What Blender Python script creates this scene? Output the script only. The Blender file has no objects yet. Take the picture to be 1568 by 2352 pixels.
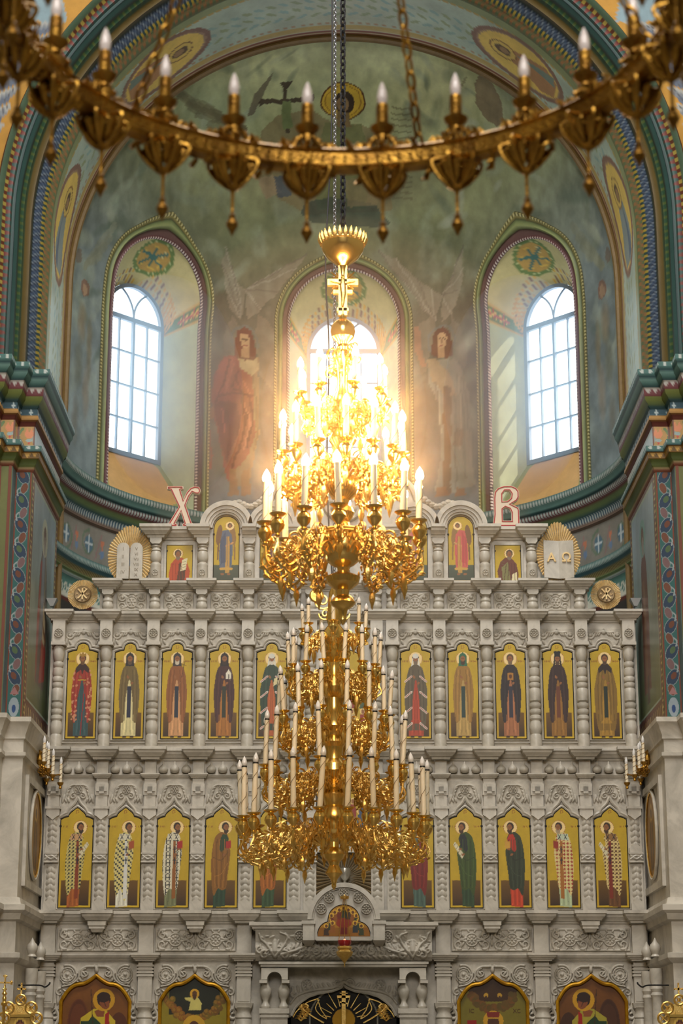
import bpy, bmesh, math, random
import numpy as np
from mathutils import Vector
random.seed(7); rng = np.random.default_rng(7)
PI = math.pi
SC = bpy.context.scene
COL = SC.collection

# ------------------------------------------------------------------ camera, sky, sun, lights, exposure
TH = math.radians(15.6); CT, ST = math.cos(TH), math.sin(TH)
FP, CX, CY, CAMZ = 4700.0, 789.0, 1176.0, 1.6
cam = bpy.data.cameras.new('camera'); camo = bpy.data.objects.new('camera', cam); COL.objects.link(camo)
camo.location = (0, 0, CAMZ); camo.rotation_euler = (PI/2 + TH, 0, 0)
cam.sensor_width = 36; cam.lens = FP/2352*36; cam.shift_x = -5/2352; cam.clip_end = 300
cam.dof.use_dof = True; cam.dof.focus_distance = 31; cam.dof.aperture_fstop = 2.7
SC.camera = camo
SC.view_settings.view_transform = 'Standard'; SC.view_settings.look = 'None'
SC.view_settings.gamma = 1.0; SC.view_settings.use_curve_mapping = False
SC.view_settings.exposure = 0.12
cy = SC.cycles
cy.use_denoising = True; cy.denoiser = 'OPENIMAGEDENOISE'
cy.use_adaptive_sampling = True; cy.adaptive_threshold = .05; cy.adaptive_min_samples = 16
cy.max_bounces = 5; cy.diffuse_bounces = 2; cy.glossy_bounces = 3; cy.transmission_bounces = 4
cy.transparent_max_bounces = 6; cy.volume_bounces = 0; cy.sample_clamp_indirect = 6.0; cy.caustics_reflective = False
cy.caustics_refractive = False; cy.use_light_tree = True
world = bpy.data.worlds.new('World'); SC.world = world; world.use_nodes = True
bg = world.node_tree.nodes['Background']
bg.inputs['Color'].default_value = (0.76, 0.90, 1.0, 1); bg.inputs['Strength'].default_value = 4.6

def lamp(name, kind, loc, target=None, energy=100, color=(1, 1, 1), size=1, size_y=None, rot=None):
    l = bpy.data.lights.new(name, kind); l.energy = energy; l.color = color
    if kind == 'AREA':
        l.size = size
        if size_y: l.shape = 'RECTANGLE'; l.size_y = size_y
    o = bpy.data.objects.new(name, l); COL.objects.link(o); o.location = loc
    if target is not None:
        o.rotation_euler = (Vector(target) - Vector(loc)).to_track_quat('-Z', 'Y').to_euler()
    return o
sun = lamp('sun', 'SUN', (40, 40, 60), energy=9, color=(1, .95, .82), target=(40-.80, 40+.10, 60-.95)); sun.data.angle = .02
lamp('dome_daylight', 'AREA', (0, 23, 30), (0, 35, 9), 4000, (1.0, .98, .94), 9)
lamp('front_fill', 'AREA', (0, -6, 20), (0, 32, 10), 4000, (1.0, .97, .92), 10)  # soft front fill added high behind the camera
APR, APY, APZ = 6.03, 39.1, 17.9           # apse radius, centre depth, springing height
WANG = [math.radians(-46), 0.0, math.radians(46)]
for k, a in enumerate(WANG):               # portals in the three apse windows guide the sky light
    d = 6.72
    o = lamp('window_portal', 'AREA', (d*math.sin(a), APY + d*math.cos(a), 17.1), (0, APY, 17.1), 1, (1, 1, 1), 1.7, 4.2)
    o.data.cycles.is_portal = True

# ------------------------------------------------------------------ helpers
def ray(px, py):
    u = (px - CX)/FP; v = (CY - py)/FP
    return u, CT - v*ST, ST + v*CT
def at(px, py, Y):
    dx, dy, dz = ray(px, py); t = Y/dy
    return (t*dx, Y, CAMZ + t*dz)
def zz(py, Y=37.3): return at(CX, py, Y)[2]
def xx(px, py, Y=37.3): return at(px, py, Y)[0]
def lin(c):
    c = c/255.0
    return c/12.92 if c <= .04045 else ((c + .055)/1.055)**2.4
def S(r, g, b): return (lin(r), lin(g), lin(b))

MATS = {}
def mat(name, color, rough=.5, metal=0., var=0., scale=6., bump=0., bscale=30., coat=0., detail=4., color2=None, emis=None, estr=0., spec=.5):
    if name in MATS: return MATS[name]
    m = bpy.data.materials.new(name); m.use_nodes = True; MATS[name] = m
    nt = m.node_tree; b = nt.nodes['Principled BSDF']
    b.inputs['Base Color'].default_value = (*color, 1); b.inputs['Roughness'].default_value = rough
    b.inputs['Metallic'].default_value = metal; b.inputs['Coat Weight'].default_value = coat
    b.inputs['Specular IOR Level'].default_value = spec
    if emis: b.inputs['Emission Color'].default_value = (*emis, 1); b.inputs['Emission Strength'].default_value = estr
    tc = nt.nodes.new('ShaderNodeTexCoord')
    if var > 0 or color2:
        n = nt.nodes.new('ShaderNodeTexNoise'); n.inputs['Scale'].default_value = scale; n.inputs['Detail'].default_value = detail
        n.inputs['Roughness'].default_value = .65; n.inputs['Distortion'].default_value = .8
        nt.links.new(tc.outputs['Object'], n.inputs['Vector'])
        r = nt.nodes.new('ShaderNodeValToRGB'); c2 = color2 or tuple(x*(1-var) for x in color)
        r.color_ramp.elements[0].position = .32; r.color_ramp.elements[1].position = .62
        r.color_ramp.elements[0].color = (*c2, 1); r.color_ramp.elements[1].color = (*color, 1)
        nt.links.new(n.outputs['Fac'], r.inputs['Fac']); nt.links.new(r.outputs['Color'], b.inputs['Base Color'])
    if bump > 0:
        n2 = nt.nodes.new('ShaderNodeTexNoise'); n2.inputs['Scale'].default_value = bscale; n2.inputs['Detail'].default_value = 3
        nt.links.new(tc.outputs['Object'], n2.inputs['Vector'])
        bp = nt.nodes.new('ShaderNodeBump'); bp.inputs['Strength'].default_value = bump; bp.inputs['Distance'].default_value = .02
        nt.links.new(n2.outputs['Fac'], bp.inputs['Height']); nt.links.new(bp.outputs['Normal'], b.inputs['Normal'])
    return m
def vmat(name, rough=.5, var=.15, scale=5., metal=0., spec=.4, bump=0., detail=5.):
    """painted surface: hand-placed paint colours, aged by a procedural noise"""
    if name in MATS: return MATS[name]
    m = bpy.data.materials.new(name); m.use_nodes = True; MATS[name] = m
    nt = m.node_tree; b = nt.nodes['Principled BSDF']; b.inputs['Roughness'].default_value = rough
    b.inputs['Metallic'].default_value = metal; b.inputs['Specular IOR Level'].default_value = spec
    a = nt.nodes.new('ShaderNodeAttribute'); a.attribute_name = 'paint'
    tc = nt.nodes.new('ShaderNodeTexCoord'); n = nt.nodes.new('ShaderNodeTexNoise')
    n.inputs['Scale'].default_value = scale; n.inputs['Detail'].default_value = detail; n.inputs['Roughness'].default_value = .7
    nt.links.new(tc.outputs['Object'], n.inputs['Vector'])
    mr = nt.nodes.new('ShaderNodeMapRange'); mr.inputs['From Min'].default_value = .3; mr.inputs['From Max'].default_value = .7
    mr.inputs['To Min'].default_value = 1 - var; mr.inputs['To Max'].default_value = 1 + var*.6
    nt.links.new(n.outputs['Fac'], mr.inputs['Value'])
    mx = nt.nodes.new('ShaderNodeVectorMath'); mx.operation = 'SCALE'
    nt.links.new(a.outputs['Color'], mx.inputs[0]); nt.links.new(mr.outputs['Result'], mx.inputs['Scale'])
    nt.links.new(mx.outputs['Vector'], b.inputs['Base Color'])
    if bump > 0:
        bp = nt.nodes.new('ShaderNodeBump'); bp.inputs['Strength'].default_value = bump; bp.inputs['Distance'].default_value = .02
        nt.links.new(n.outputs['Fac'], bp.inputs['Height']); nt.links.new(bp.outputs['Normal'], b.inputs['Normal'])
    return m

M_MARBLE = mat('white_marble', S(216, 208, 194), .38, var=.2, scale=1.6, bump=.12, bscale=9, detail=9, color2=S(174, 167, 154))
M_MARBLE2 = mat('carved_marble', S(206, 198, 184), .5, scale=4, bump=.15, bscale=40, color2=S(170, 163, 150))
M_GOLD = mat('polished_gold', S(255, 216, 128), .22, 1., scale=3, color2=S(240, 190, 96))
M_GOLDR = mat('gilded_bronze', S(255, 220, 136), .33, 1., scale=8, color2=S(236, 184, 92), bump=.2, bscale=60)
M_OLDGOLD = mat('aged_gold', S(196, 148, 62), .4, .9, scale=7, color2=S(120, 82, 32), bump=.3, bscale=50)
M_IVORY = mat('ivory_candle', S(255, 242, 214), .4, scale=5, color2=S(250, 230, 194))
M_BLACK = mat('black_band', S(22, 20, 18), .5)
M_DARK = mat('dark_recess', S(30, 27, 24), .8)
M_RED = mat('red_paint', S(178, 34, 44), .5)
M_STEEL = mat('steel_chain', S(120, 120, 124), .45, .8)
M_DSTEEL = mat('dark_steel_chain', S(58, 58, 62), .5, .6)
M_FRESCO = vmat('fresco_paint', .62, .22, 1.3, spec=.3, detail=9)
M_PAINT = vmat('ornament_paint', .5, .12, 3.)
M_GLOSSPAINT = vmat('oil_painting', .34, .15, 3., spec=1.)
M_SOFFIT = vmat('soffit_paint', .36, .18, 2., spec=.7, detail=8)
M_ICON = vmat('icon_paint', .42, .10, 7., spec=.45)
M_BULB = mat('milky_bulb', S(238, 234, 230), .12, coat=.6)
M_BULBLIT = mat('lit_bulb', S(255, 240, 210), .3, emis=(1, .80, .48), estr=60.)
M_PLASTER = mat('nave_plaster', S(150, 142, 112), .8, var=.2, scale=1.)
M_FLOOR = mat('stone_floor', S(120, 112, 100), .35, var=.25, scale=2.)

class MB:
    def __init__(s): s.v = []; s.f = []
    def add(s, v, f):
        n = len(s.v); s.v += [tuple(p) for p in v]; s.f += [tuple(i + n for i in q) for q in f]; return s
    def box(s, x0, x1, y0, y1, z0, z1):
        return s.add([(x0,y0,z0),(x1,y0,z0),(x1,y1,z0),(x0,y1,z0),(x0,y0,z1),(x1,y0,z1),(x1,y1,z1),(x0,y1,z1)],
                     [(0,3,2,1),(4,5,6,7),(0,1,5,4),(1,2,6,5),(2,3,7,6),(3,0,4,7)])
    def frust(s, cx, cy, z0, z1, a0, b0, a1, b1):
        return s.add([(cx-a0,cy-b0,z0),(cx+a0,cy-b0,z0),(cx+a0,cy+b0,z0),(cx-a0,cy+b0,z0),
                      (cx-a1,cy-b1,z1),(cx+a1,cy-b1,z1),(cx+a1,cy+b1,z1),(cx-a1,cy+b1,z1)],
                     [(0,3,2,1),(4,5,6,7),(0,1,5,4),(1,2,6,5),(2,3,7,6),(3,0,4,7)])
    def lathe(s, prof, n=16, c=(0,0,0), ax='z', lobes=0, amp=0.):
        v = []; f = []; m = len(prof)
        for r, z in prof:
            for k in range(n):
                a = 2*PI*k/n; rr = r*(1 + amp*math.cos(lobes*a)) if lobes else r
                x, y = rr*math.cos(a), rr*math.sin(a)
                v.append((c[0]+x, c[1]+y, c[2]+z) if ax == 'z' else (c[0]+x, c[1]+z, c[2]+y))
        for i in range(m-1):
            for k in range(n):
                a, b = i*n+k, i*n+(k+1) % n
                f.append((a, b, b+n, a+n))
        f.append(tuple(range(n))[::-1]); f.append(tuple((m-1)*n+k for k in range(n)))
        return s.add(v, f)
    def tube(s, pts, r, n=6, closed=False, flat=1.0):
        pts = [Vector(p) for p in pts]; m = len(pts); rs = r if isinstance(r, (list, tuple)) else [r]*m
        v = []; f = []; up = None
        for i, p in enumerate(pts):
            if closed: t = pts[(i+1) % m] - pts[i-1]
            else: t = pts[min(i+1, m-1)] - pts[max(i-1, 0)]
            if t.length < 1e-9: t = Vector((0, 0, 1))
            t.normalize()
            if up is None:
                up = Vector((0, 1, 0)) if abs(t.y) < .8 else Vector((1, 0, 0))
            a = up - t*up.dot(t)
            if a.length < 1e-6: a = t.orthogonal()
            a.normalize(); up = a; b = t.cross(a)
            for k in range(n):
                q = 2*PI*k/n; w = p + (a*math.cos(q)*flat + b*math.sin(q))*rs[i]; v.append(w[:])
        for i in range(m if closed else m-1):
            j = (i+1) % m
            for k in range(n):
                f.append((i*n+k, i*n+(k+1) % n, j*n+(k+1) % n, j*n+k))
        if not closed:
            f.append(tuple(range(n))[::-1]); f.append(tuple((m-1)*n+k for k in range(n)))
        return s.add(v, f)
    def prism(s, poly, y0, y1):
        """polygon in x,z extruded in y (front y0)"""
        n = len(poly); v = [(x, y0, z) for x, z in poly] + [(x, y1, z) for x, z in poly]
        f = [tuple(range(n)), tuple(range(2*n-1, n-1, -1))] + [(i, n+i, n+(i+1) % n, (i+1) % n) for i in range(n)]
        return s.add(v, f)
    def mesh(s, name, m=None, smooth=35):
        me = bpy.data.meshes.new(name); me.from_pydata(s.v, [], s.f); me.update()
        bm = bmesh.new(); bm.from_mesh(me); bmesh.ops.recalc_face_normals(bm, faces=bm.faces); bm.to_mesh(me); bm.free()
        if m: me.materials.append(m)
        if smooth:
            me.shade_smooth(); me.set_sharp_from_angle(angle=math.radians(smooth))
        return me

def grid_mesh(name, P, m, paint=None, keep=None, smooth=True, skirt=None):
    """P: (nu,nv,3) points; paint: (nu,nv,3) linear colours; keep: (nu-1,nv-1) mask"""
    nu, nv = P.shape[:2]
    idx = np.arange(nu*nv).reshape(nu, nv)
    q = np.stack([idx[:-1,:-1], idx[1:,:-1], idx[1:,1:], idx[:-1,1:]], -1).reshape(-1, 4)
    if keep is not None: q = q[keep.reshape(-1)]
    V = P.reshape(-1, 3); C = None if paint is None else paint.reshape(-1, 3)
    if skirt is not None:                      # closed edge going back by vector skirt
        ring = np.concatenate([idx[:,0], idx[-1,1:], idx[-2::-1,-1], idx[0,-2:0:-1]])
        n0 = len(V); V = np.concatenate([V, V[ring] + np.array(skirt)])
        if C is not None: C = np.concatenate([C, np.full((len(ring), 3), .012)])
        nr = len(ring); r2 = np.roll(ring, -1); b = n0 + np.arange(nr); b2 = np.roll(b, -1)
        q = np.concatenate([q, np.stack([ring, b, b2, r2], -1)])
    me = bpy.data.meshes.new(name)
    me.vertices.add(len(V)); me.vertices.foreach_set('co', V.astype(np.float32).ravel())
    me.loops.add(q.size); me.loops.foreach_set('vertex_index', q.astype(np.int32).ravel())
    me.polygons.add(len(q)); me.polygons.foreach_set('loop_start', np.arange(0, q.size, 4, dtype=np.int32))
    me.update(calc_edges=True)
    if C is not None:
        a = me.color_attributes.new('paint', 'FLOAT_COLOR', 'POINT')
        a.data.foreach_set('color', np.concatenate([C, np.ones((len(C), 1))], 1).astype(np.float32).ravel())
    me.materials.append(m)
    if smooth:
        me.shade_smooth(); me.set_sharp_from_angle(angle=math.radians(50))
    return me

def obj(name, me, parent=None, loc=(0, 0, 0), rot=(0, 0, 0), label=None, kind=None):
    """loc is in the parent's frame"""
    o = bpy.data.objects.new(name, me); COL.objects.link(o); o.location = loc; o.rotation_euler = rot
    if parent: o.parent = parent
    if label: o['label'] = label
    if kind: o['kind'] = kind
    return o
def tag(o, label, cat, group=None):
    o['label'] = label; o['category'] = cat
    if group: o['group'] = group
    return o
def thing(name, label, cat, loc=(0, 0, 0), rot=(0, 0, 0), group=None):
    return tag(obj(name, None, None, loc, rot), label, cat, group)
def struct(name, me, parent=None, loc=(0, 0, 0), label=None, cat=None):
    o = obj(name, me, parent, loc)
    if parent is None:
        o['kind'] = 'structure'
        if label: o['label'] = label
        if cat: o['category'] = cat
    return o

class Cv:
    """paints flat colour onto sample points (metres on the painted surface)"""
    def __init__(s, x, y, col):
        s.sh = x.shape; s.x = x.ravel().astype(float); s.y = y.ravel().astype(float)
        s.c = np.empty((s.x.size, 3)); s.c[:] = col
    def put(s, i, col, a=1.):
        if np.isscalar(a): s.c[i] = s.c[i]*(1-a) + np.array(col)*a
        else: s.c[i] = s.c[i]*(1-a[:, None]) + np.array(col)*a[:, None]
    def box(s, x0, x1, y0, y1):
        return np.nonzero((s.x >= x0) & (s.x <= x1) & (s.y >= y0) & (s.y <= y1))[0]
    def rect(s, x0, x1, y0, y1, col, a=1.): s.put(s.box(x0, x1, y0, y1), col, a)
    def poly(s, pts, col, a=1.):
        P = np.array(pts, float); i = s.box(P[:,0].min(), P[:,0].max(), P[:,1].min(), P[:,1].max())
        if not i.size: return
        x, y = s.x[i], s.y[i]; ins = np.zeros(i.size, bool); j = len(P)-1
        for k in range(len(P)):
            xi, yi = P[k]; xj, yj = P[j]
            if yi != yj: ins ^= ((yi > y) != (yj > y)) & (x < (xj-xi)*(y-yi)/(yj-yi)+xi)
            j = k
        s.put(i[ins], col, a)
    def ell(s, cx, cy, rx, ry, col, a=1., rot=0., r0=0., soft=False):
        R = max(rx, ry); i = s.box(cx-R, cx+R, cy-R, cy+R)
        if not i.size: return
        dx, dy = s.x[i]-cx, s.y[i]-cy; c_, s_ = math.cos(rot), math.sin(rot)
        d = ((dx*c_+dy*s_)/rx)**2 + ((-dx*s_+dy*c_)/ry)**2; k = (d <= 1) & (d >= r0*r0)
        s.put(i[k], col, a*np.clip(1-d[k], 0, 1) if soft else a)
    def dist(s, pts, w):
        P = np.array(pts, float); i = s.box(P[:,0].min()-w, P[:,0].max()+w, P[:,1].min()-w, P[:,1].max()+w)
        d = np.full(i.size, 1e9)
        for k in range(len(P)-1):
            a, b = P[k], P[k+1]; ab = b-a; L = ab@ab + 1e-12
            t = np.clip(((s.x[i]-a[0])*ab[0]+(s.y[i]-a[1])*ab[1])/L, 0, 1)
            d = np.minimum(d, np.hypot(s.x[i]-a[0]-t*ab[0], s.y[i]-a[1]-t*ab[1]))
        return i, d
    def line(s, pts, w, col, a=1.):
        i, d = s.dist(pts, w/2); k = d <= w/2; s.put(i[k], col, a)
    def out(s): return s.c.reshape(*s.sh, 3)

class Relief(Cv):
    """carved height field: rounded strokes and bosses"""
    def __init__(s, x, y): 
        s.sh = x.shape; s.x = x.ravel().astype(float); s.y = y.ravel().astype(float); s.h = np.zeros(s.x.size)
    def stroke(s, pts, w, h):
        i, d = s.dist(pts, w); k = d < w
        s.h[i[k]] = np.maximum(s.h[i[k]], h*np.sqrt(1-(d[k]/w)**2))
    def taper(s, pts, w0, w1, h):
        n = len(pts)-1
        for k in range(n):
            s.stroke(pts[k:k+2], w0+(w1-w0)*k/max(n-1, 1), h)
    def boss(s, cx, cy, rx, ry, h, rot=0.):
        R = max(rx, ry); i = s.box(cx-R, cx+R, cy-R, cy+R)
        dx, dy = s.x[i]-cx, s.y[i]-cy; c_, s_ = math.cos(rot), math.sin(rot)
        d = ((dx*c_+dy*s_)/rx)**2 + ((-dx*s_+dy*c_)/ry)**2; k = d < 1
        s.h[i[k]] = np.maximum(s.h[i[k]], h*np.sqrt(1-d[k]))
    def ringb(s, cx, cy, r, w, h):
        s.stroke([(cx+r*math.cos(a), cy+r*math.sin(a)) for a in np.linspace(0, 2*PI, 25)], w, h)
    def leaf(s, x, y, ang, L, w, h):
        s.boss(x+math.cos(ang)*L/2, y+math.sin(ang)*L/2, L/2, w/2, h, ang)
    def rosette(s, cx, cy, r, h, n=8):
        s.ringb(cx, cy, r, r*.13, h*.8)
        for k in range(n):
            a = 2*PI*k/n; s.boss(cx+.55*r*math.cos(a), cy+.55*r*math.sin(a), .3*r, .2*r, h, a)
        s.boss(cx, cy, r*.22, r*.22, h*1.2)
    def out(s): return s.h.reshape(s.sh)
def spiral(cx, cy, r0, r1, a0, turns, n=22):
    return [(cx+(r0+(r1-r0)*t)*math.cos(a0+turns*2*PI*t), cy+(r0+(r1-r0)*t)*math.sin(a0+turns*2*PI*t)) for t in np.linspace(0, 1, n)]
def cat(pts, n=6):
    """Catmull-Rom through points of any dimension"""
    P = [np.array(p, float) for p in pts]; P = [2*P[0]-P[1]] + P + [2*P[-1]-P[-2]]; out = []
    for i in range(1, len(P)-2):
        for t in np.linspace(0, 1, n, endpoint=False):
            a, b, c, d = P[i-1:i+3]
            out.append(tuple(.5*((2*b)+(c-a)*t+(2*a-5*b+4*c-d)*t*t+(3*b-a-3*c+d)*t**3)))
    out.append(tuple(P[-2])); return out
def sweep(plan, prof, closed_ends=True):
    """moulding: plan polyline (x,y) with the outside on its right-hand side, prof = [(out,z)]; returns MB"""
    P = [np.array(p, float) for p in plan]; n = len(P); mb = MB(); v = []
    for i in range(n):
        def nrm(a, b):
            t = b-a; t = t/np.linalg.norm(t); return np.array([t[1], -t[0]])
        if i == 0: m = nrm(P[0], P[1])
        elif i == n-1: m = nrm(P[-2], P[-1])
        else:
            a, b = nrm(P[i-1], P[i]), nrm(P[i], P[i+1]); m = (a+b)/max(1+a@b, .15)
        for o, z in prof: v.append((P[i][0]+m[0]*o, P[i][1]+m[1]*o, z))
    k = len(prof); f = []
    for i in range(n-1):
        for j in range(k-1): f.append((i*k+j, (i+1)*k+j, (i+1)*k+j+1, i*k+j+1))
    if closed_ends: f += [tuple(range(k)), tuple((n-1)*k+j for j in range(k))[::-1]]
    return mb.add(v, f)
def sweep_grid(plan, prof, step=.03):
    """as sweep, resampled finely along the plan so that patterns can be painted; returns points, arc length"""
    P = [np.array(p, float) for p in plan]; pts = []; nor = []; arc = []; L = 0
    for i in range(len(P)-1):
        t = P[i+1]-P[i]; l = np.linalg.norm(t); t = t/l; n0 = np.array([t[1], -t[0]])
        def mit(j, k):
            a = P[j]-P[j-1]; b = P[k]-P[k-1]; a = a/np.linalg.norm(a); b = b/np.linalg.norm(b)
            a = np.array([a[1], -a[0]]); b = np.array([b[1], -b[0]]); return (a+b)/max(1+a@b, .15)
        ms = n0 if i == 0 else mit(i, i+1); me_ = n0 if i == len(P)-2 else mit(i+1, i+2)
        ns = max(int(l/step), 1)
        for s_ in np.linspace(0, 1, ns+1):
            m = ms*(1-s_)+me_*s_ ; pts.append(P[i]+t*l*s_); nor.append(m); arc.append(L+l*s_)
        L += l
    pts = np.array(pts); nor = np.array(nor); arc = np.array(arc); pr = np.array(prof)
    G = np.zeros((len(pts), len(pr), 3))
    G[:,:,0] = pts[:,None,0]+nor[:,None,0]*pr[None,:,0]; G[:,:,1] = pts[:,None,1]+nor[:,None,1]*pr[None,:,0]; G[:,:,2] = pr[None,:,1]
    return G, arc
def noise2(x, y, seed=0, octs=4):
    """smooth value noise in [0,1]"""
    r = np.random.default_rng(seed); out = np.zeros_like(x, float); amp = 1; tot = 0
    for o in range(octs):
        g = r.random((64, 64)); fx = (x*2**o) % 64; fy = (y*2**o) % 64
        i = np.floor(fx).astype(int); j = np.floor(fy).astype(int); u = fx-i; v = fy-j; u = u*u*(3-2*u); v = v*v*(3-2*v)
        i %= 64; j %= 64; i1 = (i+1) % 64; j1 = (j+1) % 64
        out += amp*((g[i,j]*(1-u)+g[i1,j]*u)*(1-v)+(g[i,j1]*(1-u)+g[i1,j1]*u)*v); tot += amp; amp *= .5
    return out/tot
# ------------------------------------------------------------------ the setting: floor, nave shell
struct('floor', MB().box(-14, 14, -16, 47, -.3, 0).mesh('floor', M_FLOOR))
struct('ceiling', MB().box(-14, 14, -16, 36.5, 32, 32.4).mesh('ceiling', M_PLASTER))
struct('wall_nave_left', MB().box(-13.4, -13, -16, 36.5, 0, 32).mesh('wall_nave_left', M_PLASTER))
struct('wall_nave_right', MB().box(13, 13.4, -16, 36.5, 0, 32).mesh('wall_nave_right', M_PLASTER))
struct('wall_back', MB().box(-13, 13, -16.4, -16, 0, 32).mesh('wall_back', M_PLASTER))

# ------------------------------------------------------------------ apse wall and conch with frescoes
def apse_hit(px, py):
    dx, dy, dz = ray(px, py)
    A = dx*dx+dy*dy; B = -2*dy*APY; C = APY**2-APR**2
    t = (-B+math.sqrt(max(B*B-4*A*C, 0)))/(2*A); z = CAMZ+t*dz
    if z > APZ:
        oz = CAMZ-APZ; A = dx*dx+dy*dy+dz*dz; B = 2*(-dy*APY+dz*oz); C = APY**2+oz*oz-APR**2
        t = (-B+math.sqrt(max(B*B-4*A*C, 0)))/(2*A); z = CAMZ+t*dz
    return np.array([t*dx, t*dy, z])
def apse_uv(px, py):
    p = apse_hit(px, py); ph = math.atan2(p[0], p[1]-APY)
    q = p[2] if p[2] < APZ else APZ+APR*math.asin(min((p[2]-APZ)/APR, 1))
    return (APR*ph, q)
def apse_r(z): return math.sqrt(max(APR**2-max(z-APZ, 0)**2, 0))
Z0 = 9.6
eps_max = math.acos(1.4/APR)
qs = np.concatenate([[0., 4.], np.linspace(Z0, APZ, 190)[:-1], APZ+APR*np.linspace(0, eps_max*.9995, 220)])
ps = np.linspace(-1, 1, 401)
eps = np.maximum(qs-APZ, 0)/APR
phm = np.arccos(np.clip(1.4/(APR*np.cos(eps)), -1, 1))
PH = ps[:,None]*phm[None,:]; RR = APR*np.cos(eps)[None,:]; ZZ = np.where(qs < APZ, qs, APZ+APR*np.sin(eps))[None,:]+PH*0
G = np.stack([RR*np.sin(PH), APY+RR*np.cos(PH), ZZ], -1)
SXr = RR*PH; SX = APR*PH; SY = qs[None,:]+PH*0
nz = noise2(SXr*.9+20, SY*.9, 3); nz2 = noise2(SXr*2.0+9, SY*1.5+4, 5)
base = np.zeros(PH.shape+(3,))
def ramp(v, stops):
    xs = [s[0] for s in stops]; return np.stack([np.interp(v, xs, [s[1][k] for s in stops]) for k in range(3)], -1)
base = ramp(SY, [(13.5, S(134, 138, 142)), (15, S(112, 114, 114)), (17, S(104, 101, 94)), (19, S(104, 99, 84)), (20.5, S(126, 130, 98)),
                 (22, S(166, 172, 128)), (24, S(204, 210, 162)), (26.5, S(228, 232, 190))])  # crown end lightened, with window light put into the paint
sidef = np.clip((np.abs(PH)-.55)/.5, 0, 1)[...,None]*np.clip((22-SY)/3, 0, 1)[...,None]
base = base*(1-.75*sidef) + np.array(S(130, 146, 150))*.75*sidef  # sides blued as well: the windows' light put into the paint
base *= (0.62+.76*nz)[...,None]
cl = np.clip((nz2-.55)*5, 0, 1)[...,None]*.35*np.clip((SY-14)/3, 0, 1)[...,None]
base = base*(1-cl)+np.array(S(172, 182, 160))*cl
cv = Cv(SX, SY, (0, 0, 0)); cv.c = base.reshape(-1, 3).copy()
wob = (SY > 13.9)*.13                         # brush wander: painted edges are never ruled
cv.x = cv.x+(wob*(noise2(SXr*3+50, SY*3+10, 61)-.5)).ravel(); cv.y = cv.y+(wob*(noise2(SXr*3+5, SY*3+30, 62)-.5)).ravel()
U = apse_uv
def fpoly(pts, col, a=1.):
    P = [U(*p) for p in pts]; cv.poly(P, S(*col), a)
def fline(pts, w, col, a=1.):
    cv.line([U(*p) for p in pts], w, S(*col), a)
def fell(px, py, rx, ry, col, a=1., rot=0., r0=0., soft=False):
    x, y = U(px, py); m = .0094; cv.ell(x, y, rx*m/math.cos(max(y-APZ, 0)/APR), ry*m, S(*col), a, rot, r0, soft)
def wing(root, tips, col, a):
    for k, t in enumerate(tips):
        fline([root, ((root[0]*.5+t[0]*.5)+(k % 2)*4, root[1]*.45+t[1]*.55), t], .2, tuple(c-5*(k % 3) for c in col), a)
# glade of green and haze behind the enthroned figure
fell(740, 270, 300, 200, (150, 158, 112), .5, soft=True); fell(500, 250, 150, 90, (150, 170, 140), .5, soft=True)
fell(1000, 220, 200, 110, (176, 172, 124), .5, soft=True); fell(780, 420, 330, 110, (118, 104, 84), .5, soft=True)
rs = random.Random(8)
for k in range(150):                          # loose cloud strokes towards the sides
    x, y = rs.choice((-1, 1))*rs.uniform(2.6, 8), rs.uniform(14.5, 25.5)
    cv.ell(x, y, rs.uniform(.25, .8), rs.uniform(.08, .25), S(*rs.choice([(92, 108, 96), (84, 100, 84), (176, 186, 164), (150, 164, 146), (112, 122, 100), (190, 196, 176)])), rs.uniform(.3, .6), rs.uniform(-1.2, 1.2), soft=True)
# central figure with halo, raised cross, wings, scroll
wing((560, 300), [(395, 205), (410, 222), (430, 240), (455, 262), (480, 285), (500, 305)], (118, 112, 84), .55)
fpoly([(565, 268), (585, 215), (628, 165), (624, 178), (600, 225), (582, 262), (566, 272)], (104, 92, 78), .8)
fpoly([(1100, 168), (1130, 190), (1150, 235), (1155, 282), (1140, 292), (1112, 270), (1095, 240), (1090, 195)], (132, 112, 88), .85)
fpoly([(1068, 175), (1072, 178), (1040, 230), (1030, 262), (1038, 215)], (120, 110, 84), .6)
fpoly([(600, 300), (640, 262), (720, 250), (760, 285), (830, 285), (880, 310), (905, 400), (900, 480), (700, 490), (600, 420), (590, 350)], (140, 124, 88), .75)
fpoly([(745, 285), (830, 285), (850, 360), (840, 480), (730, 480), (725, 360)], (122, 128, 84), .8)
fpoly([(700, 462), (760, 452), (860, 470), (895, 512), (860, 522), (720, 512), (690, 490)], (70, 82, 74), .75)
fpoly([(790, 415), (850, 405), (870, 470), (800, 478)], (150, 134, 100), .6)
fpoly([(592, 412), (628, 400), (645, 440), (612, 456)], (170, 150, 118), .9); fpoly([(628, 402), (672, 412), (668, 446), (640, 452)], (82, 92, 104), .8)
for k in range(6): fline([(900, 245+14*k), (945, 248+14*k)], .045, (108, 104, 74), .6)
for k in range(5): fline([(905, 405+12*k), (945, 408+12*k)], .045, (110, 100, 74), .5)
fell(788, 230, 54, 54, (96, 62, 30)); fell(788, 230, 50, 50, (214, 178, 62)); fell(788, 230, 44, 44, (170, 130, 46), r0=.93)
fell(790, 234, 26, 30, (62, 48, 34)); fell(788, 238, 15, 20, (150, 122, 84)); fpoly([(776, 255), (802, 255), (806, 292), (772, 292)], (138, 116, 78))
fline([(655, 195), (661, 300)], .14, (84, 74, 58)); fline([(597, 234), (718, 224)], .12, (84, 74, 58))
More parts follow.
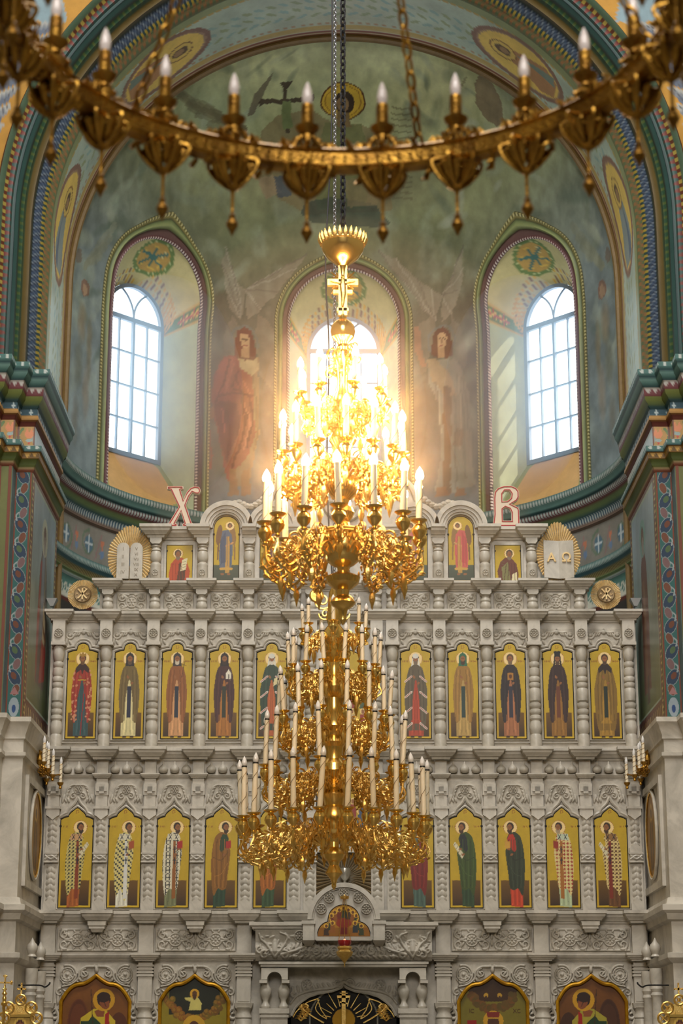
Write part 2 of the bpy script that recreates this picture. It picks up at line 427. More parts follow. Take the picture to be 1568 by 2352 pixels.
fpoly([(640, 190), (672, 188), (660, 205), (652, 205)], (84, 74, 58)); fpoly([(596, 225), (596, 245), (612, 234)], (84, 74, 58)); fpoly([(720, 215), (720, 234), (704, 226)], (84, 74, 58))
fpoly([(648, 232), (668, 230), (672, 290), (650, 296)], (126, 140, 92))
# angel in the red cloak, left of the middle window, and the pale angel right of it
def gp(L): return [(450+x/2.347, 480+y/2.347) for x, y in L]
def gpoly(L, col, a=1.): fpoly(gp(L), col, a)
def gline(L, w, col, a=1.): fline(gp(L), w, col, a)
for L in ([(250, 600), (190, 540), (150, 400), (140, 300), (160, 210), (185, 300), (220, 400), (262, 438)], [(262, 438), (340, 390), (450, 320), (600, 236), (540, 320), (440, 450), (350, 540), (280, 600)],
          [(1290, 600), (1230, 540), (1120, 400), (985, 228), (1080, 280), (1190, 380), (1270, 430), (1330, 470)], [(1330, 470), (1360, 400), (1400, 300), (1440, 205), (1440, 320), (1420, 440), (1370, 560), (1320, 610)]):
    gpoly(L, (160, 150, 132), .55); c0 = L[0]
    for k, q in enumerate(L[1:-1]): gline([c0, (c0[0]*.4+q[0]*.6, c0[1]*.4+q[1]*.6), q], .035, (176, 168, 150) if k % 2 else (112, 104, 94), .55)
gpoly([(330, 560), (400, 610), (440, 720), (445, 820), (400, 960), (345, 900), (320, 760)], (146, 134, 116), .5); gpoly([(200, 560), (160, 640), (150, 760), (200, 780), (240, 640)], (138, 130, 118), .5)
gpoly([(1280, 560), (1200, 620), (1160, 740), (1170, 900), (1240, 880), (1290, 700)], (146, 136, 120), .5); gpoly([(1370, 560), (1430, 640), (1470, 800), (1440, 860), (1380, 720)], (138, 132, 120), .5)
gpoly([(200, 800), (330, 800), (345, 1000), (330, 1250), (290, 1500), (190, 1500), (200, 1200)], (158, 130, 100), .85)
gpoly([(215, 790), (320, 800), (335, 860), (300, 905), (235, 870)], (186, 164, 126), .9); gline([(215, 795), (262, 815), (310, 800)], .06, (110, 66, 56), .9)
gpoly([(150, 790), (215, 790), (235, 860), (300, 905), (318, 985), (305, 1090), (315, 1200), (280, 1330), (205, 1420), (215, 1500), (170, 1460), (130, 1290), (90, 1100), (82, 1010), (100, 900)], (150, 82, 72), .92)
gpoly([(92, 1060), (140, 1040), (220, 1050), (235, 1150), (205, 1270), (170, 1380), (130, 1270)], (112, 56, 58), .85); gpoly([(150, 800), (200, 800), (190, 980), (110, 1010), (105, 900)], (166, 98, 84), .8)
for L in ([(180, 810), (150, 950), (100, 1060)], [(230, 880), (200, 960), (300, 1010)], [(120, 1020), (210, 990), (310, 1000)], [(240, 1010), (270, 1120), (230, 1300), (190, 1420)], [(290, 1010), (300, 1120), (270, 1280)], [(160, 1060), (180, 1200), (170, 1350)], [(215, 900), (250, 1000), (255, 1150)]): gline(L, .05, (98, 48, 46), .75)
for L in ([(200, 830), (170, 960)], [(260, 1040), (285, 1150), (255, 1290)], [(255, 930), (290, 985)], [(140, 1080), (150, 1200)]): gline(L, .04, (188, 122, 104), .7)
gpoly([(60, 1090), (95, 1060), (100, 1130), (70, 1140)], (150, 116, 88), .9); gline([(62, 1150), (75, 1290), (85, 1400)], .07, (164, 84, 70), .85)
for x in (185, 255): gpoly([(x, 1400), (x+35, 1400), (x+45, 1540), (x-15, 1545)], (150, 112, 80), .85)
for L in ([(310, 900), (335, 1100), (315, 1300)], [(325, 1000), (322, 1250)]): gline(L, .04, (118, 94, 72), .6)
for hx, hc in ((262, (112, 60, 52)), (1328, (98, 58, 50))):
    x, y = gp([(hx, 700)])[0]; fell(x, y+2, 38, 38, (112, 120, 122), .6, r0=.82)
    gpoly([(hx-48, 700), (hx-38, 655), (hx, 634), (hx+38, 655), (hx+50, 700), (hx+56, 785), (hx+30, 800), (hx-30, 800), (hx-54, 785)], hc); gpoly([(hx-26, 690), (hx-16, 668), (hx+16, 668), (hx+26, 690), (hx+22, 735), (hx, 762), (hx-22, 735)], (188, 152, 116))
    gpoly([(hx-16, 750), (hx+16, 750), (hx+20, 800), (hx-20, 800)], (172, 134, 100)); gline([(hx-16, 698), (hx-5, 698)], .03, (84, 50, 40)); gline([(hx+5, 698), (hx+16, 698)], .03, (84, 50, 40)); gline([(hx, 700), (hx+2, 722)], .025, (140, 100, 76)); gline([(hx-7, 738), (hx+7, 738)], .03, (150, 84, 70))
gpoly([(1250, 815), (1390, 800), (1440, 860), (1470, 1000), (1480, 1250), (1500, 1480), (1400, 1530), (1290, 1520), (1320, 1300), (1300, 1050), (1250, 930)], (150, 146, 132), .8)
gpoly([(1245, 815), (1300, 800), (1380, 900), (1400, 1000), (1330, 1010), (1270, 920)], (166, 142, 112), .8); gpoly([(1330, 960), (1372, 960), (1375, 1300), (1365, 1530), (1325, 1530), (1335, 1300)], (112, 84, 66), .85)
for L in ([(1410, 880), (1440, 1100), (1450, 1450)], [(1390, 1000), (1400, 1300), (1395, 1500)], [(1290, 930), (1310, 1100), (1305, 1400)], [(1440, 900), (1470, 1200)]): gline(L, .05, (112, 110, 102), .65)
for L in ([(1420, 900), (1425, 1300)], [(1300, 960), (1320, 1200)]): gline(L, .04, (186, 178, 160), .6)
gpoly([(1175, 640), (1200, 635), (1215, 720), (1240, 850), (1210, 860), (1180, 740)], (164, 120, 98), .8); gpoly([(1390, 1180), (1440, 1180), (1436, 1275), (1396, 1275)], (110, 78, 52), .6)
for x in (1300, 1400): gpoly([(x, 1500), (x+45, 1500), (x+60, 1545), (x-12, 1548)], (140, 102, 76), .85)
# faint kneeling angels near the edges
for sg in (-1, 1):
    def mx(p): return p if sg < 0 else (1578-p[0], p[1])
    wing(mx((196, 610)), [mx(p) for p in [(262, 520), (252, 545), (240, 568), (228, 588)]], (140, 144, 126), .6)
    for k, (ex, ey, rx_, ry_, cc_) in enumerate(((188, 740, 26, 60, (140, 128, 104)), (180, 830, 24, 70, (112, 116, 104)), (196, 900, 20, 80, (142, 134, 120)), (172, 960, 20, 70, (120, 120, 112)), (205, 800, 14, 90, (128, 120, 96)))):
        x, y = mx((ex, ey)); fell(x, y, rx_, ry_, cc_, .8, soft=True)
    x, y = mx((196, 662)); fell(x, y, 20, 22, (128, 92, 74), .8); fell(x, y+4, 12, 15, (164, 138, 112), .8)
    x, y = mx((182, 585)); fell(x, y, 14, 18, (112, 94, 78), .7)
# painted frieze and wave band below the cornice
fz = cv.box(-9, 9, 12.12, 13.05); cv.put(fz, S(134, 128, 118), .95)
for k in range(-9, 10):
    x = k*.95
    cv.line(spiral(x, 12.58, .30, .08, PI*.5*(1 if k % 2 else -1), 1.1), .06, S(104, 122, 100), .9)
    cv.ell(x, 12.58, .16, .18, S(86, 112, 128)); cv.line([(x-.12, 12.58), (x+.12, 12.58)], .05, S(196, 204, 206)); cv.line([(x, 12.4), (x, 12.76)], .05, S(196, 204, 206))
    cv.poly([(x+.4, 12.75), (x+.55, 12.75), (x+.48, 12.5)], S(190, 120, 92)); cv.ell(x+.47, 12.45, .07, .09, S(110, 130, 160))
    cv.line([(x+.24, 12.3), (x+.44, 12.84)], .04, S(150, 110, 110), .8)
cv.put(cv.box(-9, 9, 11.25, 11.75), S(84, 124, 116)); cv.put(cv.box(-9, 9, 11.25, 11.33), S(206, 204, 188))
for k in range(-40, 41):
    x = k*.21; cv.line(spiral(x, 11.47, .11, .02, PI*1.5, .9, 12), .045, S(206, 204, 188)); cv.poly([(x-.11, 11.33), (x+.02, 11.33), (x-.08, 11.48)], S(206, 204, 188))
cv.put(cv.box(-9, 9, 11.18, 11.25), S(92, 44, 34)); cv.put(cv.box(-9, 9, 0, 11.18), S(58, 52, 48))
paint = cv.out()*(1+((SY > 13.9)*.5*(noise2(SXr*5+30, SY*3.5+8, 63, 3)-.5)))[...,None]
# cut the three window niches
NW, NB, NS = 1.3, 13.80, 18.72             # half width, bottom, springing of a niche opening
def in_niche(ph, z, q):
    ins = np.zeros(ph.shape, bool)
    for a in WANG:
        r = APR*np.cos(np.maximum(q-APZ, 0)/APR); l = r*np.sin(ph-a)
        ins |= (np.abs(ph-a) < .6) & (np.abs(l) < NW) & (z > NB) & ((z < NS) | (l*l+(z-NS)**2 < NW*NW))
    return ins
cen = lambda A: .25*(A[:-1,:-1]+A[1:,:-1]+A[1:,1:]+A[:-1,1:])
keep = ~in_niche(cen(PH), cen(ZZ), cen(SY))
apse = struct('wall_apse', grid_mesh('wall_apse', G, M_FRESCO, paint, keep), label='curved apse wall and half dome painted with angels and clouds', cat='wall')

def niche_outline(n=120, off=0., tip=0.):
    """opening outline from bottom left round to bottom right as (lateral, z)"""
    w = NW+off; hs = NS-NB; L = 2*hs+PI*w; out = []
    for s in np.linspace(0, L, n):
        if s < hs: out.append((-w, NB+s))
        elif s < hs+PI*w:
            a = PI-(s-hs)/w; k = max(0, 1-abs(a-PI/2)/.62); r = w+tip*k**1.6
            out.append((r*math.cos(a), NS+r*math.sin(a)))
        else: out.append((w, NS-(s-hs-PI*w)))
    return np.array(out)
def wall_pt(ax, l, z, inward=0.):
    """point on the apse wall at lateral l (metres) from window axis ax"""
    r = apse_r(z); d = math.sqrt(max(r*r-l*l, 0)); x, y, zc = l, d, z-APZ if z > APZ else 0
    if inward:
        n = math.sqrt(x*x+y*y+zc*zc); k = 1-inward/n; x *= k; y *= k; z = z-zc*inward/n
    c, s = math.cos(ax), math.sin(ax)
    return (x*c+y*s, APY-x*s+y*c, z)
DG = APR+.62                                # glass plane distance on the axis
GW, GB, GS = .805, 15.15, 18.32             # glass half width, bottom, springing
M_WFRAME = mat('window_frame_grey', S(120, 132, 146), .5)
gl = bpy.data.materials.new('window_glass'); gl.use_nodes = True; nt = gl.node_tree; nt.nodes.clear()
mo = nt.nodes.new('ShaderNodeOutputMaterial'); mxs = nt.nodes.new('ShaderNodeMixShader'); tr = nt.nodes.new('ShaderNodeBsdfTransparent'); gs = nt.nodes.new('ShaderNodeBsdfGlossy')
gs.inputs['Roughness'].default_value = .05; mxs.inputs[0].default_value = .06; tr.inputs[0].default_value = (.97, .98, 1, 1)
nt.links.new(tr.outputs[0], mxs.inputs[1]); nt.links.new(gs.outputs[0], mxs.inputs[2]); nt.links.new(mxs.outputs[0], mo.inputs[0])
def axis_pt(ax, l, d, z):
    c, s = math.cos(ax), math.sin(ax); return (l*c+d*s, APY-l*s+d*c, z)
for wi, ax in enumerate(WANG):
    root = struct('window_%d' % (wi+1), None, None, axis_pt(ax, 0, DG, GB), label=['tall arched apse window with chi-rho vault on the left', 'tall arched apse window behind the lit chandelier', 'tall arched apse window with sunlit reveal on the right'][wi], cat='window')
    root.rotation_euler = (0, 0, -ax)
    def loc(p):                              # world -> window frame
        x, y, z = p[0]-root.location[0], p[1]-root.location[1], p[2]-GB
        c, s = math.cos(ax), math.sin(ax); return (x*c-y*s, x*s+y*c, z)
    # splayed reveal: sides, vault and sloping sill
    N, T = 200, 30
    fo = niche_outline(N); bo = []
    w = GW+.07; hs = GS-GB+.05; hsF = NS-NB; LF = 2*hsF+PI*NW
    for s in np.linspace(0, LF, N):
        if s < hsF: bo.append((-w, GB-.05+hs*s/hsF))
        elif s < hsF+PI*NW: a = PI-(s-hsF)/NW; bo.append((w*math.cos(a), GS+w*math.sin(a)))
        else: bo.append((w, GS-hs*(s-hsF-PI*NW)/hsF))
    bo = np.array(bo); Gr = np.zeros((N, T, 3))
    for i in range(N):
        p = np.array(loc(wall_pt(ax, *fo[i]))); q = np.array((bo[i][0], 0., bo[i][1]-GB))
        for j, t in enumerate(np.linspace(0, 1, T)): Gr[i, j] = p*(1-t)+q*t
    sg_ = np.linspace(0, LF, N)[:,None]-LF/2+np.zeros((N, T)); tg = np.linspace(0, 1, T)[None,:]*.95+np.zeros((N, T))
    rc = Cv(sg_, tg, S(184, 198, 166))
    n_ = noise2(sg_*2+30, tg*3+3, 11); rc.c *= (.82+.36*n_.ravel())[:, None]
    va = PI*NW/2
    rc.put(rc.box(-va*.92, va*.92, 0, 1), S(206, 194, 142)); rc.c *= (.9+.2*noise2(sg_*5, tg*5+9, 4).ravel())[:, None]
    for sgn in (-1, 1):
        rc.put(rc.box(min(sgn*va*.92, sgn*va*1.1), max(sgn*va*.92, sgn*va*1.1), 0, 1), S(108, 132, 82))
        for e in (.91, 1.11): rc.line([(sgn*va*e, 0), (sgn*va*e, 1)], .05, S(206, 170, 90))
        for tt in (.15, .42):
            for k in range(8):
                rc.line([(sgn*va*1.01, tt), (sgn*va*1.01+.13*math.cos(k*PI/4), tt+.13*math.sin(k*PI/4))], .035, S(222, 190, 110) if k % 2 else S(190, 84, 84))
    for k in range(-14, 15):
        x = k*.13; rc.line([(x*1.0, .62), (x*1.25, .95)], .05, S(222, 176, 74) if k % 2 else S(140, 100, 84))
        if abs(k) > 9: rc.line([(x, .62), (x*1.25, .98)], .06, S(214, 166, 70))
    rc.ell(0, .36, .62, .36, S(118, 142, 88)); rc.ell(0, .36, .5, .29, S(196, 160, 92))
    for k in range(26): a = k*2*PI/26; rc.ell(.56*math.cos(a), .36+.325*math.sin(a), .03, .02, S(200, 206, 150))
    for k in range(6): a = k*PI/3+.35; rc.line([(0, .36), (.42*math.cos(a), .36+.245*math.sin(a))], .06, S(82, 124, 118)); rc.line([(.36*math.cos(a-.14), .36+.21*math.sin(a-.14)), (.36*math.cos(a+.14), .36+.21*math.sin(a+.14))], .03, S(224, 190, 96))
    rc.line(spiral(.22, .47, .09, .09, 0, .8, 10), .03, S(224, 190, 96)); rc.line(spiral(.25, .25, .05, .05, 0, .7, 8), .025, S(224, 210, 150))
    obj('reveal', grid_mesh('reveal', Gr, M_PAINT, rc.out()), root)
    # sill
    Ns, Ts = 60, 40; Gs = np.zeros((Ns, Ts, 3))
    for i, k in enumerate(np.linspace(-1, 1, Ns)):
        p = np.array(loc(wall_pt(ax, k*NW, NB))); q = np.array((k*w, 0., -.05))
        for j, t in enumerate(np.linspace(0, 1, Ts)): Gs[i, j] = p*(1-t)+q*t
    sx = np.linspace(-1, 1, Ns)[:,None]+np.zeros((Ns, Ts)); sy = np.linspace(0, 1, Ts)[None,:]+np.zeros((Ns, Ts))
    sc_ = Cv(sx, sy, S(150, 164, 112)); sc_.poly([(-.84, .22), (-.7, .2), (-.66, .1), (.66, .1), (.7, .2), (.84, .22), (.84, .9), (.7, 1), (-.7, 1), (-.84, .9)], S(214, 172, 112))
    obj('sill', grid_mesh('sill', Gs, M_PAINT, sc_.out()), root)
    # moulded and painted surround, drawn up to an ogee point
    cols = []; prof = [(-.03, 0), (-.03, .05), (.0, .075), (.035, .06), (.045, .03), (.13, .03), (.14, .075), (.185, .105), (.23, .075), (.24, .035), (.27, .03), (.285, .045), (.31, .045), (.32, .0)]
    N2 = 760; Gf = np.zeros((N2, len(prof), 3)); Cf = np.zeros((N2, len(prof), 3))
    base_ = niche_outline(N2)
    for j, (o, h) in enumerate(prof):
        ol = niche_outline(N2, o, tip=max(0, (o-.06))*(1.15 if wi != 1 else .35))
        # keep the same parameter along the arch for every strip
        for i in range(N2):
            Gf[i, j] = loc(wall_pt(ax, ol[i][0], ol[i][1], h))
            k = (i//2) % 2
            c = [(96, 58, 58), (214, 200, 190) if k else (92, 52, 56), (214, 200, 190) if k else (92, 52, 56), (92, 52, 56), (104, 74, 72), (110, 82, 76), (110, 118, 78), (152, 162, 108),
                 (104, 116, 76), (84, 88, 60), (150, 140, 84), (206, 200, 150) if (i//2) % 2 else (110, 104, 60), (196, 186, 130) if (i//2) % 2 else (110, 104, 60), (70, 72, 54)][j]
            Cf[i, j] = S(*c)
    obj('surround', grid_mesh('surround', Gf, M_PAINT, Cf), root)
    # window frame and panes (local frame: x lateral, y depth, z above the glass bottom)
    H = GS-GB; fm = MB()
    outl = [(-w, -.08)]+[(-w, H)]+[(w*math.cos(a), H+w*math.sin(a)) for a in np.linspace(PI, 0, 25)][1:]+[(w, -.08)]
    inl = [(-GW+.02, .02)]+[(-GW+.02, H)]+[((GW-.02)*math.cos(a), H+(GW-.02)*math.sin(a)) for a in np.linspace(PI, 0, 25)][1:]+[(GW-.02, .02)]
    v = []; f = []
    for yy in (-.05, .05):
        v += [(x, yy, z) for x, z in outl]+[(x, yy, z) for x, z in inl]
    n = len(outl)
    for b in (0, 2*n):
        for i in range(n):
            i2 = (i+1) % n; f.append((b+i, b+i2, b+n+i2, b+n+i))
    for i in range(n):
        i2 = (i+1) % n; f.append((n+i, n+i2, 3*n+i2, 3*n+i))
    fm.add(v, f); obj('frame', fm.mesh('frame', M_WFRAME), root)
    obj('transom', MB().box(-GW, GW, -.045, .045, H-.05, H+.06).mesh('transom', M_WFRAME), root)
    obj('mullion', MB().box(-.03, .03, -.04, .04, 0, H).mesh('mullion', M_WFRAME), root)
    for sx_ in (-1, 1): obj('glazing_bar', MB().box(sx_*.41-.016, sx_*.41+.016, -.03, .03, 0, H-.05).mesh('glazing_bar', M_WFRAME), root)
    for k in range(1, 4): obj('glazing_bar', MB().box(-GW, GW, -.03, .03, k*H/4-.018, k*H/4+.018).mesh('glazing_bar', M_WFRAME), root)
    for sx_ in (-1, 1):
        pts = [(sx_*GW*(1-math.cos(a)), 0, H+.06+(GW*.98)*math.sin(a)*.98) for a in np.linspace(0, 1.06, 14)]
        obj('arch_bar', MB().tube(pts, .026, 6).mesh('arch_bar', M_WFRAME), root)
    xs = [-GW, -.41, 0, .41, GW]
    pane = MB().box(0, .40, -.004, .004, 0, H/4-.02).mesh('pane', gl)
    for r_ in range(4):
        for c_ in range(4): obj('pane', pane, root, (xs[c_]+.002, 0, r_*H/4+.01))
    for nm, a0, a1 in (('pane', PI, PI*.62), ('pane', PI*.62, PI*.38), ('pane', PI*.38, 0)):
        pl = [(0, H+.06)]+[(GW*.99*math.cos(a), H+.06+GW*.95*math.sin(a)) for a in np.linspace(a0, a1, 10)]
        obj(nm, MB().prism(pl, -.004, .004).mesh('arch_pane', gl), root)

# ------------------------------------------------------------------ curved apse cornices
def ring_trim(name, prof, colf, n=1200, lim=1.52):
    ph = np.linspace(-lim, lim, n); pr = np.array(prof); Gc = np.zeros((n, len(pr), 3)); C = np.zeros((n, len(pr), 3))
    r = APR-pr[:,0]
    Gc[:,:,0] = r[None,:]*np.sin(ph)[:,None]; Gc[:,:,1] = APY+r[None,:]*np.cos(ph)[:,None]; Gc[:,:,2] = pr[None,:,1]
    for i in range(n):
        for j in range(len(pr)): C[i, j] = colf(i, j)
    return struct(name, grid_mesh(name, Gc, M_PAINT, C), label=None)
TEAL, TEAL2, TEALD, GRN, MAR, WHT, GLD = S(74, 112, 108), S(106, 142, 136), S(44, 74, 78), S(112, 130, 84), S(108, 54, 58), S(182, 190, 186), S(186, 146, 66)
pr = [(0, 13.84), (.44, 13.82), (.44, 13.76), (.43, 13.70), (.40, 13.68), (.36, 13.60), (.33, 13.56), (.30, 13.55), (.29, 13.50), (.28, 13.46), (.22, 13.42), (.19, 13.36), (.14, 13.33), (.12, 13.24), (.08, 13.20), (.07, 13.14), (.05, 13.08), (.06, 13.04), (0, 13.0)]
def cf(i, j):
    k = (i//2) % 3
    if j <= 1: return TEAL
    if j in (2, 3): return WHT if k else TEAL
    if j in (4, 5): return TEAL2
    if j in (6, 7): return TEALD
    if j in (8, 9): return WHT if k else MAR
    if j == 10: return MAR
    if j in (11, 12): return GRN
    if j == 13: return TEALD
    if j in (14, 15): return WHT if (i//3) % 2 else S(66, 92, 112)
    return S(110, 88, 74)
t1 = ring_trim('trim_1', pr, cf); t1['label'] = 'upper curved apse cornice in teal with white beads'; t1['category'] = 'cornice'
pr2 = [(0, 12.16), (.22, 12.14), (.22, 12.08), (.21, 12.03), (.18, 12.0), (.18, 11.94), (.15, 11.90), (.12, 11.84), (.11, 11.80), (.06, 11.78), (.05, 11.74), (0, 11.72)]
def cf2(i, j):
    if j <= 1: return TEAL
    if j in (2, 3): return WHT if (i//2) % 2 else TEAL2
    if j in (4, 5): return TEALD
    if j in (6, 7): return S(150, 134, 84) if (i//2) % 2 else S(96, 84, 54)
    return GRN if j < 10 else WHT
t2 = ring_trim('trim_2', pr2, cf2); t2['label'] = 'lower curved apse cornice with gold rope band'; t2['category'] = 'cornice'

# ------------------------------------------------------------------ sanctuary arch: soffit with medallions, archivolt, spandrel wall
AR = 5.86
def arch_path(r, zbot, n_j, n_a):
    pts = [(-r, z) for z in np.linspace(zbot, APZ, n_j)[:-1]]
    pts += [(-r*math.cos(a), APZ+r*math.sin(a)) for a in np.linspace(0, PI, n_a)]
    pts += [(r, z) for z in np.linspace(APZ, zbot, n_j)[1:]]
    return np.array(pts)
pa = arch_path(AR, 9.0, 160, 420); ys = np.linspace(38.0, 40.52, 64)
Gs = np.zeros((len(pa), len(ys), 3)); Gs[:,:,0] = pa[:,None,0]; Gs[:,:,2] = pa[:,None,1]; Gs[:,:,1] = ys[None,:]
seg = np.concatenate([[0], np.cumsum(np.hypot(*np.diff(pa, axis=0).T))]); seg -= seg[-1]/2     # 0 at the crown
s2 = seg[:,None]+np.zeros((len(pa), len(ys))); y2 = ys[None,:]+np.zeros((len(pa), len(ys)))
c = Cv(s2, y2, S(196, 214, 204)); c.c *= (.8+.4*noise2(s2*1.5+40, y2*1.5, 21).ravel())[:, None]
hi = np.clip(1-np.abs(c.x)/2.2, 0, 1); c.c = c.c*(1-.6*hi[:, None])+np.array(S(214, 208, 182))*.6*hi[:, None]  # crown lightened: brighter light put into the soffit colour
def soff(px, py):
    dx, dy, dz = ray(px, py); oz = CAMZ-APZ; A = dx*dx+dz*dz; B = 2*dz*oz; Cc = oz*oz-AR*AR
    t = (-B+math.sqrt(B*B-4*A*Cc))/(2*A); x, y, z = t*dx, t*dy, CAMZ+t*dz
    if z < APZ: t = AR/abs(dx); y, z = t*dy, CAMZ+t*dz; return (math.copysign(PI/2*AR+APZ-z, dx), y)
    return (math.atan2(x, z-APZ)*AR, y)
for k in range(-60, 61):                     # acanthus flecks on the blue ground
    x = k*.27; c.leafs = None
    for y_, d in ((38.9, 1), (39.5, -1), (39.2, 1)):
        c.ell(x+.07*d, y_, .13, .05, S(150, 190, 192) if k % 2 else S(160, 176, 130), .8, .6*d)
for b0, b1, col in ((38.0, 38.3, S(150, 160, 108)), (40.02, 40.2, S(206, 176, 104))): c.put(c.box(-20, 20, b0, b1), col, .9)
for k in range(-90, 91):
    x = k*.18; c.ell(x, 40.03, .1, .07, S(206, 176, 104), .9); c.ell(x, 38.3, .07, .06, S(196, 168, 92), .9); c.ell(x, 39.9, .05, .04, S(190, 130, 80), .7)
for (b0, b1, col) in ((38.0, 38.03, S(80, 96, 60)), (40.2, 40.23, S(214, 206, 180)), (40.23, 40.3, S(138, 66, 52)), (40.3, 40.34, S(206, 190, 150)), (40.34, 40.4, S(138, 66, 52)), (40.4, 40.54, S(126, 100, 54))):
    c.put(c.box(-20, 20, b0, b1), col)
for px, py, rr, fl in ((371, 140, 1.25, 0), (1197, 140, 1.25, 0), (140, 505, 1.35, 1), (1427, 505, 1.35, 1)):
    x, y = soff(px, py); y = 39.12; sg = 1 if x > 0 else -1
    c.ell(x, y, rr, .86, S(150, 110, 100)); c.ell(x, y, rr*.9, .74, S(180, 144, 122)); c.ell(x, y, rr*.86, .71, S(250, 214, 112))
    hx = x-sg*rr*.38
    c.poly([(hx+sg*.1, y-.18), (hx+sg*.1, y+.18), (x+sg*rr*.5, y+.5), (x+sg*rr*.78, y+.3), (x+sg*rr*.78, y-.3), (x+sg*rr*.5, y-.5)], S(150, 164, 168) if fl else S(196, 140, 96))
    c.poly([(hx+sg*.3, y-.1), (x+sg*rr*.7, y-.42), (x+sg*rr*.75, y-.1)], S(104, 122, 150) if fl else S(130, 150, 146))
    c.ell(hx, y, .34, .3, S(240, 206, 110)); c.ell(hx, y, .34, .3, S(150, 96, 50), r0=.9); c.ell(hx, y, .2, .16, S(104, 72, 50)); c.ell(hx+sg*.03, y, .13, .1, S(176, 136, 100))
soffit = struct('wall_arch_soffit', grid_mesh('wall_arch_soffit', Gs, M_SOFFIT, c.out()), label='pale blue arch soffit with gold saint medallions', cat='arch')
rim = MB().tube([(x, 40.5, z) for x, z in arch_path(AR-.05, 9.0, 12, 120)], .07, 8)
struct('trim_3', rim.mesh('trim_3', mat('olive_bronze_paint', S(122, 98, 56), .5, var=.2)), label='olive brown moulding along the inner arch edge', cat='moulding')
# archivolt: stepped mouldings from the soffit out to the spandrel wall
AV = [(5.86, 38.0, 'g'), (5.87, 37.86, 'tri'), (5.95, 37.80, 'tri'), (5.96, 37.70, 'yel'), (6.0, 37.66, 'yel'), (6.03, 37.62, 'rope'), (6.08, 37.52, 'rope'), (6.13, 37.5, 'rope'), (6.15, 37.44, 'dk'),
      (6.155, 37.30, 'ol'), (6.25, 37.26, 'ol'), (6.27, 37.2, 'grn'), (6.275, 37.1, 'leaf'), (6.33, 37.06, 'leaf'), (6.335, 37.0, 'dk'), (6.35, 36.9, 'teal'), (6.39, 36.85, 'teal'), (6.40, 36.8, 'teald'),
      (6.45, 36.78, 'teal'), (6.47, 36.7, 'star'), (6.55, 36.68, 'star'), (6.56, 36.66, 'dot'), (6.60, 36.62, 'dot'), (6.61, 36.56, 'grn2'), (6.70, 36.5, 'grn2'), (6.72, 36.52, 'mar'), (6.75, 36.6, 'mar')]
zb = 13.9
NP = 1500
pp0 = arch_path(1.0, 0, 2, 2)
Ga = np.zeros((NP, len(AV), 3)); Ca = np.zeros((NP, len(AV), 3))
Lj = APZ-zb; tot = 2*Lj+PI*6.2
for i, s in enumerate(np.linspace(0, tot, NP)):
    for j, (r, y, kd) in enumerate(AV):
        if s < Lj: x, z = -r, zb+s
        elif s < Lj+PI*6.2: a = (s-Lj)/6.2; x, z = -r*math.cos(a), APZ+r*math.sin(a)
        else: x, z = r, APZ-(s-Lj-PI*6.2)
        Ga[i, j] = (x, y, z)
        k = i % 8
        Ca[i, j] = S(*{'g': (122, 130, 88), 'tri': (160, 112, 72) if (k < 4) == (j == 1) else (98, 116, 82), 'yel': (168, 146, 58) if i % 6 < 3 else (50, 74, 70),
                       'rope': [(120, 132, 144), (52, 70, 96), (76, 92, 116), (46, 56, 78)][(i+2*j)//2 % 4], 'dk': (44, 52, 38), 'ol': (104, 86, 42), 'grn': (56, 84, 62),
                       'leaf': (46, 80, 56) if k < 5 else (84, 100, 52), 'teal': (56, 90, 86), 'teald': (34, 60, 62), 'star': (124, 58, 50) if (k in (0, 1, 2, 3, 4) if j == 20 else k in (1, 2, 3)) else (58, 90, 84),
                       'dot': (176, 156, 76) if k < 4 else (104, 56, 40), 'grn2': (78, 100, 78), 'mar': (104, 44, 40)}[kd])
struct('trim_4', grid_mesh('trim_4', Ga, M_PAINT, Ca*.72), label='stepped teal and green archivolt with painted ornament bands', cat='moulding')
